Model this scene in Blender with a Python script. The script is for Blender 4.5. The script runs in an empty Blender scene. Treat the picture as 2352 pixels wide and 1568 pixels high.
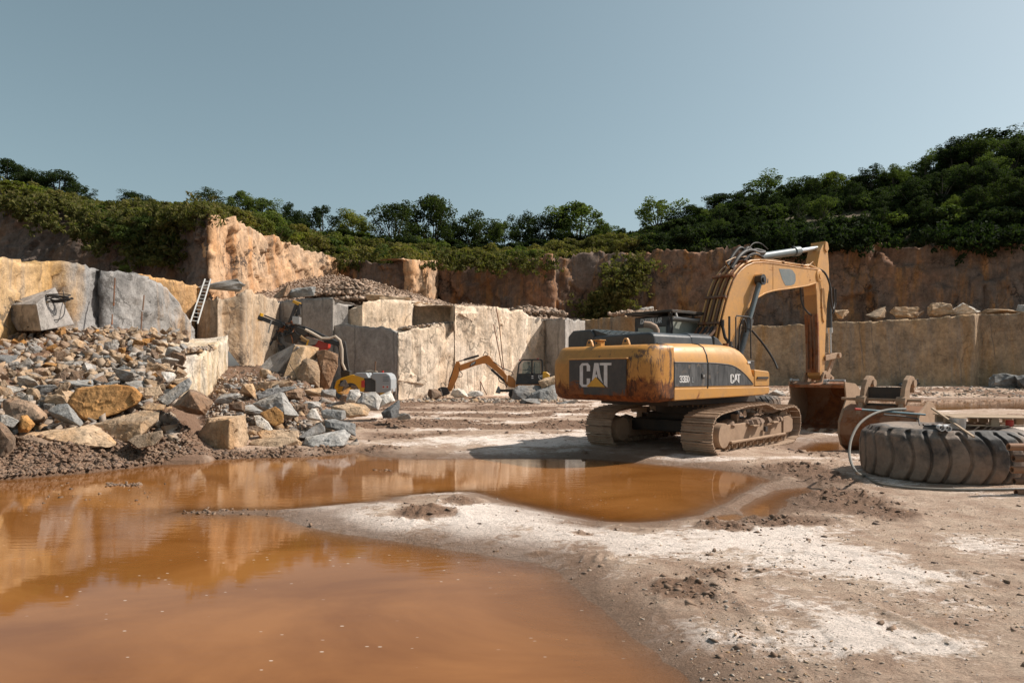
import bpy, bmesh, math, random
import numpy as np
from mathutils import Vector, Matrix, Euler

random.seed(7); RNG = np.random.default_rng(7)
scene = bpy.context.scene
C = scene.collection

# ------------------------------------------------------------------ camera, sky, sun, exposure
F, CX, HY, CAMH = 1568.0, 1176.0, 855.0, 1.85      # the photo measured on a 2352 x 1568 frame
cam = bpy.data.cameras.new('camera'); cam_o = bpy.data.objects.new('camera', cam); C.objects.link(cam_o)
cam.sensor_width = 36.0; cam.lens = 24.0; cam.shift_y = 71.0/2352.0
cam.clip_start = 0.1; cam.clip_end = 6000
cam_o.location = (0, 0, CAMH); cam_o.rotation_euler = (math.radians(90), 0, 0)
scene.camera = cam_o

SUN_AZ, SUN_EL = math.radians(12), math.radians(47)  # azimuth from +X towards +Y
w = bpy.data.worlds.new('World'); scene.world = w; w.use_nodes = True
nt = w.node_tree; nt.nodes.clear()
sky = nt.nodes.new('ShaderNodeTexSky'); sky.sky_type = 'NISHITA'; sky.sun_disc = False
sky.sun_elevation = SUN_EL; sky.sun_rotation = math.radians(90) - SUN_AZ
sky.air_density = 1.0; sky.dust_density = 2.2; sky.ozone_density = 1.3
hs = nt.nodes.new('ShaderNodeHueSaturation'); hs.inputs['Saturation'].default_value = 0.70
hs.inputs['Hue'].default_value = 0.458
bg = nt.nodes.new('ShaderNodeBackground'); bg.inputs['Strength'].default_value = 0.09
wo = nt.nodes.new('ShaderNodeOutputWorld')
nt.links.new(sky.outputs[0], hs.inputs['Color']); nt.links.new(hs.outputs[0], bg.inputs[0]); nt.links.new(bg.outputs[0], wo.inputs[0])

sl = bpy.data.lights.new('sun', 'SUN'); sl.energy = 4.7; sl.angle = math.radians(0.5); sl.color = (1.0, 0.93, 0.84)
so = bpy.data.objects.new('sun', sl); C.objects.link(so)
sd = Vector((math.cos(SUN_AZ)*math.cos(SUN_EL), math.sin(SUN_AZ)*math.cos(SUN_EL), math.sin(SUN_EL)))
so.rotation_euler = sd.to_track_quat('Z', 'Y').to_euler(); so.location = sd*60

scene.view_settings.view_transform = 'Standard'; scene.view_settings.look = 'None'
scene.view_settings.gamma = 1.0; scene.view_settings.exposure = 0.32
scene.render.engine = 'CYCLES'
scene.cycles.max_bounces = 5; scene.cycles.diffuse_bounces = 3; scene.cycles.glossy_bounces = 3
scene.cycles.transparent_max_bounces = 12; scene.cycles.use_denoising = True

# ------------------------------------------------------------------ helpers
def PX(px, py, d):                       # a point at depth d metres seen at photo position px, py
    return Vector(((px-CX)/F*d, d, CAMH-(py-HY)/F*d))
def GP(px, py):                          # a point of the flat floor
    d = CAMH*F/(py-HY); return Vector(((px-CX)/F*d, d, 0))
def tag(o, label=None, cat=None, group=None, kind=None):
    if label: o['label'] = label
    if cat: o['category'] = cat
    if group: o['group'] = group
    if kind: o['kind'] = kind
    return o
def empty(name, loc=(0,0,0), rz=0.0, label=None, cat=None, group=None):
    o = bpy.data.objects.new(name, None); C.objects.link(o); o.location = loc
    o.rotation_euler = (0,0,rz); o.empty_display_size = 0.2
    return tag(o, label, cat, group)
def link(me, name, m=None, parent=None):
    o = bpy.data.objects.new(name, me); C.objects.link(o)
    if m is not None and len(me.materials) == 0: me.materials.append(m)
    if parent is not None: o.parent = parent
    return o
def mesh_np(name, V, Fq, smooth=False):  # V (n,3), Fq (m,k)
    V = np.ascontiguousarray(V, np.float32); Fq = np.ascontiguousarray(Fq, np.int32)
    me = bpy.data.meshes.new(name); k = Fq.shape[1]
    me.vertices.add(len(V)); me.vertices.foreach_set('co', V.ravel())
    me.loops.add(Fq.size); me.loops.foreach_set('vertex_index', Fq.ravel())
    me.polygons.add(len(Fq)); me.polygons.foreach_set('loop_start', np.arange(0, Fq.size, k, dtype=np.int32))
    if smooth: me.polygons.foreach_set('use_smooth', np.ones(len(Fq), bool))
    me.update(calc_edges=True); return me
def attr(me, name, a):
    t = me.attributes.new(name, 'FLOAT', 'POINT'); t.data.foreach_set('value', np.ascontiguousarray(a, np.float32))

def smooth_pts(p, n=6):
    p = [Vector(q) for q in p]; out = []
    for i in range(len(p)-1):
        a, b, c, d = p[max(i-1,0)], p[i], p[i+1], p[min(i+2,len(p)-1)]
        for k in range(n):
            t_ = k/n; out.append(.5*((2*b)+(c-a)*t_+(2*a-5*b+4*c-d)*t_**2+(3*b-a-3*c+d)*t_**3))
    return out+[p[-1]]
class MB:                                # collects shapes, then links them as ONE mesh object
    def __init__(s): s.v = []; s.f = []
    def add(s, V, Fs):
        b = len(s.v); s.v += [tuple(p) for p in V]; s.f += [tuple(i+b for i in f) for f in Fs]; return s
    def box(s, c, d, rot=None):
        h = Vector(d)/2; V = [Vector((x*h.x, y*h.y, z*h.z)) for x in (-1,1) for y in (-1,1) for z in (-1,1)]
        if rot is not None:
            R = Euler(rot).to_matrix(); V = [R @ p for p in V]
        V = [p+Vector(c) for p in V]
        return s.add(V, [(0,1,3,2),(4,6,7,5),(0,4,5,1),(2,3,7,6),(0,2,6,4),(1,5,7,3)])
    def bar(s, a, b, wy, wz, up=(0,0,1)):   # a box from a to b
        a, b = Vector(a), Vector(b); d = (b-a).normalized(); u = Vector(up)
        if abs(d.dot(u)) > .98: u = Vector((1,0,0))
        sd_ = d.cross(u).normalized()*wy/2; u = sd_.cross(d).normalized()*wz/2
        V = [q+i*sd_+j*u for q in (a,b) for i in (-1,1) for j in (-1,1)]
        return s.add(V, [(0,1,3,2),(4,6,7,5),(0,4,5,1),(2,3,7,6),(0,2,6,4),(1,5,7,3)])
    def prism(s, poly, y0, y1, ax='y'):     # polygon in the other two axes pulled along ax
        n = len(poly)
        def P(a, b, t): return {'y':(a,t,b), 'x':(t,a,b), 'z':(a,b,t)}[ax]
        V = [P(a,b,y0) for a,b in poly]+[P(a,b,y1) for a,b in poly]
        Fs = [tuple(range(n)), tuple(range(2*n-1, n-1, -1))]+[(i, (i+1)%n+0, (i+1)%n+n, i+n) for i in range(n)]
        return s.add(V, Fs)
    def tube(s, pts, r, n=8, caps=True):
        pts = [Vector(p) for p in pts]; m = len(pts); rs = r if isinstance(r,(list,tuple)) else [r]*m
        t = (pts[1]-pts[0]).normalized(); u = t.orthogonal().normalized(); V = []
        for i, p in enumerate(pts):
            t = ((pts[min(i+1,m-1)]-pts[max(i-1,0)])).normalized()
            u = (u-t*u.dot(t)); u = u.normalized() if u.length > 1e-6 else t.orthogonal().normalized()
            v = t.cross(u)
            V += [p+rs[i]*(math.cos(2*math.pi*k/n)*u+math.sin(2*math.pi*k/n)*v) for k in range(n)]
        Fs = [(i*n+k, i*n+(k+1)%n, (i+1)*n+(k+1)%n, (i+1)*n+k) for i in range(m-1) for k in range(n)]
        if caps: Fs += [tuple(range(n-1,-1,-1)), tuple(range((m-1)*n, m*n))]
        return s.add(V, Fs)
    def cyl(s, a, b, r, n=20): return s.tube([a,b], r, n)
    def ring(s, c, axis, r0, r1, h, n=24):  # a flat washer
        ax = Vector(axis).normalized(); u = ax.orthogonal().normalized(); v = ax.cross(u); c = Vector(c); V = []
        for rr, hh in ((r1,-h/2),(r1,h/2),(r0,h/2),(r0,-h/2)):
            V += [c+ax*hh+rr*(math.cos(2*math.pi*k/n)*u+math.sin(2*math.pi*k/n)*v) for k in range(n)]
        return s.add(V, [(j*n+k, j*n+(k+1)%n, ((j+1)%4)*n+(k+1)%n, ((j+1)%4)*n+k) for j in range(4) for k in range(n)])
    def build(s, name, m, parent=None, bevel=0.0, smooth=False, seg=2):
        me = bpy.data.meshes.new(name); me.from_pydata(s.v, [], s.f)
        bm = bmesh.new(); bm.from_mesh(me); bmesh.ops.recalc_face_normals(bm, faces=bm.faces)
        if bevel:
            es = [e for e in bm.edges if e.is_manifold and e.calc_face_angle(0) > .5]
            bmesh.ops.bevel(bm, geom=es, offset=bevel, segments=seg, profile=.5, affect='EDGES', clamp_overlap=True)
        bm.to_mesh(me); bm.free()
        if smooth:
            me.polygons.foreach_set('use_smooth', np.ones(len(me.polygons), bool))
            try: me.set_sharp_from_angle(angle=math.radians(40))
            except Exception: pass
        return link(me, name, m, parent)

# ---- numpy noise
def _h(ix, iy, iz, s):
    n = (ix.astype(np.int64)*374761393 + iy.astype(np.int64)*668265263 + iz.astype(np.int64)*2147483647 + s*974634593) & 0xFFFFFFFF
    n = ((n ^ (n >> 13))*1274126177) & 0xFFFFFFFF
    n = ((n ^ (n >> 16))*2246822519) & 0xFFFFFFFF
    return ((n ^ (n >> 15)) & 0xFFFFFF)/float(0x1000000)
def vnoise(P, s=0):
    I = np.floor(P).astype(np.int64); f = P-I; f = f*f*(3-2*f); r = 0
    for a in (0,1):
        for b in (0,1):
            for c in (0,1):
                wgt = (f[:,0] if a else 1-f[:,0])*(f[:,1] if b else 1-f[:,1])*(f[:,2] if c else 1-f[:,2])
                r = r+wgt*_h(I[:,0]+a, I[:,1]+b, I[:,2]+c, s)
    return r
def fbm(P, o=4, s=0, g=.5):
    r = 0; a = 1; t = 0
    for i in range(o):
        r = r+a*vnoise(P*(2.03**i)+i*17.3, s+i); t += a; a *= g
    return r/t                                # about 0..1
def cells(P, s=0):                            # nearest jittered cell: (f1, f2, random, tilt offset)
    I = np.floor(P).astype(np.int64); n = len(P)
    f1 = np.full(n, 9.0); f2 = np.full(n, 9.0); rnd = np.zeros(n); tl = np.zeros(n)
    for a in (-1,0,1):
        for b in (-1,0,1):
            for c in (-1,0,1):
                x, y, z = I[:,0]+a, I[:,1]+b, I[:,2]+c
                D = np.stack([x+_h(x,y,z,s)-P[:,0], y+_h(x,y,z,s+1)-P[:,1], z+_h(x,y,z,s+2)-P[:,2]], 1)
                d = np.sqrt((D*D).sum(1)); m = d < f1
                f2 = np.where(m, f1, np.minimum(f2, d)); f1 = np.where(m, d, f1)
                rnd = np.where(m, _h(x,y,z,s+3), rnd)
                t = (D*np.stack([_h(x,y,z,s+4)-.5, _h(x,y,z,s+5)-.5, _h(x,y,z,s+6)-.5],1)).sum(1)
                tl = np.where(m, t, tl)
    return f1, f2, rnd, tl
def sstep(a, b, x):
    t = np.clip((x-a)/(b-a), 0, 1); return t*t*(3-2*t)
def poly_sd(P, poly):                         # signed distance, positive inside; P (n,2)
    poly = np.asarray(poly, float); n = len(poly); dmin = np.full(len(P), 1e9); ins = np.zeros(len(P), bool)
    for i in range(n):
        a, b = poly[i], poly[(i+1)%n]; e = b-a; wv = P-a
        t = np.clip((wv@e)/max(e@e, 1e-9), 0, 1); dd = wv-t[:,None]*e
        dmin = np.minimum(dmin, np.sqrt((dd*dd).sum(1)))
        cond = (a[1] > P[:,1]) != (b[1] > P[:,1])
        xs = a[0]+(P[:,1]-a[1])*e[0]/(e[1] if abs(e[1]) > 1e-9 else 1e-9)
        ins ^= cond & (P[:,0] < xs)
    return np.where(ins, dmin, -dmin)

# ---- node helper
class NT:
    def __init__(s, name, rough=.8):
        s.m = bpy.data.materials.new(name); s.m.use_nodes = True; s.t = s.m.node_tree
        s.b = s.t.nodes['Principled BSDF']; s.b.inputs['Roughness'].default_value = rough
        s.out = s.t.nodes['Material Output']; s._tc = None
    def n(s, k): return s.t.nodes.new(k)
    def plug(s, i, v):
        if isinstance(v, bpy.types.NodeSocket): s.t.links.new(v, i)
        elif isinstance(v, (tuple, list)): i.default_value = tuple(v)+((1,) if len(v) == 3 and len(i.default_value) == 4 else ())
        else: i.default_value = v
    def tc(s, k='Object'):
        if s._tc is None: s._tc = s.n('ShaderNodeTexCoord')
        return s._tc.outputs[k]
    def pos(s): return s.n('ShaderNodeNewGeometry').outputs['Position']
    def map(s, v, sc=(1,1,1), loc=(0,0,0), rot=(0,0,0)):
        q = s.n('ShaderNodeMapping'); s.plug(q.inputs['Vector'], v); q.inputs['Scale'].default_value = sc
        q.inputs['Location'].default_value = loc; q.inputs['Rotation'].default_value = rot; return q.outputs[0]
    def noise(s, v, sc, det=6, ro=.6, dist=0):
        q = s.n('ShaderNodeTexNoise'); s.plug(q.inputs['Vector'], v); q.inputs['Scale'].default_value = sc
        q.inputs['Detail'].default_value = det; q.inputs['Roughness'].default_value = ro; q.inputs['Distortion'].default_value = dist
        return q.outputs[0]
    def vor(s, v, sc, feat='F1', out='Distance', rnd=1):
        q = s.n('ShaderNodeTexVoronoi'); q.feature = feat; s.plug(q.inputs['Vector'], v); q.inputs['Scale'].default_value = sc
        q.inputs['Randomness'].default_value = rnd; return q.outputs[out]
    def ramp(s, f, st, interp='LINEAR'):
        q = s.n('ShaderNodeValToRGB'); s.plug(q.inputs[0], f); e = q.color_ramp; e.interpolation = interp
        while len(e.elements) < len(st): e.elements.new(.5)
        for el, (p, c) in zip(e.elements, st):
            el.position = p; c = (c,c,c) if not isinstance(c, tuple) else c; el.color = c+(1,)
        return q.outputs[0]
    def mix(s, f, a, b, mode='MIX'):
        q = s.n('ShaderNodeMix'); q.data_type = 'RGBA'; q.blend_type = mode
        s.plug(q.inputs[0], f); s.plug(q.inputs[6], a); s.plug(q.inputs[7], b); return q.outputs[2]
    def math(s, op, a, b=0.0, clamp=False):
        q = s.n('ShaderNodeMath'); q.operation = op; q.use_clamp = clamp; s.plug(q.inputs[0], a); s.plug(q.inputs[1], b); return q.outputs[0]
    def xyz(s, v):
        q = s.n('ShaderNodeSeparateXYZ'); s.plug(q.inputs[0], v); return q.outputs
    def attr(s, name):
        q = s.n('ShaderNodeAttribute'); q.attribute_name = name; return q.outputs['Fac']
    def orand(s): return s.n('ShaderNodeObjectInfo').outputs['Random']
    def island(s): return s.n('ShaderNodeNewGeometry').outputs['Random Per Island']
    def bump(s, hgt, st=.5, dist=.05, nrm=None):
        q = s.n('ShaderNodeBump'); q.inputs['Strength'].default_value = st; q.inputs['Distance'].default_value = dist
        s.plug(q.inputs['Height'], hgt)
        if nrm is not None: s.plug(q.inputs['Normal'], nrm)
        s.plug(s.b.inputs['Normal'], q.outputs[0]); return q.outputs[0]
    def col(s, c): s.plug(s.b.inputs['Base Color'], c); return s
    def set(s, **k):
        for a, v in k.items(): s.plug(s.b.inputs[a.replace('_',' ')], v)
        return s

def rock_mat(name, base, stain, dark, vs=1.0, streak=.5, stain_amt=.5, cracks=.6, obj_rand=False, drill=0.0, patch=.25, con=1.0, grade=None):
    t = NT(name, .9); t.b.inputs['Specular IOR Level'].default_value = .25; v = t.tc()
    if obj_rand:
        q = t.n('ShaderNodeVectorMath'); q.operation = 'ADD'; t.plug(q.inputs[0], v)
        r = t.math('MULTIPLY', t.orand(), 57.0); t.plug(q.inputs[1], r); v = q.outputs[0]
    big = t.noise(v, patch*vs, 7, .62, .5)
    c = t.mix(t.ramp(big, [(.40, 0.0), (.60, 1.0)]), base[0], base[1])
    if grade:   # the rock turns to another colour along its length
        gm = t.math('ADD', t.xyz(v)[1], t.math('MULTIPLY', t.math('SUBTRACT', t.noise(t.map(v, (1,1,.45), (5,2,8)), .42, 7, .6, .6), .5), grade[2]))
        c = t.mix(t.ramp(t.math('MULTIPLY', t.math('SUBTRACT', gm, grade[0]), 1.0/grade[1]), [(0, 0.0), (1, 1.0)]), c, t.mix(t.ramp(big, [(.42, 0.0), (.58, 1.0)]), grade[3], grade[4]))
    st = t.noise(t.map(v, (1.3*vs, 1.3*vs, .16*vs)), .8, 8, .7, .6)
    c = t.mix(t.math('MULTIPLY', t.ramp(st, [(.50, 0.0), (.62, 1.0)]), stain_amt), c, stain)
    st2 = t.noise(t.map(v, (2.6*vs, 2.6*vs, .22*vs), (9,3,1)), 1.0, 8, .75, .4)
    c = t.mix(t.math('MULTIPLY', t.ramp(st2, [(.50, 0.0), (.66, 1.0)]), streak), c, dark)
    mid = t.noise(t.map(v, (1,1,.8), (4,1,2)), 1.7*vs, 9, .72, .3)
    c = t.mix(min(1, .85*con), c, t.ramp(mid, [(.32, .55), (.5, 1.0), (.66, 1.38)]), 'MULTIPLY')
    fine = t.noise(v, 7*vs, 8, .75)
    c = t.mix(min(1, .8*con), c, t.ramp(fine, [(.3, .55), (.5, .98), (.7, 1.35)]), 'MULTIPLY')
    grit = t.noise(v, 34*vs, 3, .6)
    c = t.mix(.5, c, t.ramp(grit, [(.3, .7), (.55, 1.0), (.7, 1.25)]), 'MULTIPLY')
    hgt = t.math('ADD', t.math('ADD', t.math('MULTIPLY', fine, .55), t.math('MULTIPLY', mid, .9)), t.math('MULTIPLY', grit, .15))
    if cracks:
        ns = t.n('ShaderNodeTexNoise'); t.plug(ns.inputs['Vector'], v); ns.inputs['Scale'].default_value = .8*vs; ns.inputs['Detail'].default_value = 8; ns.inputs['Roughness'].default_value = .65
        wv = t.n('ShaderNodeVectorMath'); wv.operation = 'ADD'; t.plug(wv.inputs[0], t.map(v, (.5*vs,.5*vs,.22*vs))); t.plug(wv.inputs[1], ns.outputs['Color'])
        cr = t.vor(wv.outputs[0], 1.0, 'DISTANCE_TO_EDGE')
        m = t.math('MULTIPLY', t.ramp(cr, [(.008, 1.0), (.022, 0.0)]), t.ramp(t.noise(v, .5*vs, 4, .6), [(.46, 0.0), (.58, 1.0)]))
        c = t.mix(t.math('MULTIPLY', m, cracks), c, tuple(x*.4 for x in dark)); hgt = t.math('SUBTRACT', hgt, t.math('MULTIPLY', m, .5))
        w2_ = t.n('ShaderNodeVectorMath'); w2_.operation = 'ADD'; t.plug(w2_.inputs[0], t.map(v, (1.5*vs,1.5*vs,.8*vs), (3,5,7))); t.plug(w2_.inputs[1], ns.outputs['Color'])
        m2 = t.math('MULTIPLY', t.ramp(t.vor(w2_.outputs[0], 1.0, 'DISTANCE_TO_EDGE'), [(.008, 1.0), (.03, 0.0)]), t.ramp(t.noise(t.map(v,(1,1,1),(8,1,4)), .7*vs, 4, .6), [(.50, 0.0), (.60, 1.0)]))
        c = t.mix(t.math('MULTIPLY', m2, cracks*.75), c, tuple(x*.5 for x in dark)); hgt = t.math('SUBTRACT', hgt, t.math('MULTIPLY', m2, .35))
    if drill:
        x = t.xyz(v); q_ = t.math('ADD', t.math('MULTIPLY', x[0], .83), t.math('MULTIPLY', x[1], .71))
        fr = t.math('ABSOLUTE', t.math('SUBTRACT', t.math('FRACT', t.math('ADD', t.math('MULTIPLY', q_, 1.35), t.math('MULTIPLY', t.noise(v, .5, 2), .25))), .5))
        dl_ = t.math('MULTIPLY', t.ramp(fr, [(.018, 1.0), (.05, 0.0)]), t.ramp(t.noise(t.map(v, (.3,.3,.12), (7,7,7)), 1.6, 3, .5), [(.50, 0.0), (.58, 1.0)]))
        c = t.mix(t.math('MULTIPLY', dl_, .5), c, tuple(k*.55 for k in dark)); hgt = t.math('SUBTRACT', hgt, t.math('MULTIPLY', dl_, drill*8))
    if obj_rand:
        c = t.mix(1.0, c, t.ramp(t.orand(), [(0, (.68,.68,.69)), (.5, (1.0,.98,.95)), (1, (1.22,1.2,1.16))]), 'MULTIPLY')
    t.col(c); t.bump(hgt, .8, .12 if vs < 1 else .07); return t.m

TAN=(.47,.33,.205); PALE=(.76,.63,.50); ORANGE=(.44,.225,.075); RUSTY=(.27,.125,.055); GREY=(.315,.295,.27); DGREY=(.17,.165,.16); DARK=(.10,.075,.055); WHITE=(.6,.56,.51)
M = {}
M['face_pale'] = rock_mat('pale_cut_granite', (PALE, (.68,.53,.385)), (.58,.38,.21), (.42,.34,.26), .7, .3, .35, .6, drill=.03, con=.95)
M['face_yellow'] = rock_mat('yellow_granite', (TAN, (.43,.27,.12)), ORANGE, (.28,.26,.24), .6, .5, .6, .6)
M['face_grade'] = rock_mat('yellow_to_grey_granite', ((.52,.36,.205), (.48,.30,.13)), (.50,.27,.09), (.27,.25,.23), .6, .45, .5, .7, grade=(29.3, 1.2, 7.0, (.335,.315,.295), (.27,.26,.25)))
M['face_orange'] = rock_mat('orange_jointed_granite', ((.56,.33,.13), (.50,.30,.15)), (.46,.22,.07), (.25,.2,.15), .8, .5, .5, .9)
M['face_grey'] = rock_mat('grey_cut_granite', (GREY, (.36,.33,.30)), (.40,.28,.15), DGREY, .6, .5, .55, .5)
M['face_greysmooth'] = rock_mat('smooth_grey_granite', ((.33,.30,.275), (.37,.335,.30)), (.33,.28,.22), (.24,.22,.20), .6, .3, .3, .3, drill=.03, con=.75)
M['face_white'] = rock_mat('white_and_orange_granite', ((.66,.60,.53), (.60,.47,.31)), (.52,.30,.11), (.42,.38,.33), .8, .35, .45, .5, drill=.03, con=.95)
M['face_tan'] = rock_mat('tan_rough_granite', ((.50,.38,.265), (.43,.33,.24)), (.46,.26,.11), (.27,.235,.20), .8, .45, .5, .6, con=.8)
M['face_stained'] = rock_mat('stained_granite', ((.44,.295,.17), (.37,.26,.165)), (.42,.22,.075), (.25,.22,.19), .5, .6, .7, .25, drill=.03, con=.95)
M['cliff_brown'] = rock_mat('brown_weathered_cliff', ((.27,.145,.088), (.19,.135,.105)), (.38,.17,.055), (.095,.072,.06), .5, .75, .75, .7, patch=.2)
M['cliff_dark'] = rock_mat('dark_shaded_cliff', ((.20,.135,.10), (.15,.115,.095)), (.21,.105,.045), (.06,.05,.045), .4, .75, .55, .7)  # brown rock, darkened further to put the shaded side into its colour
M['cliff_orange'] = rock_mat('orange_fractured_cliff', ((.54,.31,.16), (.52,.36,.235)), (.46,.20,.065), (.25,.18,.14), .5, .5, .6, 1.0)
for k, a, b, s_ in (('grey', GREY, (.35,.34,.33), (.3,.22,.14)), ('tan', (.47,.335,.22), (.40,.30,.21), ORANGE), ('orange', (.46,.235,.075), (.40,.22,.09), (.36,.15,.04)),
                  ('brown', (.28,.195,.135), (.23,.16,.115), (.32,.16,.07)), ('white', WHITE, (.5,.47,.44), (.5,.4,.28)), ('slate', (.195,.197,.195), (.27,.268,.262), (.2,.17,.14))):
    M['rock_'+k] = rock_mat(k+'_rock', (a, b), s_, tuple(x*.5 for x in a), 1.6, .45, .45, .0, True, patch=.5)

def paint(name, c, rough=.45, dirt=(.23,.15,.09), amt=.5, rust=None, metal=0.0, spec=.5, sc=1.0, low=None, objc=True):
    """painted or bare metal with dust, scratches and optional rust; low = (z0,z1,colour) grime rising from the bottom edge"""
    t = NT(name, rough); v = t.tc() ; n1 = t.noise(v, 1.7*sc, 8, .65, .3); n2 = t.noise(v, 9*sc, 6, .7)
    col = t.mix(t.ramp(n1, [(.35, .0), (.7, .35)]), c, tuple(x*.72+y*.1 for x, y in zip(c, (.6,.5,.4))))
    dm = t.math('MULTIPLY', t.ramp(t.math('ADD', t.math('MULTIPLY', n1, .6), t.math('MULTIPLY', n2, .4)), [(.46, 0.0), (.66, 1.0)]), amt)
    col = t.mix(dm, col, dirt); rgh = t.mix(dm, (rough,)*3, (.9,)*3)
    if rust:
        n3 = t.noise(t.map(v, (1,1,.55), (3,1,7)), rust[1]*sc, 9, .72, .6); sl_ = t.noise(t.map(v, (1.2,.9,16), (1,2,3)), 1.5, 5, .6, .2); n3 = t.math('ADD', n3, t.math('MULTIPLY', t.ramp(sl_, [(.58, 0.0), (.68, 1.0)]), .09))
        z = t.xyz(v)[2]
        if len(rust) > 2: n3 = t.math('ADD', n3, t.math('MULTIPLY', t.math('SUBTRACT', rust[2], z), rust[3]))
        rm = t.ramp(n3, [(rust[0], 0.0), (rust[0]+.06, 1.0)])
        rc = t.mix(t.ramp(t.noise(v, 6*sc, 8, .75), [(.35,0.0),(.65,1.0)]), (.12,.038,.016), (.30,.105,.03))
        col = t.mix(rm, col, rc); rgh = t.mix(rm, rgh, (.92,)*3)
    t.col(col); t.plug(t.b.inputs['Roughness'], t.math('MULTIPLY', rgh, 1.0)); t.set(Metallic=metal)
    t.bump(n2, .12, .01); return t.m
YEL=(.52,.275,.072)
M['yellow'] = paint('worn_yellow_paint', (.56,.275,.065), .45, (.38,.21,.09), .8, (.635, 1.3))
M['yellow_boom'] = paint('sun_faded_yellow_paint', (.56,.285,.08), .48, (.38,.22,.11), .8, (.64, 1.6))
M['yellow_rust'] = paint('rusted_yellow_paint', (.50,.245,.055), .5, (.33,.17,.06), .5, (.585, 1.5, 1.78, .42))
t = NT('counterweight_paint', .6); v = t.tc(); x = t.xyz(v); n1 = t.noise(v, 1.6, 9, .7, .5); n2 = t.noise(v, 10, 7, .75); n3 = t.noise(t.map(v, (1.2,.8,18), (2,1,4)), 1.6, 6, .65, .3); n4 = t.noise(t.map(v, (3,3,.9), (1,5,2)), 1.8, 8, .72, .5)
c = t.mix(t.ramp(n1, [(.35,0.0),(.7,.5)]), (.50,.225,.035), (.42,.185,.04))
right = t.ramp(t.math('MULTIPLY', x[1], -1.0), [(.90, 0.0), (1.15, 1.0)]); lowz = t.math('SUBTRACT', 1.72, x[2])
rv = t.math('ADD', t.math('ADD', t.math('ADD', t.math('MULTIPLY', n1, .6), t.math('MULTIPLY', n4, .5)), t.math('MULTIPLY', lowz, .58)), t.math('MULTIPLY', right, .085))
rv = t.math('ADD', rv, t.math('MULTIPLY', t.ramp(n3, [(.56,0.0),(.66,1.0)]), .06))
rm = t.ramp(rv, [(.60, 0.0), (.66, 1.0)])
c = t.mix(rm, c, t.mix(t.ramp(t.noise(v, 5, 9, .78), [(.36,0.0),(.62,1.0)]), (.10,.034,.015), (.34,.12,.028)))
dk = t.math('MULTIPLY', t.ramp(t.math('ADD', n4, t.math('MULTIPLY', right, .10)), [(.60, 0.0), (.66, 1.0)]), .85); c = t.mix(dk, c, (.045,.022,.014))
scr = t.math('MULTIPLY', t.ramp(n3, [(.66,0.0),(.70,1.0)]), t.ramp(t.noise(v, .9, 3), [(.5,0.0),(.6,.9)])); c = t.mix(scr, c, (.09,.04,.02))
c = t.mix(.6, c, t.ramp(n2, [(.3,.7),(.7,1.2)]), 'MULTIPLY'); t.col(c); t.plug(t.b.inputs['Roughness'], t.mix(rm, (.5,)*3, (.9,)*3)); t.bump(n2, .2, .012); M['yellow_rust'] = t.m
M['black_panel'] = paint('scuffed_black_panel', (.03,.031,.033), .45, (.12,.10,.085), .55, (.58, 1.6, 1.66, .5))
t = NT('faded_black_decal', .4); v = t.tc(); n1 = t.noise(t.map(v, (5,5,.8)), 1.6, 7, .7, .3); n2 = t.noise(v, 3.0, 8, .7, .5)
t.col(t.mix(t.ramp(n2, [(.56,0.0),(.66,.8)]), t.mix(t.ramp(n1, [(.40,0.0),(.7,1.0)]), (.025,.028,.031), (.15,.15,.15)), (.22,.17,.13))); M['decal'] = t.m
M['black'] = paint('black_paint', (.018,.02,.022), .38, (.13,.10,.08), .3)
M['darkplastic'] = paint('dark_grey_hood', (.028,.034,.038), .35, (.12,.11,.10), .4)
M['rubber'] = paint('black_rubber_hose', (.013,.012,.012), .65, (.09,.06,.04), .3)
M['chrome'] = paint('polished_rod', (.55,.55,.54), .22, (.25,.2,.16), .15, metal=.9)
M['greyblue'] = paint('grey_cylinder_paint', (.11,.14,.15), .42, (.28,.22,.17), .25, metal=.3)
M['muddy'] = paint('mud_caked_steel', (.36,.24,.155), .9, (.22,.135,.08), .8, sc=1.6)
M['shoe'] = paint('worn_track_steel', (.40,.28,.19), .75, (.20,.12,.075), .75, (.64, 2.5), sc=2.5)
M['undark'] = paint('oily_black_steel', (.03,.025,.02), .6, (.12,.075,.045), .5)
M['ruststeel'] = paint('rusty_steel', (.25,.115,.055), .75, (.34,.21,.125), .6, (.5, 1.6))
M['rustdark'] = paint('dark_rusty_steel', (.13,.065,.035), .8, (.25,.15,.09), .5, (.5, 1.6))
M['white_letter'] = paint('white_lettering', (.72,.71,.70), .5, (.40,.33,.27), .35, sc=3)
M['logo_yellow'] = paint('yellow_logo', (.68,.36,.03), .5, (.35,.17,.05), .35, sc=3)
M['red'] = paint('red_plastic', (.5,.035,.02), .35, amt=.15)
M['orange_paint'] = paint('orange_paint', (.56,.20,.035), .38, (.33,.17,.08), .4)
M['bright_yellow'] = paint('bright_yellow_paint', (.70,.36,.012), .35, (.4,.24,.09), .3)
M['grey_paint'] = paint('grey_machine_paint', (.33,.36,.38), .4, (.4,.34,.28), .35)
M['alu'] = paint('dull_aluminium', (.62,.61,.58), .5, (.4,.35,.3), .25)
M['galv'] = paint('galvanised_metal', (.5,.5,.49), .35, (.35,.3,.25), .3, metal=.7)
M['bluegrey'] = paint('blue_painted_bar', (.09,.17,.2), .5, (.3,.25,.2), .4)
t = NT('clear_glass', .05); t.col((.35,.38,.36)); tr = t.n('ShaderNodeBsdfTransparent'); tr.inputs[0].default_value = (.82,.88,.85,1); ms = t.n('ShaderNodeMixShader'); ms.inputs[0].default_value = .22
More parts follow.
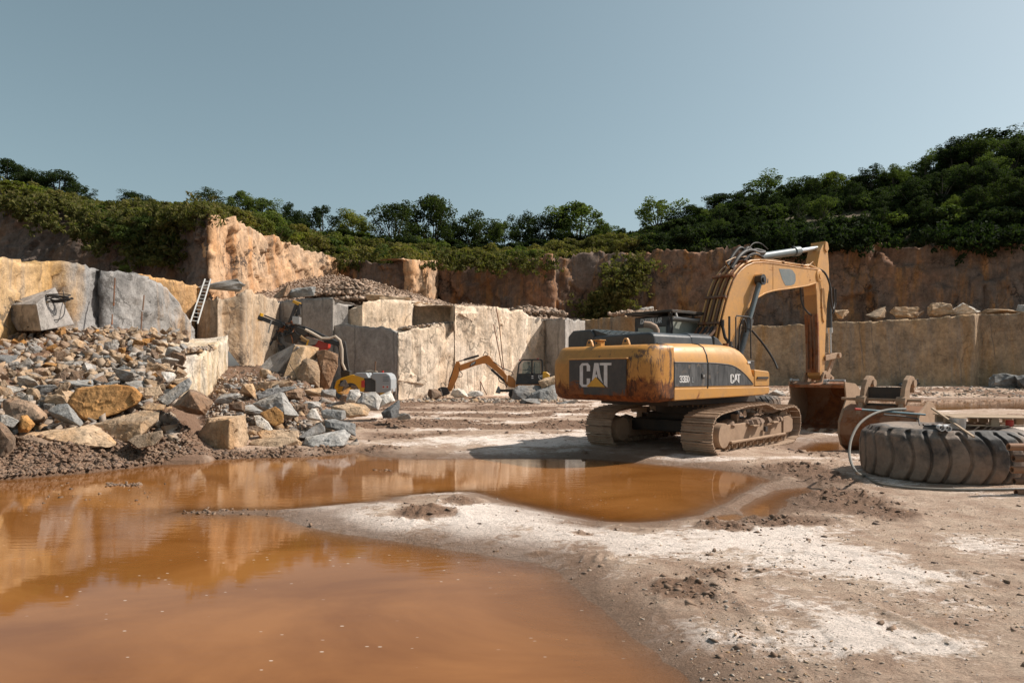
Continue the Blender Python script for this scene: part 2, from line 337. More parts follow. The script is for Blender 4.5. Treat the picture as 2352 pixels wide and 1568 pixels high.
t.plug(ms.inputs[1], tr.outputs[0]); t.plug(ms.inputs[2], t.b.outputs[0]); t.plug(t.out.inputs[0], ms.outputs[0]); M['glass'] = t.m
t = NT('dusty_glass_pane', .25); t.col(t.mix(t.noise(t.tc(), 3, 6), (.22,.25,.22), (.40,.40,.34))); M['glass_dust'] = t.m
t = NT('wood', .8); v = t.tc(); wn = t.noise(t.map(v, (2,14,14)), 2, 6, .6, .5)
t.col(t.mix(wn, (.26,.17,.10), (.52,.39,.27))); t.bump(wn, .3, .01); M['wood'] = t.m
t = NT('tyre_rubber', .75); v = t.tc(); n1 = t.noise(v, 1.6, 8, .65, .4); z = t.xyz(v)[2]
mm = t.math('ADD', n1, t.math('MULTIPLY', t.math('SUBTRACT', .42, z), .3))
c = t.mix(t.ramp(mm, [(.46, 0.0), (.64, 1.0)]), (.045,.041,.038), (.235,.17,.125))
t.col(t.mix(t.ramp(t.noise(v, 12, 6, .7), [(.3, .7), (.7, 1.2)]), (0,0,0), c) if False else t.mix(.7, c, t.ramp(t.noise(v, 12, 6, .7), [(.3, .65), (.7, 1.25)]), 'MULTIPLY'))
t.bump(t.noise(v, 9, 8, .7), .5, .02); M['tyre'] = t.m
# ------------------------------------------------------------------ ground, water
WZ = -0.06
def gp(l): return [tuple(GP(*p)[:2]) for p in l]
WATER = gp([(-900,1110),(-300,1100),(0,1093),(90,1086),(200,1077),(330,1063),(450,1051),(560,1046),(690,1043),(790,1036),(825,1033),(870,1042),(960,1047),(1100,1045),
  (1200,1046),(1290,1044),(1400,1049),(1540,1061),(1640,1069),(1700,1076),(1765,1093),(1730,1115),(1690,1131),(1660,1150),(1610,1170),(1540,1183),(1470,1190),(1410,1190),
  (1350,1184),(1300,1174),(1240,1160),(1180,1146),(1120,1130),(1085,1121),(1050,1121),(980,1126),(900,1131),(870,1141),(800,1147),(720,1153),(670,1160),(560,1163),(440,1166),(560,1172),
  (640,1177),(655,1186),(700,1200),(800,1216),(900,1230),(1000,1245),(1100,1260),(1180,1271),(1240,1280),(1290,1300),(1330,1330),(1370,1362),(1405,1400),(1445,1440),(1500,1480),
  (1560,1530),(1600,1580),(1680,1700),(1780,1900),(1700,2300),(200,2600),(-1500,2400),(-2500,1600)])
POOLS = [WATER,
  gp([(1700,1160),(1730,1135),(1790,1112),(1860,1108),(1885,1122),(1830,1132),(1800,1150),(1770,1172),(1720,1178)]),
  gp([(1830,1022),(1860,1010),(1930,1007),(1955,1014),(1950,1026),(1900,1036),(1840,1036)]),
  gp([(1960,917),(2150,914),(2500,913),(3100,915),(3400,920),(3000,940),(2500,943),(2250,938),(2110,942),(1990,932)]),
  gp([(1610,1182),(1650,1172),(1690,1170),(1700,1180),(1660,1190)])]
def blobs(X, Y, L):
    r = np.zeros(len(X))
    for px, py, wx, hy, a in L:
        g0 = GP(px, py); d = g0.y; rx = wx/F*d; ry = max(GP(px, py-hy).y-GP(px, py+hy).y, .15)/2
        q = ((X-g0.x)/rx)**2+((Y-d)/ry)**2; r = np.maximum(r, a*np.exp(-q))
    return r
MUD = [(520,1046,90,9,.9),(640,1040,90,8,.9),(760,1034,80,8,.9),(1330,1235,70,12,.8),(1240,1268,70,8,.8),(1760,1330,90,16,.7),(2050,1470,120,26,.6),(1700,1470,90,26,.55),(2200,1200,120,14,.6),(1950,1150,170,45,1),(2060,1190,120,28,.9),(1850,1090,90,40,.85),(1800,1200,130,24,.8),(1470,1225,110,14,.7),(1560,1365,110,42,1),(1640,1330,90,26,.95),(1360,1285,70,22,.7),(1590,1290,80,16,.6),
  (980,1185,110,18,1),(1060,1160,60,14,.7),(1180,940,200,14,.8),(940,1005,160,14,.7),(1050,985,150,10,.7),(1650,1215,90,18,.8),(870,1030,80,8,.8),(1150,960,220,10,.7),(2150,1330,120,26,.35),
  (2290,1450,90,40,.5),(1840,1480,60,40,.4),(930,930,110,10,1),(1250,990,120,14,.6),(700,1035,160,9,.6),(1880,1050,120,26,.6)]
DUST = [(720,1183,70,14,1.3),(800,1165,120,14,1.1),(880,1205,90,14,1.1),(1100,1225,120,24,1.2),(980,1128,90,6,1.1),(760,1180,120,26,1),(1000,1130,120,12,.8),(1200,1200,190,48,1),(1290,1240,180,40,1),(1480,1260,160,36,.9),(1700,1240,190,38,1),(1900,1290,200,34,.8),(2060,1340,180,34,.65),(1800,1400,140,40,.4),(1950,1470,160,50,.4),
  (2250,1260,160,40,.4),(1100,1020,180,9,.75),(1250,1020,120,10,.8),(900,960,100,8,.5),(1180,958,160,4,.8),(2150,1520,170,50,.42),(2200,1400,120,40,.35),(1560,1440,120,50,.3),(2080,1110,200,14,.4)]
def pile_py(d):      # rubble slope on the left: photo row of the slope at depth d
    return np.interp(d, [12.6,13.8,15.5,19.5,27,60], [1100,1060,1000,880,752,752])
def pile2_py(d):     # lower heap in the middle
    return np.interp(d, [15,16.5,18.5,22,29,33,37,60], [1075,1040,1003,955,903,868,838,838])
def pile_z(px, d):   # height of the two heaps above the floor
    z1 = CAMH-(pile_py(d)-HY)/F*d; z1 = np.where(d > 27, CAMH+103/F*27, z1)
    z2 = CAMH-(pile2_py(d)-HY)/F*d; z2 = np.where(d > 37, CAMH+17/F*37, z2)
    w1 = 1-sstep(380, 520, px-np.clip((18-d)*12, -60, 60)); w2 = sstep(420, 520, px)*(1-sstep(690, 800, px))
    return np.maximum(z1*w1, z2*w2)
def ground_h(X, Y, detail=True):
    P2 = np.stack([X, Y], 1); px = CX+F*X/np.maximum(Y, .5)
    w1 = fbm(np.stack([X*.9, Y*.9, X*0], 1), 3, 5)-.5; w2 = fbm(np.stack([X*4, Y*4, X*0+3], 1), 3, 9)-.5
    sd = np.full(len(X), -99.0); near = Y < 75
    if near.any():
        S = np.full(near.sum(), -99.0)
        for p in POOLS: S = np.maximum(S, poly_sd(P2[near], p))
        sd[near] = S
    ed = -sd + w1*.22+w2*.10                                # metres from the shore, positive on land
    hgt = WZ+np.where(ed > 0, .10*(1-np.exp(-ed/.35)) + .055*sstep(0, 3.5, ed), np.maximum(ed*.17, -.45))
    hgt = hgt+(.62*sstep(49.5, 57, Y)+.0*X)*(1-sstep(900, 1000, Y))*(1-.9*sstep(-1.5, .2, sd)*(Y > 25))
    mud = np.clip(blobs(X, Y, MUD)*1.25-.25+(fbm(np.stack([X*.7, Y*.7, X*0+8], 1), 4, 21)-.5)*1.5, 0, 1)
    far = sstep(16, 24, Y)*(1-sstep(55, 65, Y)); mud = np.maximum(mud, far*sstep(.45, .58, fbm(np.stack([X*.3, Y*.5, X*0+2], 1), 6, 33, .66))*.95)
    z = np.maximum(0, pile_z(px, Y)-.12)*(Y > 12.4)
    bank = (1-sstep(430, 520, px))*sstep(-.05, 1.5, ed)*(1-sstep(16, 18, Y))*(Y > 10.9); z = np.maximum(z, bank*np.interp(px,[-300,0,300,460],[.35,.30,.42,.15])*(.5+fbm(np.stack([X*.9, Y*1.2, X*0+6], 1), 4, 88)))
    heap = sstep(.03, .35, z)*(px < 1000); mud = np.maximum(mud, np.maximum(heap, (1-sstep(430, 520, px))*(Y > 10.9)*(Y < 17)))
    hgt = np.where(z > 0, np.maximum(hgt, z), hgt)
    if detail:
        m = mud*sstep(-.15, .12, ed)
        f1, f2, rn, tl = cells(np.stack([X*7+w2*2, Y*7+w1, X*0], 1), 4)
        g1, g2, rn2, _ = cells(np.stack([X*17, Y*17, X*0], 1), 14)
        cl = np.clip(.62-f1, 0, 1)*np.where(rn > .35, rn, 0); m = np.maximum(m, bank*.9*sstep(0,.1,ed)); cl = cl*(1+bank*.9)
        hgt = hgt+m*(cl*.20+np.clip(.5-g1, 0, 1)*rn2*.07+w2*.05)+(w2*.018+w1*.03)*sstep(0, .4, ed)
        hgt = hgt+heap*(w1*.3+w2*.22)*(1-.6*bank)
        # tracks pressed by machines across the floor behind the water
        rut = np.sin((Y*1.0-X*.18)*3.1+w1*16)*sstep(.45,.6,fbm(np.stack([X*.16,Y*.3,X*0+1],1),3,91))*sstep(15, 18, Y)*(1-sstep(40, 46, Y))*sstep(-3.5, -1, X)
        hgt = hgt+rut*.022*sstep(.2, 1, ed)
        land = sstep(.05, .5, ed)*(Y < 17)*(px > 500)*(Y > .5)
        q = np.stack([X*1.1+w1, Y*1.1, X*0+5], 1); rg = 1-np.abs(fbm(q, 5, 61)*2-1); hgt = hgt+land*(rg-.6)*.055*(.4+mud)
        for (ax, ay, bx, by, cv) in ((1180,1195,2380,1440,.5),(1230,1290,2300,1600,.9),(1700,1120,2400,1250,-.5),(1330,1215,1800,1640,.4)):
            a_, b_ = np.array(GP(ax, ay)[:2]), np.array(GP(bx, by)[:2]); e_ = b_-a_; L_ = np.linalg.norm(e_); e_ /= L_; n_ = np.array([-e_[1], e_[0]])
            s_ = (P2-a_)@e_; o_ = (P2-a_)@n_-cv*np.sin(np.clip(s_/L_,0,1)*np.pi)+w1*.12
            for off in (0, .42 if cv > 0 else 1.5):
                t_ = np.abs(o_-off); inn = sstep(0,.4,s_)*(1-sstep(L_-.4,L_,s_))*sstep(.42,.55,fbm(np.stack([X*.7,Y*.7,X*0+9],1),3,17))
                lug = .5+.5*np.sign(np.sin(s_*26+np.where(o_ > off, 1, -1)*t_*14))
                hgt = hgt+land*inn*(-.009*(1-sstep(.14,.19,t_))*(.5+.5*lug)+.005*sstep(.13,.2,t_)*(1-sstep(.2,.3,t_)))
    return hgt, ed, mud, heap
yr = [2.2]
while yr[-1] < 30: yr.append(yr[-1]*1.0052)
while yr[-1] < 90: yr.append(yr[-1]*1.012)
while yr[-1] < 4000: yr.append(yr[-1]*1.25)
yr = np.array([-40,-20,-8,-3,0,1.2]+yr)
u = np.concatenate([-np.array([8,4,2.4,1.7,1.3,1.1,1.0]), np.linspace(-.93,.93,760), np.array([1.0,1.1,1.3,1.7,2.4,4,8])])
GX = (u[None,:]*np.maximum(yr, 2.2)[:,None]); GX[:, [0,-1]] *= 2.0; GY = np.repeat(yr[:,None], len(u), 1)
nr, nc = GX.shape; gx, gy = GX.ravel(), GY.ravel()
gh, ged, gmud, gheap = ground_h(gx, gy)
gdust = blobs(gx, gy, DUST)*(.72+.56*sstep(.38,.62,fbm(np.stack([gx*2.6, gy*2.6, gx*0+1], 1), 5, 97, .62)))
nz = fbm(np.stack([gx*1.3, gy*1.3, gx*0+4], 1), 5, 41); nz2 = fbm(np.stack([gx*.5, gy*.7, gx*0+4], 1), 4, 51)
dust = np.clip(gdust*1.25+(nz-.5)*1.5-.02, 0, 1)*(1-.85*sstep(.25, .6, gmud))
dust = np.maximum(dust, sstep(.5, .62, nz2)*.55*(1-sstep(.2, .5, gmud))*(gy > 14)*(gx > -3))
wet = 1-sstep(.035, .12, gh-WZ+(nz-.5)*.06); wet = np.where(gheap > .3, wet*.6+.25*sstep(.5,.6,nz), wet)
ii = np.arange(nr-1)[:,None]*nc+np.arange(nc-1)[None,:]
Q = np.stack([ii, ii+1, ii+nc+1, ii+nc], -1).reshape(-1, 4)
me = mesh_np('ground', np.stack([gx, gy, gh], 1), Q, True)
attr(me, 'dust', dust); attr(me, 'mud', gmud); attr(me, 'wet', wet)
t = NT('quarry_floor', .9); t.b.inputs['Specular IOR Level'].default_value = .25; v = t.pos(); n1 = t.noise(v, 2.2, 9, .68, .3); n2 = t.noise(v, 14, 8, .7); n3 = t.noise(t.map(v, (1,1.6,1)), .6, 5, .6)
soil = t.mix(t.ramp(n1, [(.36, 0.0), (.66, 1.0)]), (.33,.22,.155), (.52,.395,.30))
n4 = t.noise(t.map(v, (1,1.5,1)), 4.5, 10, .78, .8); da = t.math('ADD', t.math('ADD', t.attr('dust'), t.math('MULTIPLY', t.math('SUBTRACT', n2, .5), 1.1)), t.math('MULTIPLY', t.math('SUBTRACT', n4, .5), 2.6))
c = t.mix(t.ramp(da, [(.30, 0.0), (.66, 1.0)]), soil, t.mix(n1, (.66,.555,.48), (.82,.71,.63)))
mu = t.math('ADD', t.attr('mud'), t.math('MULTIPLY', t.math('SUBTRACT', n1, .5), .7))
c = t.mix(t.ramp(mu, [(.38, 0.0), (.7, .92)]), c, t.mix(n2, (.115,.062,.036), (.235,.14,.09)))
sp = t.vor(t.map(v, (1,1.0,1)), 26, 'F1'); spm = t.math('MULTIPLY', t.ramp(sp, [(.16, 1.0), (.24, 0.0)]), t.ramp(n4, [(.46, 0.0), (.58, .8)]))
c = t.mix(spm, c, (.10,.085,.07))
c = t.mix(.75, c, t.ramp(t.noise(v, 46, 4, .7), [(.3, .6), (.52, 1.0), (.7, 1.25)]), 'MULTIPLY'); c = t.mix(.5, c, t.ramp(n4, [(.34, .62), (.5, 1.0), (.66, 1.2)]), 'MULTIPLY')
c = t.mix(t.math('MULTIPLY', t.attr('wet'), .85), c, t.mix(n2, (.13,.072,.04), (.20,.12,.075)))
t.col(c); t.plug(t.b.inputs['Roughness'], t.ramp(t.attr('wet'), [(0, .92), (1, .62)]))
t.bump(t.math('ADD', t.math('MULTIPLY', n2, .7), t.math('ADD', n1, t.math('MULTIPLY', n4, 1.1))), .95, .045)
tag(link(me, 'ground', t.m), 'pale dusty quarry floor with brown mud and puddles', 'ground', kind='structure')

# water: one level sheet, kept only where the floor lies below it
depth = (WZ-gh)
keepv = (depth > -.05) & (ged < .6) & (gheap < .5)
kq = keepv[Q].any(1) & (gy[Q].max(1) < 80); Qw = Q[kq]; ids = np.unique(Qw); mp = np.full(len(gx), -1); mp[ids] = np.arange(len(ids))
me = mesh_np('water', np.stack([gx[ids], gy[ids], np.full(len(ids), WZ)], 1), mp[Qw], True)
attr(me, 'depth', np.clip(depth[ids], 0, 1))
t = NT('muddy_water', .035); v = t.pos()
n1 = t.noise(t.map(v, (.5,.8,1)), .7, 5, .6)
wc = t.mix(t.ramp(t.noise(t.map(v,(.35,.6,1)), 1.0, 6, .6, .8), [(.38,0.0),(.64,1.0)]), (.185,.068,.015), (.275,.112,.030)); t.set(IOR=1.33)
rp = t.noise(t.map(v, (3.2,9,1), rot=(0,0,.15)), 1.1, 4, .55); amp = t.ramp(t.noise(v, .25, 2), [(.42, .15), (.62, 1.0)])
t.bump(t.math('MULTIPLY', rp, amp), .11, .02)
fl = t.vor(t.map(v, (5,11,1)), 1.0, 'F1'); fm = t.math('MULTIPLY', t.ramp(fl, [(.06, 1.0), (.085, 0.0)]), t.ramp(t.noise(v, .55, 3), [(.46, 0.0), (.56, .95)]))
t.col(t.mix(fm, wc, (.62,.52,.42)))
tr = t.n('ShaderNodeBsdfTransparent'); ms = t.n('ShaderNodeMixShader')
t.plug(ms.inputs[0], t.ramp(t.attr('depth'), [(0.0, .25), (.055, .75), (.16, 1.0)])); t.plug(ms.inputs[1], tr.outputs[0]); t.plug(ms.inputs[2], t.b.outputs[0]); t.plug(t.out.inputs[0], ms.outputs[0])
tag(link(me, 'water', t.m), 'orange muddy puddle water reflecting the quarry', 'water', kind='structure')

# ------------------------------------------------------------------ rock prototypes
def rock_mesh(name, seed, slab=1.0, n=14, sub=4, rough=.035):
    r = np.random.default_rng(seed); bm = bmesh.new()
    while len(bm.verts) < n:
        p = r.uniform(-1, 1, 3); q = np.abs(p)
        if (q**5).sum() < 1.15 and q.max() > .62: bm.verts.new((p[0], p[1], p[2]*slab))
    g = bmesh.ops.convex_hull(bm, input=bm.verts)
    bmesh.ops.delete(bm, geom=list({e for e in g['geom_interior']+g['geom_unused'] if isinstance(e, bmesh.types.BMVert)}), context='VERTS')
    bmesh.ops.dissolve_limit(bm, angle_limit=.22, verts=bm.verts, edges=bm.edges)
    bmesh.ops.bevel(bm, geom=list(bm.edges), offset=.022, segments=1, affect='EDGES', clamp_overlap=True)
    bmesh.ops.triangulate(bm, faces=bm.faces)
    bmesh.ops.subdivide_edges(bm, edges=bm.edges, cuts=sub, use_grid_fill=True)
    bm.normal_update()
    P = np.array([v.co for v in bm.verts]); N = np.array([v.normal for v in bm.verts])
    c1,c2,cr_,ct = cells(P*3.1+seed, seed); d = (fbm(P*2.1+seed, 4, seed)-.5)*rough*1.2+(fbm(P*7+seed, 4, seed+5)-.5)*rough*1.6+ct*.14+(cr_-.5)*.06
    P = P+N*d[:,None]
    mn, mx = P.min(0), P.max(0); P = (P-(mn+mx)/2)/(mx-mn)      # a unit box, so size = scale
    for v, p in zip(bm.verts, P): v.co = p
    me = bpy.data.meshes.new(name); bm.to_mesh(me); bm.free(); return me
def hull_rock(name, pts, kind, label, seed=1, rough=.03, cuts=4, cat='boulder', real=False):
    """a convex broken rock through real 3-D points"""
    bm = bmesh.new(); P = np.array([tuple(p) for p in pts]); c = P.mean(0); sc_ = (P.max(0)-P.min(0)).max()
    for p in P: bm.verts.new(tuple((p-c)/sc_))
    g = bmesh.ops.convex_hull(bm, input=bm.verts)
    bmesh.ops.delete(bm, geom=list({e for e in g['geom_interior']+g['geom_unused'] if isinstance(e, bmesh.types.BMVert)}), context='VERTS')
    bmesh.ops.bevel(bm, geom=list(bm.edges), offset=.007, segments=1, affect='EDGES', clamp_overlap=True)
    bmesh.ops.triangulate(bm, faces=bm.faces)
    for _ in range(3):
        es = [e for e in bm.edges if e.calc_length() > .075]
        if es: bmesh.ops.subdivide_edges(bm, edges=es, cuts=1); bmesh.ops.triangulate(bm, faces=bm.faces)
    es = [e for e in bm.edges if e.calc_length() > .04]; bmesh.ops.subdivide_edges(bm, edges=es, cuts=1); bmesh.ops.triangulate(bm, faces=bm.faces)
    bm.normal_update(); Q_ = np.array([v.co for v in bm.verts]); N = np.array([v.normal for v in bm.verts])
    c1,c2,cr_,ct = cells(Q_*6+seed, seed); d = (fbm(Q_*4+seed, 4, seed)-.5)*rough*.5+(fbm(Q_*18+seed, 5, seed+5, .6)-.5)*rough*.9+ct*.022+(cr_-.5)*.012
    Q_ = Q_+N*d[:,None]
    if real: Q_ = Q_*sc_; sc_ = 1.0
    for v, p in zip(bm.verts, Q_): v.co = p
    me = bpy.data.meshes.new(name); bm.to_mesh(me); bm.free(); me.materials.append(M['rock_'+kind] if 'rock_'+kind in M else M[kind])
    o = bpy.data.objects.new(name, me); C.objects.link(o); o.location = c; o.scale = (sc_,)*3; return tag(o, label, cat)
ROCKS = [rock_mesh('rock_shape', 100+i, (1,.75,.55,.9)[i%4], (9,12,16,11)[i%4]) for i in range(16)]
RM = {}
def rock_obj(kind, i):
    k = (kind, i)
    if k not in RM:
        me = ROCKS[i].copy(); me.materials.append(M['rock_'+kind]); RM[k] = me
    return RM[k]
def rock(loc, size, kind, i, rot, label, group=None, name='rock', cat='rock'):
    o = bpy.data.objects.new(name, rock_obj(kind, i%16)); C.objects.link(o)
    o.location = loc; o.scale = size; o.rotation_euler = rot
    return tag(o, label, cat, group)
CHIP = []
for i_ in range(10):
    r_ = np.random.default_rng(500+i_); bm = bmesh.new()
    for k_ in range(7+i_ % 3):
        q_ = r_.normal(0,1,3); q_ /= np.abs(q_).max(); bm.verts.new(tuple(q_*r_.uniform(.8,1)*np.array([1,.75,.6])))
    g_ = bmesh.ops.convex_hull(bm, input=bm.verts)
    bmesh.ops.delete(bm, geom=list({e for e in g_['geom_interior']+g_['geom_unused'] if isinstance(e, bmesh.types.BMVert)}), context='VERTS')
    bmesh.ops.triangulate(bm, faces=bm.faces); bm.verts.index_update(); bm.normal_update()
    CHIP.append((np.array([v.co for v in bm.verts]), np.array([[v.index for v in f.verts] for f in bm.faces]))); bm.free()
def rubble_sheet(name, pts, smin, smax, label, m, seed=1, flat=.75, pw=2.2):
    """countless small angular stones on a surface, one object; pts (n,3)"""
    r = np.random.default_rng(seed); which = r.integers(0, len(CHIP), len(pts)); VV = []; FF = []; base = 0
    for k in range(len(CHIP)):
        q = pts[which == k]; n = len(q)
        if not n: continue
        V0, T0 = CHIP[k]; s = (r.uniform(0,1,n)**pw*(smax-smin)+smin)
        V = V0[None]*(s[:,None,None])*r.uniform(.7,1.25,(n,1,3))
        for ax, sg_ in ((0,3.0),(1,.9),(2,3.2)):
            a = r.uniform(-sg_,sg_,n) if ax != 1 else r.normal(0,.6,n); ca, sa = np.cos(a)[:,None], np.sin(a)[:,None]; i, j = [(1,2),(0,2),(0,1)][ax]
            x, y = V[...,i].copy(), V[...,j].copy(); V[...,i], V[...,j] = x*ca-y*sa, x*sa+y*ca
        V[...,2] *= flat; V = V+q[:,None,:]
        VV.append(V.reshape(-1,3)); FF.append((T0[None]+(np.arange(n)*len(V0))[:,None,None]).reshape(-1,3)+base); base += n*len(V0)
    return tag(link(mesh_np(name, np.concatenate(VV), np.concatenate(FF)), name, m), label, 'rubble', kind='stuff')
def stone_mat(name, cols):
    t = NT(name, .9); r = t.island(); k = len(cols)
    t.col(t.mix(.6, t.ramp(r, [(i/max(1,k-1)*.999, c) for i, c in enumerate(cols)]), t.ramp(t.noise(t.pos(), 9, 5), [(.3,.6),(.7,1.25)]), 'MULTIPLY')); return t.m
M['stones'] = stone_mat('mixed_stones', [(.38,.28,.2), (.30,.265,.235), (.44,.31,.2), (.25,.23,.21), (.36,.22,.11), (.36,.3,.25), (.27,.19,.13)])
M['debris'] = stone_mat('pinkish_debris', [(.38,.26,.18), (.28,.185,.125), (.44,.33,.245), (.22,.14,.09), (.35,.27,.21)])
M['clod'] = stone_mat('mud_clods', [(.15,.09,.055), (.20,.125,.08), (.25,.165,.11), (.12,.08,.06)])
# ------------------------------------------------------------------ quarry benches and cliffs
TOPS = {}
def strip(name, pts, m, back=12.0, label=None, amp=.10, block=.0, bs=.8, step=.19, lean=0.0, cap=None, jag=.15, topz=None, smooth=False, rise=0.0, backdir=None):
    """a rock face along pts = (px, y_top, y_bottom, depth[, depth of top]) with a ledge running back from its top edge"""
    A = []
    for p in pts:
        px, yt, yb, d = p[:4]; dt = p[4] if len(p) > 4 else d+lean
        A.append((PX(px, yb, d), PX(px, yt, dt)))
    B = [A[0]]
    cols = [np.array([*A[0][0], *A[0][1]])]
    for (b0,t0),(b1,t1) in zip(A, A[1:]):
        L = max((b1-b0).length, (t1-t0).length); n = max(1, int(L/step))
        a = np.array([*b0, *t0]); b = np.array([*b1, *t1])
        cols += [a+(b-a)*i/n for i in range(1, n+1)]
    K = np.array(cols); nc = len(K); H = (K[:,5]-K[:,2]).max(); nr = max(3, int(H/step))
    tt = np.linspace(0, 1, nr)
    V = K[None,:,:3]*(1-tt)[:,None,None]+K[None,:,3:]*tt[:,None,None]          # rows x cols x 3
    T = np.gradient(K[:,:2], axis=0); T /= np.linalg.norm(T, axis=1)[:,None]+1e-9
    N = np.stack([T[:,1], -T[:,0], T[:,0]*0], 1)
    P = V.reshape(-1,3); NN = np.repeat(N[None], nr, 0).reshape(-1,3)
    amp = amp*.5 if 'bench' in name else amp; d = (fbm(P*.35, 4, 3)-.5)*amp*2.2+(fbm(P*1.9, 5, 8, .65)-.5)*amp*1.2
    if 'bench' in name: block = max(block*.8, .05); bs = max(bs, .5)
    if block:
        wq = (fbm(P*.7,2,5)[:,None]-.5)*.15
        f1,f2,rn,tl = cells(P*np.array([1,1,.42])*bs*.62+wq, 12); g1,g2,rn2,tl2 = cells(P*np.array([1,1,.6])*bs*1.9+wq, 30)
        h1,h2,rn3,tl3 = cells(P*bs*5.0*np.array([1,1,.7])+wq, 40)
        d = d+block*((rn-.5)*1.0+tl*1.1)+block*.55*((rn2-.5)*1.0+tl2*1.2)+block*.13*((rn3-.5)*.9+tl3*1.2)-block*.25*np.clip(.08-(f2-f1),0,1)*5
    P = P+NN*d[:,None]
    jr = cells(P*np.array([.75,.75,0])+(fbm(P*.9,2,6)[:,None]-.5)*.6, 55)[2]; jr2 = cells(P*np.array([2.1,2.1,0]), 57)[2]
    P[:,2] += (np.repeat(tt[:,None], nc, 1).ravel()**5)*((jr-.65)*1.3+(jr2-.6)*.6)*jag*1.3
    V = P.reshape(nr, nc, 3)
    nb = max(3, int(back/max(step*1.6,.4))); rows = [V]
    top = V[-1]; mN = (N*np.linalg.norm(np.gradient(K[:,:2],axis=0),axis=1)[:,None]).mean(0); bd = np.array(backdir) if backdir else -mN/np.linalg.norm(mN)
    for i in range(1, nb+1):
        q = top+bd*back*(i/nb)**1.3
        k = min(1, i/4); q[:,2] = q[:,2]*(1-k)+k*(np.convolve(np.pad(top[:,2],8,'edge'), np.ones(17)/17,'valid'))+rise*(i/nb)
        q[:,2] += (fbm(q*np.array([.9,.9,.1]),4,23)-.5)*.25*k-.03
        rows.append(q[None])
    W = np.concatenate(rows); R = W.shape[0]
    ii = np.arange(R-1)[:,None]*nc+np.arange(nc-1)[None,:]
    Q = np.stack([ii, ii+1, ii+nc+1, ii+nc], -1).reshape(-1,4)
    me = mesh_np(name, W.reshape(-1,3), Q, smooth)
    o = link(me, name, m); tag(o, label, 'cliff' if 'cliff' in name else 'rock bench', kind='structure')
    TOPS[name] = (V[-1], W[-1]); return o
# benches, near to far
strip('quarry_bench', [(-420,566,900,17),(-250,570,880,20),(0,590,820,25),(60,597,800,27),(130,604,800,29),(200,614,800,30.5),(228,618,800,31.4),(234,619,800,31.1),(300,628,790,32.6),(345,638,790,33.6),(385,662,790,34.6),(412,690,790,35.2),(434,735,790,35.8),(440,752,790,37.5)], M['face_grade'], 12, 'tall granite bench wall, yellow at left edge turning rough grey beside the ladder', .26, .42, .55)
strip('quarry_bench', [(290,626,790,38),(372,638,790,40.5),(450,652,780,42.5),(458,656,780,45)], M['face_orange'], 10, 'orange granite wall above the ladder', .15, .35, .5)
strip('quarry_bench', [(444,668,790,44),(452,690,790,42.3),(500,684,790,39.0),(507,682,790,40.2),(512,690,790,41.3),(560,664,850,41.9),(600,672,880,44),(640,690,930,47)], M['face_tan'], 12, 'pale granite wall between ladder and drill rig with dark left end', .18, .2, .5)
strip('quarry_bench', [(376,830,940,27.5),(388,811,935,28.0),(430,806,935,29.6),(480,802,935,31.5),(496,790,930,33),(527,772,915,37.5)], M['face_white'], 7, 'white and orange cut block wall beside rubble heap', .13, .14, .6, step=.18, jag=.3)
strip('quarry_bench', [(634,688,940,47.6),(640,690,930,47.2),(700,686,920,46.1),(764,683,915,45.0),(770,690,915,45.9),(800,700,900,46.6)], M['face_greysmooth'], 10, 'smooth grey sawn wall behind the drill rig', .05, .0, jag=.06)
strip('quarry_bench', [(763,744,915,46.2),(765,744,915,45.4),(840,748,918,44.5),(909,756,922,43.6),(913,756,922,43.6)], M['face_greysmooth'], 5, 'grey left face of the large granite bench', .07, .05, .35, backdir=(0,1,0))  # given a darker, greyer stone than the pale face beside it
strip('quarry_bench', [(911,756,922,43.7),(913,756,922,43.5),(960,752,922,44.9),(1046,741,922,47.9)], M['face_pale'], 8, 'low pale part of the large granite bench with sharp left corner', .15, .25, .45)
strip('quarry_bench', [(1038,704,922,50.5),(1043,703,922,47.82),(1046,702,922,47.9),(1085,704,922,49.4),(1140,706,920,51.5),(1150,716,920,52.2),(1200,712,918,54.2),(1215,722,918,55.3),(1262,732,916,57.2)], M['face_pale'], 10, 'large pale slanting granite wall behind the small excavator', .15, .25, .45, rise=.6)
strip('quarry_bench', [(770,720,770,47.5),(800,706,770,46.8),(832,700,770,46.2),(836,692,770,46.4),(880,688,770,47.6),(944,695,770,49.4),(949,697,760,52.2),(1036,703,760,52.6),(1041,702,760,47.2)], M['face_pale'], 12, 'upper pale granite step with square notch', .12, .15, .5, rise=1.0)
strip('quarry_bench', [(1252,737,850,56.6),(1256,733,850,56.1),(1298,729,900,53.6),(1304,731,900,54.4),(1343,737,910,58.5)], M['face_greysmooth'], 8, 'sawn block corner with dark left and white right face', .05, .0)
strip('quarry_bench', [(1335,735,915,63),(1400,726,913,62.5),(1465,724,908,61.5),(1600,738,908,59.2),(1730,748,911,58.5),(1850,742,911,58),(2000,738,910,57.4),(2130,730,909,57),(2238,722,909,56.6),(2249,722,908,57.5),(2262,722,908,57.3),(2352,716,908,56.6),(2600,705,908,55),(2950,700,908,53)], M['face_stained'], 16, 'long stained tan granite bench wall behind the big excavator', .14, .1, .4, lean=.4)
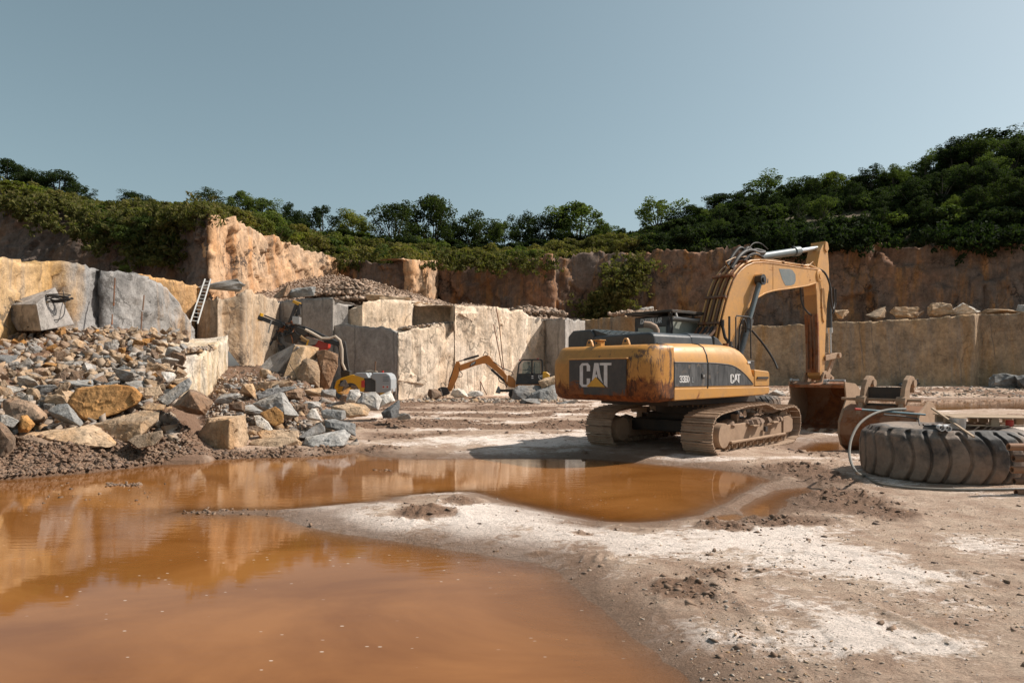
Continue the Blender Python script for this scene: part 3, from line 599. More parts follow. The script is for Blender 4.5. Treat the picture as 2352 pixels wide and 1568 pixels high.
# cliffs behind
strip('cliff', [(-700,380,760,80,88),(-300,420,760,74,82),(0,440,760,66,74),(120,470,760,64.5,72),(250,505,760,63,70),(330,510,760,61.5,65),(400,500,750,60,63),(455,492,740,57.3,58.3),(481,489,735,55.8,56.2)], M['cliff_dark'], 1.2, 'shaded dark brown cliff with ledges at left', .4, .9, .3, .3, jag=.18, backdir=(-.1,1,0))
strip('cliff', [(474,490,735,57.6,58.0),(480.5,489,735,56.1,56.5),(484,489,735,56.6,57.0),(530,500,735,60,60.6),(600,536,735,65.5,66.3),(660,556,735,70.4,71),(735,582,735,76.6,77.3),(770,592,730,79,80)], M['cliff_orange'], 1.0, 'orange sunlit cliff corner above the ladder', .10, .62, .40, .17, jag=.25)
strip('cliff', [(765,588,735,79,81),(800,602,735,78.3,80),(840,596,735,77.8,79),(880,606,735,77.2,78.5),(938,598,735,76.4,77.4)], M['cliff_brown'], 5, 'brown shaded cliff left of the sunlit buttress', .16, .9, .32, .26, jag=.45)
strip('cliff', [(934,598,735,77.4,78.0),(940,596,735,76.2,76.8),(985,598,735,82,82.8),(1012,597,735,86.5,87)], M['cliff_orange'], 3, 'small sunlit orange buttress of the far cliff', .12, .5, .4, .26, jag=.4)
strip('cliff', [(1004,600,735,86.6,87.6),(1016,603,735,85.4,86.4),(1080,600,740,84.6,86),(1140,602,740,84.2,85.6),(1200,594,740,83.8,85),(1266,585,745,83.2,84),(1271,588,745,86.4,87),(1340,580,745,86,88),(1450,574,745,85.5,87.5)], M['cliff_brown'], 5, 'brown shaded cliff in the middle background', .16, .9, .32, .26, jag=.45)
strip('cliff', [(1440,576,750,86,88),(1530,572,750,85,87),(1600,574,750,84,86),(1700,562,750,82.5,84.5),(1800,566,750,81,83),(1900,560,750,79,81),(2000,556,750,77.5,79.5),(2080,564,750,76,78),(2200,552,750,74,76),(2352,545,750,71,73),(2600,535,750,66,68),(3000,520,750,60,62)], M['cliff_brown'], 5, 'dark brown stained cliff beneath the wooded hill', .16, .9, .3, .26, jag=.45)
# the terrace of broken stone between benches and cliffs: a sloping sheet
def tz(px, d):
    y = np.interp(px, [300,520,620,720,760,830,930,1000,1100,1250,1400,1500,1700,2352,3000], [640,662,658,648,643,655,676,690,698,708,716,722,735,726,715])
    zf = CAMH-(y-HY)/F*78
    zn = np.interp(px, [300,520,640,765,912,1043,1255,1340,1500,1730,2352,3000], [6.6,6.5,6.6,6.9,6.3,6.2,6.1,6.2,6.4,5.8,6.4,7.2])
    return zn-.35+(zf-zn+.35)*sstep(0, 1, (d-tstart(px))/26)
def tstart(px): return np.interp(px, [250,560,640,760,840,912,1043,1150,1255,1340,1400,1730,2352,3000], [50,50,51,50,49.5,50,54.5,56,61.5,65.5,65.5,62,59.5,56.5])
pxg = np.linspace(250, 3000, 330); dg = np.linspace(0, 1, 90)
A, B = np.meshgrid(pxg, dg); A, B = A.ravel(), B.ravel(); B = tstart(A)+B*(92-tstart(A))
sx = (A-CX)/F*B
P = np.stack([sx, B, tz(A, B)+(fbm(np.stack([sx*.6, B*.6, B*0],1), 5, 61)-.5)*.9-.15-1.0*(1-sstep(0, 3, B-tstart(A))) ], 1)
ii = np.arange(89)[:,None]*330+np.arange(329)[None,:]
t = NT('terrace_gravel', .95); v = t.pos(); n1 = t.noise(v, 1.2, 8, .7); n2 = t.noise(v, 7, 6, .7)
t.col(t.mix(.7, t.mix(n1, (.30,.205,.145), (.46,.34,.25)), t.ramp(n2, [(.3,.55),(.7,1.3)]), 'MULTIPLY')); t.bump(n2, .8, .12); M['gravel'] = t.m
tag(link(mesh_np('terrace', P, np.stack([ii, ii+1, ii+331, ii+330], -1).reshape(-1,4)), 'terrace', M['gravel']), 'terrace of broken stone on top of the benches', 'terrain', kind='structure')
def terrace_pts(n, a, b, d0, d1, seed, zoff=0):
    r = np.random.default_rng(seed); px = r.uniform(a, b, n); d = r.uniform(d0, d1, n); d = np.maximum(d, tstart(px)+.8); x = (px-CX)/F*d
    return np.stack([x, d, tz(px, d)+(fbm(np.stack([x*.6, d*.6, d*0],1), 5, 61)-.5)*.9-.1+zoff], 1)
rubble_sheet('rubble', np.concatenate([terrace_pts(9000, 560, 1330, 52, 79, 3), terrace_pts(2600, 640, 950, 60, 79, 4, .1)]), .05, .26, 'pinkish broken stone spread on the middle terrace', M['debris'], 5)
rubble_sheet('rubble', terrace_pts(5200, 1340, 2700, 58, 74, 6, .05), .05, .36, 'grey broken stone along top of the long right bench', M['debris'], 7)
r = np.random.default_rng(2)
def mound(px, py, d, wpx, hpx, n, seed):
    r = np.random.default_rng(seed); a = np.sqrt(r.uniform(0,1,n)); th = r.uniform(0,6.28,n); R_ = wpx/F*d/2
    c = PX(px, py, d); H_ = hpx/F*d
    return np.stack([c.x+a*np.cos(th)*R_, c.y+a*np.sin(th)*R_*.6, c.z+H_*(1-a)*r.uniform(.6,1.05,n)], 1)
rubble_sheet('rubble', np.concatenate([mound(800,682,62,190,42,1500,1), mound(1215,722,58,170,22,900,2), mound(860,690,58,160,14,700,3), mound(1470,722,60,150,8,300,9)]), .06, .42, 'heaps of pinkish rubble at the foot of the far cliff', M['debris'], 8)
# hill behind the cliff tops
CT = [(-700,380,88),(-300,420,82),(0,440,74),(120,470,72),(250,505,70),(400,500,63),(484,489,57),(600,536,66),(735,582,77),(800,600,80),(935,598,77.6),(1010,597,86),(1140,602,85.6),(1268,586,84.5),(1450,575,87.5),(1600,573,86),(1800,566,83),(2000,556,79.5),(2352,545,73),(3000,520,62)]
SKY = [(-700,340),(-300,390),(0,422),(120,440),(250,468),(440,472),(500,478),(600,510),(760,548),(900,562),(1050,576),(1200,578),(1330,566),(1420,548),(1500,522),(1650,480),(1800,446),(2000,425),(2100,405),(2200,372),(2352,345),(3000,260)]
def hill(px, s):   # s: 0 at the cliff top .. 1 at the skyline
    yt = np.interp(px, [c[0] for c in CT], [c[1] for c in CT]); d0 = np.interp(px, [c[0] for c in CT], [c[2] for c in CT])+np.interp(px, [480,600,1200,1280,1500], [2.2,2.6,2.6,4.6,3.2])
    ys = np.interp(px, [c[0] for c in SKY], [c[1] for c in SKY]); d1 = d0+np.interp(px, [0,480,900,1300,2352], [16,22,26,28,30])
    z0 = CAMH-(yt-HY)/F*d0-.3; z1 = CAMH-(ys-HY)/F*d1-.5
    d = d0+(d1-d0)*s; e = np.minimum(s, 1); z = z0+(z1-z0)*(e*.75+.25*np.sqrt(np.maximum(e,0)))+np.maximum(s-1, 0)*1.5
    return np.stack([(px-CX)/F*d, d, z], -1)
pxg = np.linspace(-700, 3000, 380); sg = np.concatenate([[-.12], np.linspace(0, 1, 26), [1.3, 2, 4, 9]])
A, B = np.meshgrid(pxg, sg); P = hill(A.ravel(), np.maximum(B.ravel(),-.03)); P[:380,2] -= 2.5
P[:,2] += (fbm(P*.25, 4, 71)-.5)*1.6*(B.ravel() > .05)
ii = np.arange(len(sg)-1)[:,None]*380+np.arange(379)[None,:]
t = NT('hill_earth', .95); v = t.pos(); n1 = t.noise(v, .5, 8, .7)
t.col(t.mix(t.ramp(n1, [(.4,0.0),(.6,1.0)]), (.045,.055,.018), (.13,.085,.05))); t.bump(n1, .8, .4)
tag(link(mesh_np('hill', P, np.stack([ii, ii+1, ii+381, ii+380], -1).reshape(-1,4)), 'hill', t.m), 'overgrown hillside above the quarry cliffs', 'hill', kind='structure')
# ------------------------------------------------------------------ vegetation
def leaf_mat(name, cols):
    t = NT(name, .95); t.b.inputs['Specular IOR Level'].default_value = .15; r = t.island(); k = len(cols)
    c = t.ramp(r, [(i/max(1,k-1)*.999, q) for i, q in enumerate(cols)])
    c = t.mix(1.0, c, t.ramp(t.orand(), [(0,(.7,.75,.7)),(.5,(1,1,1)),(1,(1.35,1.25,1.0))]), 'MULTIPLY')
    t.col(c); tl = t.n('ShaderNodeBsdfTranslucent'); t.plug(tl.inputs[0], t.mix(1.0, c, (1.3,1.5,.6), 'MULTIPLY'))
    ms = t.n('ShaderNodeMixShader'); ms.inputs[0].default_value = .36; t.plug(ms.inputs[1], t.b.outputs[0]); t.plug(ms.inputs[2], tl.outputs[0]); t.plug(t.out.inputs[0], ms.outputs[0])
    return t.m
M['leaf_dark'] = leaf_mat('dark_leaves', [(0.019,0.030,0.012),(0.027,0.041,0.016),(0.041,0.055,0.019),(0.023,0.035,0.014)])
M['leaf_green'] = leaf_mat('green_leaves', [(0.057,0.083,0.026),(0.084,0.112,0.033),(0.112,0.132,0.039),(0.063,0.087,0.028)])
M['leaf_yellow'] = leaf_mat('yellowish_leaves', [(0.106,0.131,0.031),(0.150,0.163,0.040),(0.188,0.181,0.048),(0.094,0.112,0.031)])
M['leaf_gorse'] = leaf_mat('gorse_leaves', [(0.072,0.084,0.026),(0.114,0.110,0.034),(0.150,0.134,0.046),(0.192,0.156,0.066),(0.062,0.074,0.024)])
t = NT('bark', .9); t.col(t.mix(t.noise(t.map(t.tc(),(4,4,1)),3,6), (.07,.055,.04), (.16,.13,.10))); M['bark'] = t.m
def leaves(cen, rad, per, size, r, up=.0, elong=1.5):
    """leaf quads around cluster centres"""
    n = len(cen)*per; c = np.repeat(np.asarray(cen), per, 0); rr = np.repeat(np.asarray(rad), per)
    d = r.normal(0,1,(n,3)); d /= np.linalg.norm(d,axis=1)[:,None]; q = c+d*(rr*r.uniform(.25,1,n)**.5)[:,None]*np.array([1,1,.75])
    nn = d*.7+r.normal(0,.6,(n,3))+np.array([0,0,.45]); nn /= np.linalg.norm(nn,axis=1)[:,None]
    a = np.cross(nn, r.normal(0,1,(n,3))); a[:,2] += up; a /= np.linalg.norm(a,axis=1)[:,None]+1e-9; b = np.cross(nn,a)
    s = size*r.uniform(.6,1.3,n)[:,None]
    V = np.stack([q-a*s*elong*.5, q+b*s*.42, q+a*s*elong*.5, q-b*s*.42], 1).reshape(-1,3)
    return V, np.arange(4*n).reshape(-1,4)
def tree_proto(seed, h=1.0, spread=.42, ncl=62, per=135, size=.025, trunk=.14, sparse=False):
    r = np.random.default_rng(seed); mb = MB(); ends = []
    top = Vector((r.normal(0,.03), r.normal(0,.03), trunk+.18))
    mb.tube([(0,0,-.06),(r.normal(0,.01),r.normal(0,.01),trunk*.5),(top.x*.6,top.y*.6,trunk),tuple(top),(top.x*1.5,top.y*1.5,.82)], [.030,.024,.020,.014,.004], 7)
    nl = 9
    for i in range(nl):
        a = i*2.4+r.uniform(-.4,.4); z0 = trunk*r.uniform(.65,1.3); rad = spread*r.uniform(.55,1.0); z1 = r.uniform(.45,.92)
        p0 = Vector((top.x*.7,top.y*.7,z0)); p2 = Vector((math.cos(a)*rad, math.sin(a)*rad, z1)); p1 = p0.lerp(p2,.5)+Vector((0,0,.06*r.normal()))
        mb.tube([p0,p1,p2], [.012,.008,.003], 5); ends += [p2, p1.lerp(p2,.55)]
    cen = [tuple(e) for e in ends]; rad = [r.uniform(.09,.16) for _ in ends]
    while len(cen) < ncl:
        a = r.uniform(0,6.28); z = r.uniform(.06,1.0); prof = math.sin(min(1,max(0,(z+.12)/1.14))*math.pi)**.7
        q = spread*prof*r.uniform(.35,1.0); cen.append((math.cos(a)*q, math.sin(a)*q, z*.95)); rad.append(r.uniform(.07,.15))
    V, Q = leaves(cen, np.array(rad)*(1.0 if not sparse else .9), per, size, r)
    tm = bpy.data.meshes.new('trunk'); tm.from_pydata(mb.v, [], mb.f); tm.materials.append(M['bark'])
    return tm, mesh_np('crown', V, Q)
def shrub_proto(seed, ncl=26, per=95, size=.065, spiky=False):
    r = np.random.default_rng(seed); cen = []; rad = []; mb = MB()
    for i in range(ncl):
        a = r.uniform(0,6.28); q = r.uniform(0,1)**.6; cen.append((math.cos(a)*q*.5, math.sin(a)*q*.5, .15+r.uniform(0,.75)*(1-.5*q))); rad.append(r.uniform(.12,.22))
    for i in range(7):
        c = cen[i]; mb.tube([(0,0,-.1),(c[0]*.5,c[1]*.5,c[2]*.6),c], [.03,.02,.006], 5)
    V, Q = leaves(cen, rad, per, size, r, .9 if spiky else 0, 2.2 if spiky else 1.5)
    tm = bpy.data.meshes.new('stem'); tm.from_pydata(mb.v, [], mb.f); tm.materials.append(M['bark'])
    return tm, mesh_np('foliage', V, Q)
TP = [tree_proto(1), tree_proto(2, spread=.36, ncl=56), tree_proto(3, spread=.5, ncl=70), tree_proto(4, spread=.34, ncl=46, per=100, sparse=True), tree_proto(5, spread=.46, ncl=66, trunk=.12), tree_proto(6, spread=.4, ncl=50, per=110, sparse=True)]
SP = [shrub_proto(11), shrub_proto(12, 26), shrub_proto(13, 22, 110, .05, True), shrub_proto(14, 28, 100, .055, True), shrub_proto(15,30)]
PM = {}
def plant(protos, kind, i, leafm, loc, h, w, label, group, rz, name, cat):
    tm, cm = protos[i % len(protos)]; k = (kind, i % len(protos), leafm)
    if k not in PM: q = cm.copy(); q.materials.append(M[leafm]); PM[k] = q
    e = empty(name, loc, rz, label, cat, group); e.scale = (w, w, h)
    for me, nm in ((tm, 'trunk' if kind == 'tree' else 'stem'), (PM[k], 'crown' if kind == 'tree' else 'foliage')):
        o = bpy.data.objects.new(nm, me); C.objects.link(o); o.parent = e
    return e
rr = random.Random(5)
ORD = ['first','second','third','fourth','fifth','sixth','seventh','eighth','ninth','tenth','eleventh','twelfth','thirteenth','fourteenth','fifteenth','sixteenth','seventeenth']
# skyline trees: px, top row, width in px, s on the hill, leaf kind, words
TREES_L = [(-60,352,110,.9,'dark'),(22,368,95,.9,'dark'),(75,398,70,.8,'dark'),(132,392,110,.95,'dark'),(185,428,60,.8,'dark'),(310,440,75,1.0,'dark'),(478,438,80,1.0,'dark'),(556,446,70,1.0,'green'),(605,456,90,.9,'green')]
TREES_C = [(668,464,70,1.0,'dark'),(742,472,85,1.0,'dark'),(810,484,95,1.0,'yellow'),(905,472,125,1.0,'dark'),(985,452,120,1.05,'dark'),(1045,512,70,1.0,'dark'),(1098,486,110,1.05,'dark'),(1158,512,75,1.0,'green'),(1205,488,85,1.05,'dark'),(1262,490,95,1.0,'dark'),(1322,468,135,1.0,'green'),(1385,516,80,.9,'green')]
TREES_R = [(1512,452,130,.75,'green'),(1590,470,90,.7,'dark'),(1660,438,90,.8,'dark'),(1705,440,80,.7,'dark'),(1762,396,125,.9,'green'),(1850,408,100,.9,'dark'),(1910,408,90,.9,'dark'),(1975,402,100,.9,'dark'),(2062,392,110,1.0,'green'),(2140,345,90,1.1,'dark'),(2200,330,110,.95,'green'),(2265,294,150,1.0,'dark'),(2350,300,120,.9,'dark'),(2450,280,150,.9,'dark'),(2560,270,150,.9,'dark')]
def words(lst, zone, i, leaf, wpx):
    a = {'dark':'dark green','green':'mid green','yellow':'yellowish green'}[leaf]; b = 'broad' if wpx > 105 else ('small' if wpx < 78 else 'rounded')
    return f'{b} {a} tree, {ORD[i]} from the left {zone}'
for zi, (a_, b2_, grp, zone) in enumerate(((640,1450,'bushes at the foot of the middle skyline trees','at the foot of the middle skyline trees'),(0,640,'bushes on the left skyline','along the left skyline'))):
    px = a_; j = 0
    while px < b2_:
        b = hill(np.array(float(px)), np.array(.93)); d = b[1]; h = rr.uniform(24,46)*(1 if zi == 0 else .55)/F*d; lf = rr.choice(['dark','dark','green'])
        plant(SP, 'shrub', rr.randrange(5), 'leaf_'+lf, (b[0], d, b[2]-.3), h*1.1, h*rr.uniform(1.2,1.7), f'{"dark" if lf == "dark" else "lighter"} leafy bush {zone}, number {j+1} from the left' if False else f'{"dark" if lf == "dark" else "lighter"} leafy bush, {(["first","second","third","fourth","fifth","sixth","seventh","eighth","ninth","tenth","eleventh","twelfth","thirteenth","fourteenth","fifteenth","sixteenth","seventeenth","eighteenth","nineteenth","twentieth","twenty first","twenty second","twenty third","twenty fourth","twenty fifth","twenty sixth","twenty seventh"]+["rightmost"]*9)[j]} from the left {zone}', grp, rr.uniform(0,6.28), 'bush', 'bush')
        px += rr.uniform(24,40) if zi == 0 else rr.uniform(30,60); j += 1
for lst, zone, grp in ((TREES_L, 'along the skyline above the left cliff', 'trees above the left cliff'), (TREES_C, 'along the low middle skyline', 'trees along the middle skyline'), (TREES_R, 'along top of the wooded right hill', 'trees on top of the right hill')):
    for i, (px, ty, wpx, s, leaf) in enumerate(lst):
        b = hill(np.array(float(px)), np.array(float(s))); d = b[1]; zt = CAMH-(ty-HY)/F*d
        h = max(zt-b[2]+.3, 2.0)*(.9 if lst is TREES_R else 1)*rr.uniform(.93,1.07); wd = wpx/F*d
        plant(TP, 'tree', i*5+len(lst), 'leaf_'+leaf, (b[0], d, b[2]-.3-.16*h), h*1.20, max(wd/.80, h*.85), words(lst, zone, i, leaf, wpx), grp, rr.uniform(0,6.28), 'tree', 'tree')
# the wood covering the right hill: rows of trees below the skyline, seen as one dark slope
ROWS = [(.12,'lowest'),(.34,'second'),(.56,'third'),(.78,'upper')]
for k, (s, rw) in enumerate(ROWS):
    px = 1560+k*30; j = 0
    while px < 2640:
        q = px+rr.uniform(-18,18); b = hill(np.array(q), np.array(s+rr.uniform(-.07,.07))); d = b[1]
        hpx = np.interp(q, [1500,1750,2000,2352,2700], [40,50,56,84,95])*rr.uniform(.65,1.2)
        if not (k <= 1 and 1740 < q < 2010 and rr.random() < .85):
            h = hpx/F*d; leaf = rr.choice(['dark','dark','dark','green'])
            vis = q < 2360
            lb = f'{"dark" if leaf=="dark" else "lighter"} green tree, {ORD[min(j,16)]} from the left in the {rw} row of the wooded right hill'
            plant(TP, 'tree', rr.randrange(6), 'leaf_'+leaf, (b[0], d, b[2]-.4), h*1.1, h*rr.uniform(.95,1.35), lb, 'trees of the wooded right hill', rr.uniform(0,6.28), 'tree', 'tree')
        j += 1; px += np.interp(px, [1500,2000,2352], [46,54,70])
# shrubs along the cliff edges: px, row of the base, height px, width px, s, leaf, words
SH = [(250,540,44,60,None,'green',64.5),(305,560,56,70,None,'green',62.5),(345,530,44,56,None,'green',62),(385,505,34,56,None,'gorse',63),(425,495,36,54,None,'gorse',62),(150,488,28,62,None,'gorse',70),(30,445,34,86,None,'yellow',75),(395,565,36,42,None,'green',60.5),(355,610,24,34,None,'gorse',59),(285,622,20,26,None,'green',58)]
for i, (px, py, hp, wp, s, leaf, d) in enumerate(SH):
    p = PX(px, py+4, d); h = hp/F*d*1.15
    plant(SP, 'shrub', i, 'leaf_'+leaf, (p.x, p.y, p.z), h, wp/F*d, f'{ {"green":"green bushy","dark":"dark leafy","gorse":"olive green prickly","yellow":"yellowish green"}[leaf]} shrub, {ORD[min(i,16)]} of those growing on the left cliff ledges', 'shrubs on the left cliff ledges', rr.uniform(0,6.28), 'shrub', 'shrub')
n = 0
for px0, px1, step, hp, grp, zone in ((20,480,34,30,'shrubs above the left cliff','behind the left cliff edge'),(500,800,26,40,'shrubs above the orange cliff','above the orange cliff corner'),(800,1480,34,32,'shrubs along the far cliff edge','along the far cliff edge'),(1480,2400,42,46,'shrubs at the foot of the wood','above the dark right cliff')):
    for row in (0,1):
        px = px0+row*step*.5; j = 0
        while px < px1:
            s = .05+row*.38+rr.uniform(-.04,.08); b = hill(np.array(px+rr.uniform(-8,8)), np.array(s)); d = b[1]
            h = hp/F*d*rr.uniform(.7,1.3); leaf = rr.choice(['gorse','green','gorse','yellow'] if px < 800 else (['gorse','gorse','green'] if px < 1480 else ['dark','dark','green']))
            cw = {"green":"leafy green","dark":"dark leafy","gorse":"olive prickly","yellow":"yellowish"}[leaf]
            plant(SP, 'shrub', rr.randrange(5), 'leaf_'+leaf, (b[0], d, b[2]-.25), h*1.1, h*rr.uniform(1.1,1.7), f'{cw} shrub, {ORD[min(j,16)]} from the left in the {["front","back"][row]} row {zone}', grp, rr.uniform(0,6.28), 'shrub', 'shrub')
            px += step*rr.uniform(.8,1.3); j += 1
# ground cover that nobody could count
r = np.random.default_rng(9)
def cover(name, n, a, b, s0, s1, size, leaf, label, per=10, rad=.45, dens=None):
    px = r.uniform(a, b, n); s = r.uniform(s0, s1, n)
    if dens is not None: k = dens(px, s) > r.uniform(0,1,n); px, s = px[k], s[k]
    c = hill(px, s); c[:,2] += (fbm(c*.25, 4, 71)-.5)*1.6*(s > .05)+r.uniform(-.05,.55,len(px))*rad*1.6
    V, Q = leaves(c, r.uniform(.5,1,len(px))*rad, per, size, r, .5, 1.9)
    tag(link(mesh_np(name, V, Q), name, M[leaf]), label, 'ground cover', kind='stuff')
cover('gorse', 9000, -400, 820, -.02, 1.05, .19, 'leaf_gorse', 'olive gorse and grass covering the left hillside', 20, .55)
cover('gorse', 9000, 780, 1500, -.02, 1.05, .20, 'leaf_gorse', 'low gorse covering the middle hillside', 20, .6)
cover('undergrowth', 9000, 1440, 2700, -.02, 1.05, .28, 'leaf_dark', 'dark undergrowth beneath the trees of the right hill', 18, .7, dens=lambda p, s: np.where((p > 1745) & (p < 2005) & (s < .46) & (s > .06), .12, 1.0))
def face_cover(name, pts, n, size, rad, leaf, label, per=14):
    """leaves on a patch of cliff: pts are (px,row,depth) of a quad"""
    q = [np.array(PX(*p)) for p in pts]; a, b = r.uniform(0,1,n), r.uniform(0,1,n)
    c = (q[0]*((1-a)*(1-b))[:,None]+q[1]*(a*(1-b))[:,None]+q[2]*(a*b)[:,None]+q[3]*((1-a)*b)[:,None])
    c = c+r.normal(0, .55, c.shape)*(2.0 if 'diagonal' in label else 1.0); keep = fbm(c*.38, 4, 88) > (.49 if 'diagonal' in label else .46); c = c[keep]
    V, Q = leaves(c, r.uniform(.5,1,len(c))*rad, per, size, r, .5, 1.9)
    tag(link(mesh_np(name, V, Q), name, M[leaf]), label, 'ground cover', kind='stuff')
face_cover('creeping_shrubs', [(1330,722,84.6),(1395,722,84),(1480,605,84.5),(1440,605,85)], 1100, .26, .6, 'leaf_gorse', 'dark diagonal band of scrub climbing the far cliff')
face_cover('creeping_shrubs', [(235,590,62.5),(420,600,59.5),(430,490,61.5),(210,480,68)], 800, .22, .5, 'leaf_gorse', 'scrub clinging to the shaded left cliff')
face_cover('creeping_shrubs', [(0,480,70),(230,560,64),(240,500,68),(0,445,74)], 700, .24, .4, 'leaf_gorse', 'brownish plants on the upper left cliff ledges')
face_cover('creeping_shrubs', [(1740,580,82.2),(2360,560,72),(2360,525,74.5),(1740,540,84)], 1300, .3, .7, 'leaf_dark', 'dark scrub hanging over the right cliff edge')
face_cover('creeping_shrubs', [(780,612,78),(1280,612,82.5),(1280,590,85.5),(780,590,79.5)], 900, .24, .5, 'leaf_gorse', 'scrub hanging over the far cliff edge')
face_cover('creeping_shrubs', [(330,520,63.2),(479,506,56.3),(479,482,57),(330,500,65)], 500, .2, .4, 'leaf_gorse', 'grass tufts along the rim of the shaded cliff corner')
# ------------------------------------------------------------------ boulders one can point at
def boulder(px, py, wpx, hpx, kind, i, label, yaw=0.0, tilt=0.0, depth=None, dep=.75, left=None, roll=0.0, name='boulder'):
    """centre px,py and visible width/height in the photo"""
    if depth is None:
        yb = py+hpx*.45
        if left == 1: depth = float(np.interp(yb, [752,880,1000,1060,1100], [27,19.5,15.5,13.8,12.6]))
        elif left == 2: depth = float(np.interp(yb, [838,868,903,955,1003,1040,1075], [37,33,29,22,18.5,16.5,15]))
        else: depth = CAMH*F/(yb-HY)
    W_, H_ = wpx/F*depth, hpx/F*depth
    p = PX(px, py, depth+W_*dep*.3)
    return rock(p, (W_*1.06, W_*dep, H_*1.08), kind, i, (tilt, roll, yaw), label, None, name, 'boulder')
def z3(x, y): return x/3.034, 574+y/3.034
def z4(x, y): return 402+x/3.213, 603+y/3.213
def z5(x, y): return 861.3+x/4.55, 631.6+y/4.55

# rocks whose outline shows plainly: hulls through the outline, with real thickness and facets towards the camera
def obould(zf, out, near, d, thick, kind, label, seed, bulge=.25, lean=.0, tol=0):
    r = np.random.default_rng(seed); O = [zf(*p) for p in out]; ys_ = [p[1] for p in O]; y0_, y1_ = min(ys_), max(ys_); cx_ = sum(p[0] for p in O)/len(O); cy_ = sum(ys_)/len(O); pts = []
    for x, y in O:
        k = (y1_-y)/max(1, y1_-y0_); dd = d+lean*k
        pts += [PX(x, y, dd+r.uniform(0,.15)*thick), PX(cx_+(x-cx_)*.93, cy_+(y-cy_)*.93, dd+thick*r.uniform(.6,1.0))]
    if near:
        for (x, y, k) in near: x, y = zf(x, y); pts.append(PX(x, y, d-k+lean*(y1_-y)/max(1, y1_-y0_)))
    elif bulge <= .13:
        for x, y in O: pts.append(PX(cx_+(x-cx_)*.94, cy_+(y-cy_)*.94, d-.06+lean*(y1_-y)/max(1, y1_-y0_)))
    else:
        for x, y in O:
            q = r.uniform(.45,.75); xx, yy = cx_+(x-cx_)*q, cy_+(y-cy_)*q; pts.append(PX(xx, yy, d-bulge*r.uniform(.4,1)+lean*(y1_-yy)/max(1, y1_-y0_)))
    return hull_rock('boulder', pts, kind, label, seed)
def pd(y_d): return float(np.interp(y_d, [752,880,1000,1060,1100], [27,19.5,15.5,13.8,12.6]))
OB3 = [([(460,1070),(530,965),(800,935),(930,950),(1000,1015),(960,1075),(830,1140),(620,1200),(560,1170)],None,16.6,.7,'orange','big rust orange slab standing in front of the rubble heap',3,.12,.5),
 ([(0,1190),(60,1250),(105,1310),(100,1400),(60,1480),(0,1500),(-160,1480),(-180,1260)],None,13.3,1.2,'brown','big brown boulder cut off by left edge of the photo',4,.3,.2),
 ([(20,1045),(110,1035),(250,1075),(330,1150),(300,1200),(130,1210),(40,1150)],[(60,1060,.1),(240,1100,.3),(300,1180,.35),(100,1190,.2)],15.6,1.1,'brown','large dark brown boulder left of the orange slab',5,.3,.5),
 ([(120,1290),(260,1270),(520,1240),(650,1215),(700,1240),(815,1355),(760,1375),(520,1385),(330,1330)],None,14.0,.9,'tan','long low yellow slab lying above the mud bank',6,.15,.9),
 ([(105,1300),(200,1290),(350,1330),(400,1390),(390,1460),(280,1480),(200,1420)],[(300,1340,.25),(290,1470,.3),(150,1310,.05)],13.8,.9,'brown','dark wedge boulder under the long yellow slab',7,.3,.3),
 ([(650,1215),(820,1180),(1000,1115),(1110,1130),(1105,1180),(1000,1290),(880,1350),(820,1350),(720,1250)],[(830,1185,.05),(975,1215,.35),(980,1290,.35),(850,1345,.3),(1090,1150,0)],14.9,1.1,'tan','broad brown block with pale right end, below the orange slab',8,.3,.3),
 ([(890,1330),(940,1295),(1130,1258),(1140,1300),(1080,1360),(960,1385)],None,14.0,.5,'tan','low pinkish tan boulder half sunk in mud bank',9,.12,.25),
 ([(120,1225),(150,1155),(190,1150),(245,1215),(200,1270),(130,1275)],None,14.5,.5,'orange','small tan pointed rock in front of the dark brown boulder',10,.15,.2),
 ([(330,1120),(400,1075),(470,1070),(515,1120),(580,1210),(560,1230),(420,1190)],[(420,1150,.2),(490,1130,.2),(520,1200,.15)],14.9,.7,'slate','grey angular boulder left below the orange slab',11,.2,.3),
 ([(0,1150),(40,1145),(135,1190),(90,1240),(0,1210)],None,14.3,.6,'grey','flat grey slab near left edge above the brown boulder',12,.12,.3),
 ([(1095,1045),(1250,930),(1320,890),(1340,920),(1320,965),(1160,1090)],None,16.4,.7,'grey','long pale grey slab tilted up to the right beside the cut block',13,.1,.4),
 ([(1195,1090),(1320,970),(1400,990),(1490,1060),(1430,1150),(1330,1140)],[(1330,1000,.3),(1400,1120,.3),(1250,1080,.2)],16.0,.9,'brown','orange brown wedge boulder under the tilted grey slab',14,.3,.3),
 ([(1000,960),(1110,950),(1140,1000),(1100,1020),(1005,1015)],None,17.0,.5,'tan','tan block right of the orange slab top',15,.12,.2),
 ([(975,1095),(1060,1065),(1160,1080),(1140,1115),(1010,1110)],None,16.2,.5,'tan','flat tan slab right of the orange slab foot',16,.1,.2)]
for out, near, d, th_, k, lb, sd_, bg, ln in OB3: obould(z3, out, near, d, th_, k, lb, sd_, bg, ln)
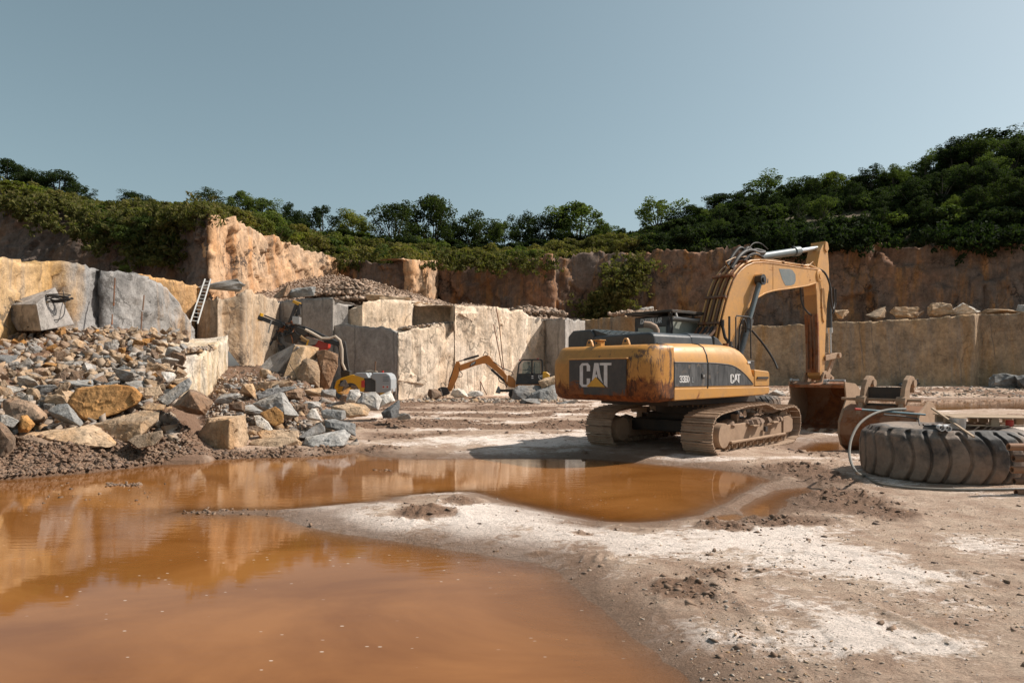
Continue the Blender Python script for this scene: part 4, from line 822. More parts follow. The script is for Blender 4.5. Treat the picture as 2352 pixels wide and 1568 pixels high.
OB4 = [([(165,1270),(245,1150),(300,1155),(520,1120),(545,1290),(525,1375),(390,1400),(200,1350)],[(400,1155,.75),(392,1395,.75),(250,1180,.2),(200,1330,.2)],16.6,1.5,'tan','big squarish tan boulder alone at the water edge',21,.3,.0),
 ([(890,870),(940,720),(975,700),(1050,735),(1070,800),(1065,925),(890,930)],None,32.6,1.6,'tan','tan boulder standing right of the leaning smooth slab',22,.3,.4),
 ([(1045,650),(1110,645),(1205,675),(1200,770),(1140,925),(1070,935),(1065,800)],[(1130,720,.1),(1130,900,.1),(1085,800,.3),(1190,690,0)],34.6,1.4,'brown','tall dark standing block left of the drill rig boom',23,.3,.3),
 ([(570,1040),(770,955),(800,960),(915,1130),(810,1150),(650,1100)],[(790,990,.25),(810,1120,.35),(640,1065,.1)],20.5,1.2,'grey','big grey triangular boulder in the lower heap',24,.2,.4),
 ([(625,1110),(740,1060),(800,1105),(800,1180),(740,1205),(690,1190)],None,19.3,.7,'orange','rust orange boulder leaning on the grey triangular boulder',25,.12,.4),
 ([(395,1040),(500,1020),(520,1060),(515,1100),(400,1090)],None,20.6,.6,'brown','brown block left of the big grey triangular boulder',26,.15,.1),
 ([(580,1130),(620,1125),(690,1180),(725,1240),(700,1245),(600,1205)],None,17.9,.5,'white','pale slab tilted left below the orange boulder',27,.1,.4),
 ([(600,1250),(640,1235),(910,1240),(920,1290),(800,1310),(640,1305)],None,17.5,.9,'tan','flat tan slab above the long front slab',28,.12,.4),
 ([(545,1330),(570,1305),(720,1310),(780,1280),(890,1285),(945,1330),(920,1375),(760,1385),(550,1365)],[(760,1330,.2),(900,1310,.15),(740,1380,.25)],16.6,.8,'tan','long grey tan slab lying at the water edge',29,.15,.2),
 ([(945,1340),(960,1290),(1250,1230),(1295,1270),(1270,1340),(1180,1375),(1000,1370)],[(1000,1310,.1),(1200,1280,.25),(1240,1350,.3),(1020,1360,.25)],16.6,.9,'grey','pale grey faceted boulder at right end of the water edge',30,.2,.4),
 ([(1100,1160),(1180,1155),(1330,1190),(1335,1280),(1290,1270),(1110,1215)],None,18.0,.8,'slate','slate grey block above the pale faceted boulder',31,.15,.2),
 ([(1075,1090),(1120,1080),(1255,1090),(1262,1140),(1240,1165),(1090,1150)],[(1230,1100,.15),(1225,1160,.2),(1100,1120,.1)],20.0,.7,'slate','dark slate block in the right part of the lower heap',32,.15,.1),
 ([(1155,1060),(1300,1035),(1400,1050),(1440,1085),(1420,1130),(1290,1145),(1165,1110)],None,21.6,.8,'tan','long tan boulder in front of the white boulders',33,.2,.3),
 ([(970,1130),(1010,1075),(1040,1080),(1090,1170),(980,1160)],None,19.5,.6,'white','pointed pale grey boulder in the middle of the lower heap',34,.15,.3),
 ([(1260,1020),(1290,940),(1360,935),(1370,980),(1330,1035)],None,25.5,.7,'white','white block in front of the yellow wheel arch',35,.15,.3),
 ([(1340,1030),(1390,960),(1480,952),(1530,1000),(1500,1090),(1400,1095)],None,24.3,.9,'white','large white boulder in front of the grey drill rig engine',36,.2,.4),
 ([(1510,980),(1590,945),(1625,1020),(1560,1060),(1500,1075)],None,24.6,.8,'white','white pointed boulder under the rear end of the drill rig',37,.2,.3),
 ([(1520,1105),(1655,1010),(1660,1060),(1640,1145),(1535,1150)],[(1590,1090,.2),(1600,1145,.25)],22.6,.7,'slate','bluish grey pointed boulder at right end of the heap',38,.2,.2),
 ([(910,1290),(1000,1220),(1080,1180),(1105,1210),(1110,1250),(940,1295)],None,17.6,.7,'grey','broad light grey slab behind the faceted boulder',39,.1,.5),
 ([(800,960),(900,905),(945,950),(935,1005),(820,1015),(690,950)],None,26.5,1.0,'brown','flat brown block in the middle of the lower heap',40,.2,.3),
 ([(475,960),(500,895),(570,890),(595,940),(595,1005),(480,960)],None,27.5,.8,'tan','upright tan block at the left foot of the small rubble mound',41,.2,.1),
 ([(600,980),(690,930),(880,912),(900,925),(720,965),(610,1010)],None,25.2,.8,'grey','low grey slab lying between tan block and flat brown block',42,.1,.4)]
for out, near, d, th_, k, lb, sd_, bg, ln in OB4: obould(z4, out, near, d, th_, k, lb, sd_, bg, ln)
OB5 = [([(1425,1290),(1445,1200),(1500,1155),(1720,1150),(1750,1180),(1740,1260),(1700,1340),(1440,1350)],[(1480,1250,.3),(1620,1225,.3),(1600,1330,.4),(1690,1250,.2)],43.0,2.0,'grey','broad grey boulder left below the small excavator cab',51,.5,.5),
 ([(1590,1260),(1710,1200),(1895,1140),(1915,1200),(1890,1350),(1720,1350),(1610,1300)],[(1720,1220,.3),(1720,1340,.5),(1860,1200,.2),(1870,1340,.3)],42.4,2.0,'slate','blue grey cracked boulder beside the yellow counterweight',52,.5,.3),
 ([(1705,1110),(1780,1075),(1920,1045),(1920,1110),(1890,1150),(1750,1200)],None,43.4,1.6,'tan','tan boulder on top of the blue grey boulder',53,.3,.3),
 ([(790,1250),(815,1195),(870,1180),(930,1200),(975,1270),(840,1285)],None,43.8,1.2,'white','white boulder beside the bucket of the small excavator',54,.3,.2),
 ([(548,1250),(560,1190),(640,1190),(690,1220),(700,1265),(590,1305)],[(590,1200,.3),(595,1295,.35),(680,1250,.1)],43.2,1.2,'brown','brown block before the bucket of the small excavator',55,.3,.1)]
for out, near, d, th_, k, lb, sd_, bg, ln in OB5: obould(z5, out, near, d, th_, k, lb, sd_, bg, ln)
def flake(out, depths, prot, label, seed):
    pts = []; r = np.random.default_rng(seed)
    for (x, y), d in zip(out, depths):
        px, py = z5(x, y); pts += [PX(px, py, d+.7), PX(px, py, d-prot*r.uniform(.1,1.0))]
    return hull_rock('rock_flake', pts, 'face_pale', label, seed, .02, cat='rock', real=True)
flake([(1255,340),(1380,352),(1445,420),(1510,610),(1420,600),(1300,500)], [51.6,53.2,54.0,54.8,53.6,52.0], .75, 'jagged overhanging rock flake high on the pale wall above the small excavator', 71)
flake([(1455,420),(1560,392),(1650,520),(1720,800),(1650,830),(1540,680)], [54.2,55.4,56.2,57.0,56.2,55.0], .8, 'long slanting rock flake above the cab of the small excavator', 72)
flake([(880,400),(960,330),(1120,345),(1170,400),(1010,480)], [48.3,49.2,50.6,51.0,49.4], .45, 'broken wedge of pale rock right of the square notch', 73)
flake([(240,1100),(280,1010),(400,1030),(590,1130),(560,1150),(330,1110)], [43.7,43.9,44.8,46.2,46.0,44.3], .3, 'low broken rock ridge near the sharp corner of the large bench', 74)
USED = {q[5] for q in OB3+OB4+OB5}
B3 = [(40,1350,190,330,'brown',0,'big brown boulder cut off by left edge of the photo',.2,0),(730,1060,580,270,'orange',1,'big rust orange slab standing in front of the rubble heap',.15,.1),
 (170,1120,340,190,'brown',2,'large dark brown boulder left of the orange slab',.3,0),(500,1300,640,170,'tan',3,'long low yellow slab lying above the mud bank',.1,-.08),(250,1400,330,170,'brown',5,'dark wedge boulder under the long yellow slab',.5,0),
 (880,1230,470,240,'tan',6,'broad brown block with pale right end, below the orange slab',.35,0),(1020,1325,260,115,'tan',7,'low pinkish tan boulder half sunk in mud bank',.2,0),(190,1215,150,140,'orange',9,'small tan pointed rock in front of the dark brown boulder',.4,.2),
 (480,1175,240,120,'slate',10,'grey angular boulder left below the orange slab',.2,0),(60,1190,170,110,'grey',3,'flat grey slab near left edge above the brown boulder',.1,.1),(430,1225,200,60,'grey',11,'thin grey slab lying before the grey angular boulder',0,0),
 (1215,990,300,130,'grey',8,'long pale grey slab tilted up to the right beside the cut block',.2,0,-.55),(1345,1065,290,180,'brown',12,'orange brown wedge boulder under the tilted grey slab',.5,0),(1063,985,150,95,'tan',5,'tan block right of the orange slab top',.3,0),
 (1070,1090,200,65,'tan',2,'flat tan slab right of the orange slab foot',.1,0),(200,925,130,100,'grey',4,'pale grey pointed block above the dark brown boulder',.5,0),(405,1045,150,80,'tan',6,'grey tan block touching left end of the orange slab',.2,0),
 (560,935,200,60,'slate',7,'slate grey flat rock on top of the orange slab',.1,0),(440,975,90,110,'tan',13,'upright tan block above left end of the orange slab',.3,0),(890,880,210,80,'grey',15,'grey slab tilted in the heap behind the orange slab',.3,0,.4),
 (230,1010,90,100,'tan',14,'small tan cube between pale grey block and slate rocks',.4,0),(320,975,140,70,'slate',1,'slate rock left of the upright tan block',.3,0)]
for q in B3:
    x, y, w_, h_, k, i, lb, yaw, tl = q[:9]; px, py = z3(x, y)
    if lb in USED: continue
    boulder(px, py, w_/3.034, h_/3.034, k, i, lb, yaw, tl, left=1, roll=q[9] if len(q) > 9 else 0)
B4 = [(350,1255,370,285,'tan',12,'big squarish tan boulder alone at the water edge',.65,0),(965,820,220,240,'tan',0,'tan boulder standing right of the leaning smooth slab',.2,0,0,34),(1120,790,150,310,'brown',4,'tall dark standing block left of the drill rig boom',.2,0,0,36),
 (850,960,240,120,'brown',3,'flat brown block in the middle of the lower heap',.2,0),(530,945,130,120,'tan',8,'upright tan block at the left foot of the small rubble mound',.3,0),(740,1050,350,200,'grey',1,'big grey triangular boulder in the lower heap',.1,0),
 (455,1060,150,100,'brown',6,'brown block left of the big grey triangular boulder',.2,0),(715,1125,190,150,'orange',5,'rust orange boulder leaning on the grey triangular boulder',.3,.2),(560,1085,220,80,'grey',7,'low grey stone between brown block and orange boulder',.2,0),
 (650,1180,90,170,'white',9,'pale slab tilted left below the orange boulder',.3,0,.6),(740,1262,350,110,'tan',10,'flat tan slab above the long front slab',.1,0),(735,1330,400,120,'tan',11,'long grey tan slab lying at the water edge',.05,0),
 (1120,1305,380,140,'grey',13,'pale grey faceted boulder at right end of the water edge',.15,0),(1215,1210,250,130,'slate',14,'slate grey block above the pale faceted boulder',.2,0),(1170,1110,200,90,'slate',2,'dark slate block in the right part of the lower heap',.1,0),
 (1300,1085,300,110,'tan',3,'long tan boulder in front of the white boulders',.1,0),(1030,1110,130,150,'white',15,'pointed pale grey boulder in the middle of the lower heap',.4,0),(1312,985,115,105,'white',4,'white block in front of the yellow wheel arch',.3,0),
 (1430,1022,180,150,'white',5,'large white boulder in front of the grey drill rig engine',.4,0),(1570,1000,110,120,'white',9,'white pointed boulder under the rear end of the drill rig',.2,0),(1590,1080,145,150,'slate',1,'bluish grey pointed boulder at right end of the heap',.3,.2),
 (1690,1135,95,50,'grey',6,'small rounded grey stone right of the bluish boulder',.2,0),(1320,1335,80,75,'slate',0,'small slate stone at right end of the water edge row',.5,0),(580,1235,120,60,'brown',2,'small brown slab right of the big squarish boulder',.1,0),
 (960,1235,300,120,'grey',8,'broad light grey slab behind the faceted boulder',.2,.15),(1000,1050,150,50,'white',10,'thin pale slab behind the pointed boulder',.1,0),(1190,1045,140,50,'grey',11,'grey flat slab behind the long tan boulder',.1,0),
 (920,1080,110,80,'brown',12,'brown grey block left of the pointed pale boulder',.3,0),(390,1000,170,70,'grey',13,'grey flat slab beside the foot of the cut block wall',.2,0),(670,820,90,70,'tan',14,'pale tan rock on top of the small rubble mound',.3,0),
 (780,890,170,60,'tan',3,'flat pinkish slab on the small rubble mound',.1,0),(670,910,90,60,'tan',5,'small tan block beside the flat pinkish slab',.3,0),(1040,955,150,60,'tan',7,'flat tan rock below the tan standing boulder',.1,0),(1130,965,110,60,'grey',9,'grey rock left of the yellow wheel',.1,0)]
for q in B4:
    x, y, w_, h_, k, i, lb, yaw, tl = q[:9]; px, py = z4(x, y)
    if lb in USED: continue
    boulder(px, py, w_/3.213, h_/3.213, k, i, lb, yaw, tl, depth=q[10] if len(q) > 10 else None, left=2, roll=q[9] if len(q) > 9 else 0)
# the leaning smooth slab
mb = MB(); A_ = [PX(*z4(565,830),36), PX(*z4(740,830),35), PX(*z4(905,620),35), PX(*z4(880,600),36.2), PX(*z4(700,690),37)]
th_ = Vector((.9,.9,-.35)); mb.add(A_+[p+th_ for p in A_], [(0,1,2,3,4),(9,8,7,6,5)]+[(i,(i+1)%5,(i+1)%5+5,i+5) for i in range(5)])
tag(mb.build('rock_slab', M['face_greysmooth'], bevel=.05), 'smooth grey slab leaning under the drill rig boom', 'boulder')
mb = MB(); A_ = [PX(*z4(880,605),35.4), PX(*z4(960,625),35), PX(*z4(880,860),33.6), PX(*z4(790,850),33.8)]
th_ = Vector((.5,.9,0)); mb.add(A_+[p+th_ for p in A_], [(0,1,2,3),(7,6,5,4)]+[(i,(i+1)%4,(i+1)%4+4,i+4) for i in range(4)])
tag(mb.build('rock_slab', M['face_stained'], bevel=.06), 'narrow tan slab propped against the smooth leaning slab', 'boulder')
B5 = [(1590,1215,340,210,'grey',3,'broad grey boulder left below the small excavator cab'),(1815,1210,220,290,'slate',4,'blue grey cracked boulder touching the big excavator view'),(1810,1100,230,120,'tan',5,'tan boulder on top of the blue grey boulder'),
 (880,1232,190,120,'white',6,'white boulder beside the bucket of the small excavator'),(625,1250,160,130,'brown',0,'brown block before the bucket of the small excavator'),(1270,1320,90,60,'white',8,'small white pointed rock on the muddy floor'),
 (1620,1325,190,70,'grey',9,'low grey white rock at the foot of the broad grey boulder'),(1045,1240,160,60,'white',10,'flat white slab leaning on the bench foot'),(2000,1328,230,55,'slate',11,'long low grey slab under the yellow counterweight'),(640,1515,75,50,'grey',12,'small grey stone in the mud before the small excavator')]
for x, y, w_, h_, k, i, lb in B5:
    if lb in USED or 'touching' in lb: continue
    px, py = z5(x, y); yb = py+h_/4.55*.45
    boulder(px, py, w_/4.55, h_/4.55, k, i, lb, .3, 0, depth=min(44.5, CAMH*F/(yb-HY)*.98) if y < 1500 else None)
BT = [(1930,722,40,20,'tan',1,'small tan block on the right bench',63),(1895,722,26,26,'tan',13,'small pointed tan rock right of the boom on the bench',62),(2020,718,50,28,'tan',3,'orange topped block on the right bench',62),(2072,718,60,24,'tan',5,'long flat tan block right of the orange topped block',62),
 (2155,711,52,30,'tan',6,'rounded tan boulder on the right bench',62),(2215,709,62,28,'white',7,'pale pointed boulder at right end of the bench row',62),(2300,715,80,12,'tan',9,'flat slab near right end of the bench',61),(2348,712,30,24,'grey',10,'grey boulder at right edge on top of the bench',61),
 (2105,722,30,14,'brown',11,'small brown rock left of the rounded tan boulder',62),(1486,713,30,18,'white',12,'white boulder above the excavator cab',66),(1452,720,40,12,'tan',14,'flat pinkish slab left of the white boulder above the cab',66),(1440,727,60,10,'tan',2,'thin slab on the bench left of the cab',64),
 (650,670,44,32,'brown',0,'dark block on the terrace left of the ridged block',50),(692,671,62,26,'slate',12,'grey ridged block above the drill rig mast',50),(508,653,100,26,'slate',3,'dark grey slab at top of the ladder',44.5),(870,684,60,16,'tan',4,'flat tan slabs block on the middle terrace',54),(905,690,70,14,'tan',5,'broken tan slab right of the flat slabs on the terrace',54),
 (2300,876,62,36,'slate',6,'grey boulder at foot of the right bench',55),(2345,878,50,32,'slate',1,'pointed slate boulder at right edge of the bench foot',54.5),(1650,880,22,14,'grey',2,'grey stone behind the front of the excavator tank',55),(1783,903,40,16,'grey',7,'grey stone at the bench foot behind the small tyre',50),(2085,880,60,20,'slate',8,'dark slate block at bench foot behind the spare bucket',56),
 (30,728,150,70,'orange',2,'yellow tilted block at left edge above the rubble heap',26.5)]
for px, py, w_, h_, k, i, lb, d in BT: boulder(px, py, w_, h_, k, i, lb, .3, 0, depth=d)
# cut block with a dark front and pale pointed right face
mb = MB()
a, b, c_, d_ = PX(4,700,26.0), PX(84,698,25.2), PX(95,760,25.2), PX(40,760,25.8)
e, f_, g = PX(127,659,27.2), PX(172,745,27.6), PX(40,690,27.5)
mb.add([a,b,c_,d_,e,f_,g,PX(40,765,27.5)], [(0,1,2,3),(1,4,5,2),(0,6,4,1),(0,3,7,6),(6,7,5,4),(3,2,5,7)])
tag(mb.build('cut_block', M['face_greysmooth'], bevel=.04), 'cut granite block with dark front and pale pointed side under the coiled cables', 'block')
# ------------------------------------------------------------------ the broken rocks of the heaps
rk = random.Random(11)
SZ = lambda w_: 'large' if w_ > 36 else ('middling' if w_ > 26 else 'small')
def zone1(px, py):
    a = 'near left edge' if px < 75 else ('below cable coil' if px < 185 else ('below grey bench' if px < 300 else 'beside pale block wall'))
    b = 'on top of' if py < 790 else ('high in' if py < 835 else ('halfway down' if py < 880 else 'low in'))
    return f'{b} rubble heap {a}'
pts1 = []
tries = 0
while len(pts1) < 240 and tries < 20000:
    tries += 1
    px = rk.uniform(-30, 430); py = 758+(rk.random()**.8)*175
    wmin = np.interp(py, [755,800,850,920], [17,25,31,34]); w_ = rk.uniform(wmin*.65, wmin*1.4)
    if px > 370 and py > 800+0*(px): 
        if px > 415 or py > 900: continue
    if all((px-a)**2+((py-b)*1.25)**2 > ((w_+c)*.33)**2 for a, b, c in pts1): pts1.append((px, py, w_))
for px, py, w_ in pts1:
    d = float(np.interp(py, [752,880,1000], [27,19.5,15.5])); W_ = w_/F*d
    k = rk.choices(['grey','tan','brown','orange','slate','white'], [24,44,16,6,6,4])[0]
    el = rk.choice([.6,.75,.9]); cn = {'grey':'grey','tan':'tan','brown':'brown','orange':'rust orange','slate':'slate blue','white':'pale'}[k]
    rock(PX(px, py, d), (W_*rk.uniform(.95,1.3), W_*rk.uniform(.7,1.1), W_*el*1.05), k, rk.randrange(16), (rk.uniform(-.5,.5), rk.uniform(-.5,.5), rk.uniform(0,6.28)),
         f'{SZ(w_)} {cn} {"flat " if el < .7 else ""}rock {zone1(px,py)}', 'broken rocks in the left rubble heap')
pts2 = []; tries = 0
while len(pts2) < 95 and tries < 20000:
    tries += 1
    px = rk.uniform(500, 830); py = rk.uniform(855, 1030)
    if py < 880 and not 520 < px < 680: continue
    w_ = np.interp(py, [855,950,1030], [14,20,24])*rk.uniform(.6,1.5)
    if all((px-a)**2+((py-b)*1.4)**2 > ((w_+c)*.40)**2 for a, b, c in pts2): pts2.append((px, py, w_))
def zone2(px, py):
    a = 'behind squarish boulder' if px < 600 else ('by the grey boulder' if px < 690 else ('before the drill rig' if px < 770 else 'at right end'))
    b = 'at the back of' if py < 900 else ('in the middle of' if py < 965 else 'at the front of')
    return f'{b} the lower heap {a}' if px < 770 else f'{b} the lower heap, {a}'
for px, py, w_ in pts2:
    d = float(np.interp(py, [838,868,903,955,1003,1040], [37,33,29,22,18.5,16.5])); W_ = w_/F*d
    k = rk.choices(['grey','tan','brown','orange','slate','white'], [28,38,13,3,8,10])[0]; el = rk.choice([.5,.65,.85])
    cn = {'grey':'grey','tan':'tan','brown':'brown','orange':'rust orange','slate':'slate blue','white':'pale'}[k]
    rock(PX(px, py, d), (W_*rk.uniform(1,1.5), W_*rk.uniform(.7,1.1), W_*el), k, rk.randrange(16), (rk.uniform(-.35,.35), rk.uniform(-.35,.35), rk.uniform(0,6.28)),
         f'{SZ(w_+4)} {cn} {"flat " if el < .6 else ""}rock {zone2(px,py)}', 'broken rocks in the lower heap')
# countless chips between them
r = np.random.default_rng(3)
def heap_pts(n, a, b, d0, d1, fn):
    px = r.uniform(a, b, n); d = np.exp(r.uniform(np.log(d0), np.log(d1), n)); return np.stack([(px-CX)/F*d, d, fn(px, d)], 1)
def ledge_pts(n, a, b, xs, ds, yt, back):
    px = r.uniform(a, b, n); e = r.uniform(.05, back, n); d0 = np.interp(px, xs, ds); z = CAMH-(np.interp(px, xs, yt)-HY)/F*d0; d = d0+e
    return np.stack([(px-CX)/F*d0-.3*e, d, z+r.uniform(0,.12,n)], 1)
rubble_sheet('rubble', heap_pts(9000, -120, 415, 14.5, 29, lambda p, d: pile_z(p, d)-.10), .02, .11, 'small stone chips between the rocks of left rubble heap', M['stones'], 4)
rubble_sheet('broken_rocks', heap_pts(1100, -120, 405, 15.5, 28.5, lambda p, d: pile_z(p, d)-.05), .08, .30, 'many more broken rocks filling the left rubble heap', M['stones'], 47, .85, 1.8)
rubble_sheet('broken_rocks', heap_pts(420, 490, 820, 16.6, 34, lambda p, d: pile_z(p, d)-.03), .08, .26, 'many more broken rocks filling the lower heap', M['stones'], 48, .8, 1.4)
rubble_sheet('rubble', ledge_pts(3200, 392, 488, [385,430,480,500], [28.2,29.8,31.7,34], [811,806,802,790], 5.0), .04, .2, 'grey chips on the ledge of the pale cut block', M['stones'], 41)
rubble_sheet('rubble', heap_pts(6000, 470, 850, 16.4, 36, lambda p, d: pile_z(p, d)-.06), .02, .12, 'small stone chips between the boulders of the lower heap', M['stones'], 5)
rubble_sheet('rubble', ledge_pts(1500, 925, 1040, [913,960,1046], [43.6,45.0,48.0], [756,752,741], 3.0), .04, .22, 'grey chips on the ledge of the large bench', M['stones'], 51)
rubble_sheet('rubble', np.concatenate([heap_pts(900, 915, 1300, 40, 45, lambda p, d: ground_h((p-CX)/F*d, d, False)[0]), heap_pts(1500, 1700, 2700, 50, 56, lambda p, d: ground_h((p-CX)/F*d, d, False)[0])]), .04, .25, 'scattered chips along the foot of the benches', M['stones'], 6)
def on_ground(n, x0, x1, y0, y1, dens):
    X = np.concatenate([r.uniform(x0, x1, n)]); Y = np.exp(r.uniform(np.log(y0), np.log(y1), n)); X = X*Y
    h_, ed, mud, heap = ground_h(X, Y, True); k = (ed > .03) & (dens(X, Y, mud, ed) > r.uniform(0,1,n))
    return np.stack([X[k], Y[k], h_[k]], 1)
rubble_sheet('pebbles', on_ground(42000, -.3, 1.0, 2.6, 14, lambda X, Y, m, e: .12+.5*sstep(.5,.65,fbm(np.stack([X*.8,Y*.8,X*0],1),3,77))), .004, .024, 'small dark pebbles strewn over the dusty floor', M['stones'], 8, .7)
rubble_sheet('mud_clods', on_ground(52000, -.3, 1.0, 3.5, 16, lambda X, Y, m, e: m**2*.6+.006), .010, .06, 'broken clods of brown mud on the floor', M['clod'], 9, .6)
px_ = r.uniform(-80, 860, 80000); d_ = np.exp(r.uniform(np.log(11.2), np.log(16.5), 80000)); x_ = (px_-CX)/F*d_; h_, ed_, mu_, he_ = ground_h(x_, d_, True); k_ = (ed_ > -.04) & (r.uniform(0,1,80000) < np.maximum(.6*(1-sstep(400,470,px_)), .10*sstep(.45,.6,fbm(np.stack([x_*1.2,d_*1.6,x_*0],1),4,66))+.25*mu_**2))
rubble_sheet('mud_clods', np.stack([x_, d_, h_], 1)[k_], .018, .085, 'lumpy dark mud heaped along the bank below the boulders', M['clod'], 12, .75)
px_ = np.r_[r.uniform(246,323,160), r.uniform(420,640,120), r.uniform(100,420,40), r.uniform(860,900,20)]; py_ = np.r_[1105+r.normal(0,2,160), 1166+r.normal(0,3,120), r.uniform(1100,1150,40), 1073+r.normal(0,1.5,20)]
pp = np.array([tuple(GP(a, b)) for a, b in zip(px_, py_)]); pp[:,2] = WZ; rubble_sheet('mud_clods', pp, .015, .06, 'small bits of mud standing out of the water', M['clod'], 13, .7)
rubble_sheet('mud_clods', on_ground(34000, -.45, .6, 13, 44, lambda X, Y, m, e: m**2*.6), .025, .13, 'lumps of dark mud along the bank and behind the water', M['clod'], 10, .6)
# ------------------------------------------------------------------ the big excavator (x forward, y left, z up)
GLY = {'3':[[(0,1),(1,1),(1,.55),(.35,.52)],[(1,.55),(1,0),(0,0)],[(0,1),(0,.86)],[(0,0),(0,.14)]],'6':[[(1,.86),(1,1),(0,1),(0,0),(1,0),(1,.55),(0,.55)]],'D':[[(0,0),(0,1),(.5,1),(.95,.72),(.95,.28),(.5,0),(0,0)]],'L':[[(0,1),(0,0),(.9,0)]],
 'C':[[(1,.75),(1,1),(0,1),(0,0),(1,0),(1,.25)]],'A':[[(0,0),(.5,1),(1,0)],[(.2,.3),(.8,.3)]],'T':[[(0,1),(1,1)],[(.5,1),(.5,0)]],'E':[[(1,1),(0,1),(0,0),(1,0)],[(0,.5),(.8,.5)]],'R':[[(0,0),(0,1),(1,1),(1,.5),(0,.5)],[(.5,.5),(1,0)]],'P':[[(0,0),(0,1),(1,1),(1,.45),(0,.45)]],'I':[[(.5,0),(.5,1)]]}
def text(name, s, h_, m, parent, org, ux, uz, nrm, w_=.5, gap=.22, th=.16, shear=0.0):
    """block lettering: each stroke is a thin raised bar; ux, uz the writing directions, nrm away from the panel"""
    mb = MB(); ux, uz, nrm, org = Vector(ux), Vector(uz), Vector(nrm), Vector(org); x = 0
    for ch in s:
        cw = h_*w_*(.35 if ch == 'I' else 1)
        for st_ in GLY[ch]:
            for a, b in zip(st_, st_[1:]):
                P = lambda q: org+ux*(x+q[0]*cw+shear*q[1]*h_)+uz*(q[1]*h_)+nrm*.003
                d_ = (P(b)-P(a)).normalized()*th*h_*.5; mb.bar(P(a)-d_*.98, P(b)+d_*.98, th*h_, .006, nrm)
        x += cw+h_*gap
    return mb.build(name, m, parent)
# block letters on a unit-high grid, as polygons of quads
def letters_CAT(mb, P, k=1.0):
    """P maps (u across, v up) to a point; writes C A T with a notch for the triangle"""
    def poly(pts):
        t0 = [P(u, v, 0) for u, v in pts]; t1 = [P(u, v, .006) for u, v in pts]; n = len(pts)
        mb.add(t0+t1, [tuple(range(n)), tuple(range(2*n-1, n-1, -1))]+[(i,(i+1)%n,(i+1)%n+n,i+n) for i in range(n)])
    for q in ([(0,.12),(.10,.12),(.10,.88),(0,.88)], [(0,.88),(.10,.88),(.12,.90),(.07,1.0)], [(.07,1.0),(.12,.90),(.20,.90),(.25,1.0)], [(.25,1.0),(.20,.90),(.22,.88),(.32,.88)], [(.32,.88),(.22,.88),(.22,.66),(.32,.66)],
              [(0,.12),(.07,0),(.12,.10),(.10,.12)], [(.07,0),(.25,0),(.20,.10),(.12,.10)], [(.25,0),(.32,.12),(.22,.12),(.20,.10)], [(.32,.12),(.32,.36),(.22,.36),(.22,.12)],
              [(.36,.10),(.45,.22),(.51,.72),(.51,1.0),(.45,1.0)], [(.51,1.0),(.51,.72),(.575,1.0)], [(.51,.72),(.565,.40),(.70,.18),(.64,.45),(.575,1.0)], [(.46,.28),(.535,.42),(.535,.52),(.487,.52)],
              [(.61,1.0),(.95,1.0),(.95,.90),(.61,.90)], [(.735,.90),(.835,.90),(.835,0),(.735,.12)]): poly(q)
EXC = empty('excavator', (4.41, 17.18, 0), math.radians(40), 'big worn yellow excavator with rusty counterweight standing at the puddle edge', 'excavator')
E_ = EXC
# --- tracks
TR = math.radians(7)
def trk(p):
    c, s = math.cos(TR), math.sin(TR); return Vector((p[0]*c-p[1]*s, p[0]*s+p[1]*c, p[2]))
PATH = [(-1.55,0),(-1.0,0),(0,0),(1,0),(2,0),(2.55,.01),(2.88,.13),(3.08,.36),(3.12,.62),(2.98,.86),(2.68,.985),(2.2,.97),(1.8,.93),(1.4,.97),(1.1,1.06),(.85,1.105),(.5,1.10),(.2,1.09),(-.1,1.10),(-.6,1.05),(-1.2,1.0),(-1.55,.965),(-1.8,.90),(-1.97,.72),(-2.03,.48),(-1.97,.25),(-1.80,.07)]
def resample(pts, n):
    p = np.array(pts+[pts[0]]); L = np.r_[0, np.cumsum(np.linalg.norm(np.diff(p, axis=0), axis=1))]
    s = np.linspace(0, L[-1], n+1)[:-1]; return np.stack([np.interp(s, L, p[:,0]), np.interp(s, L, p[:,1])], 1)
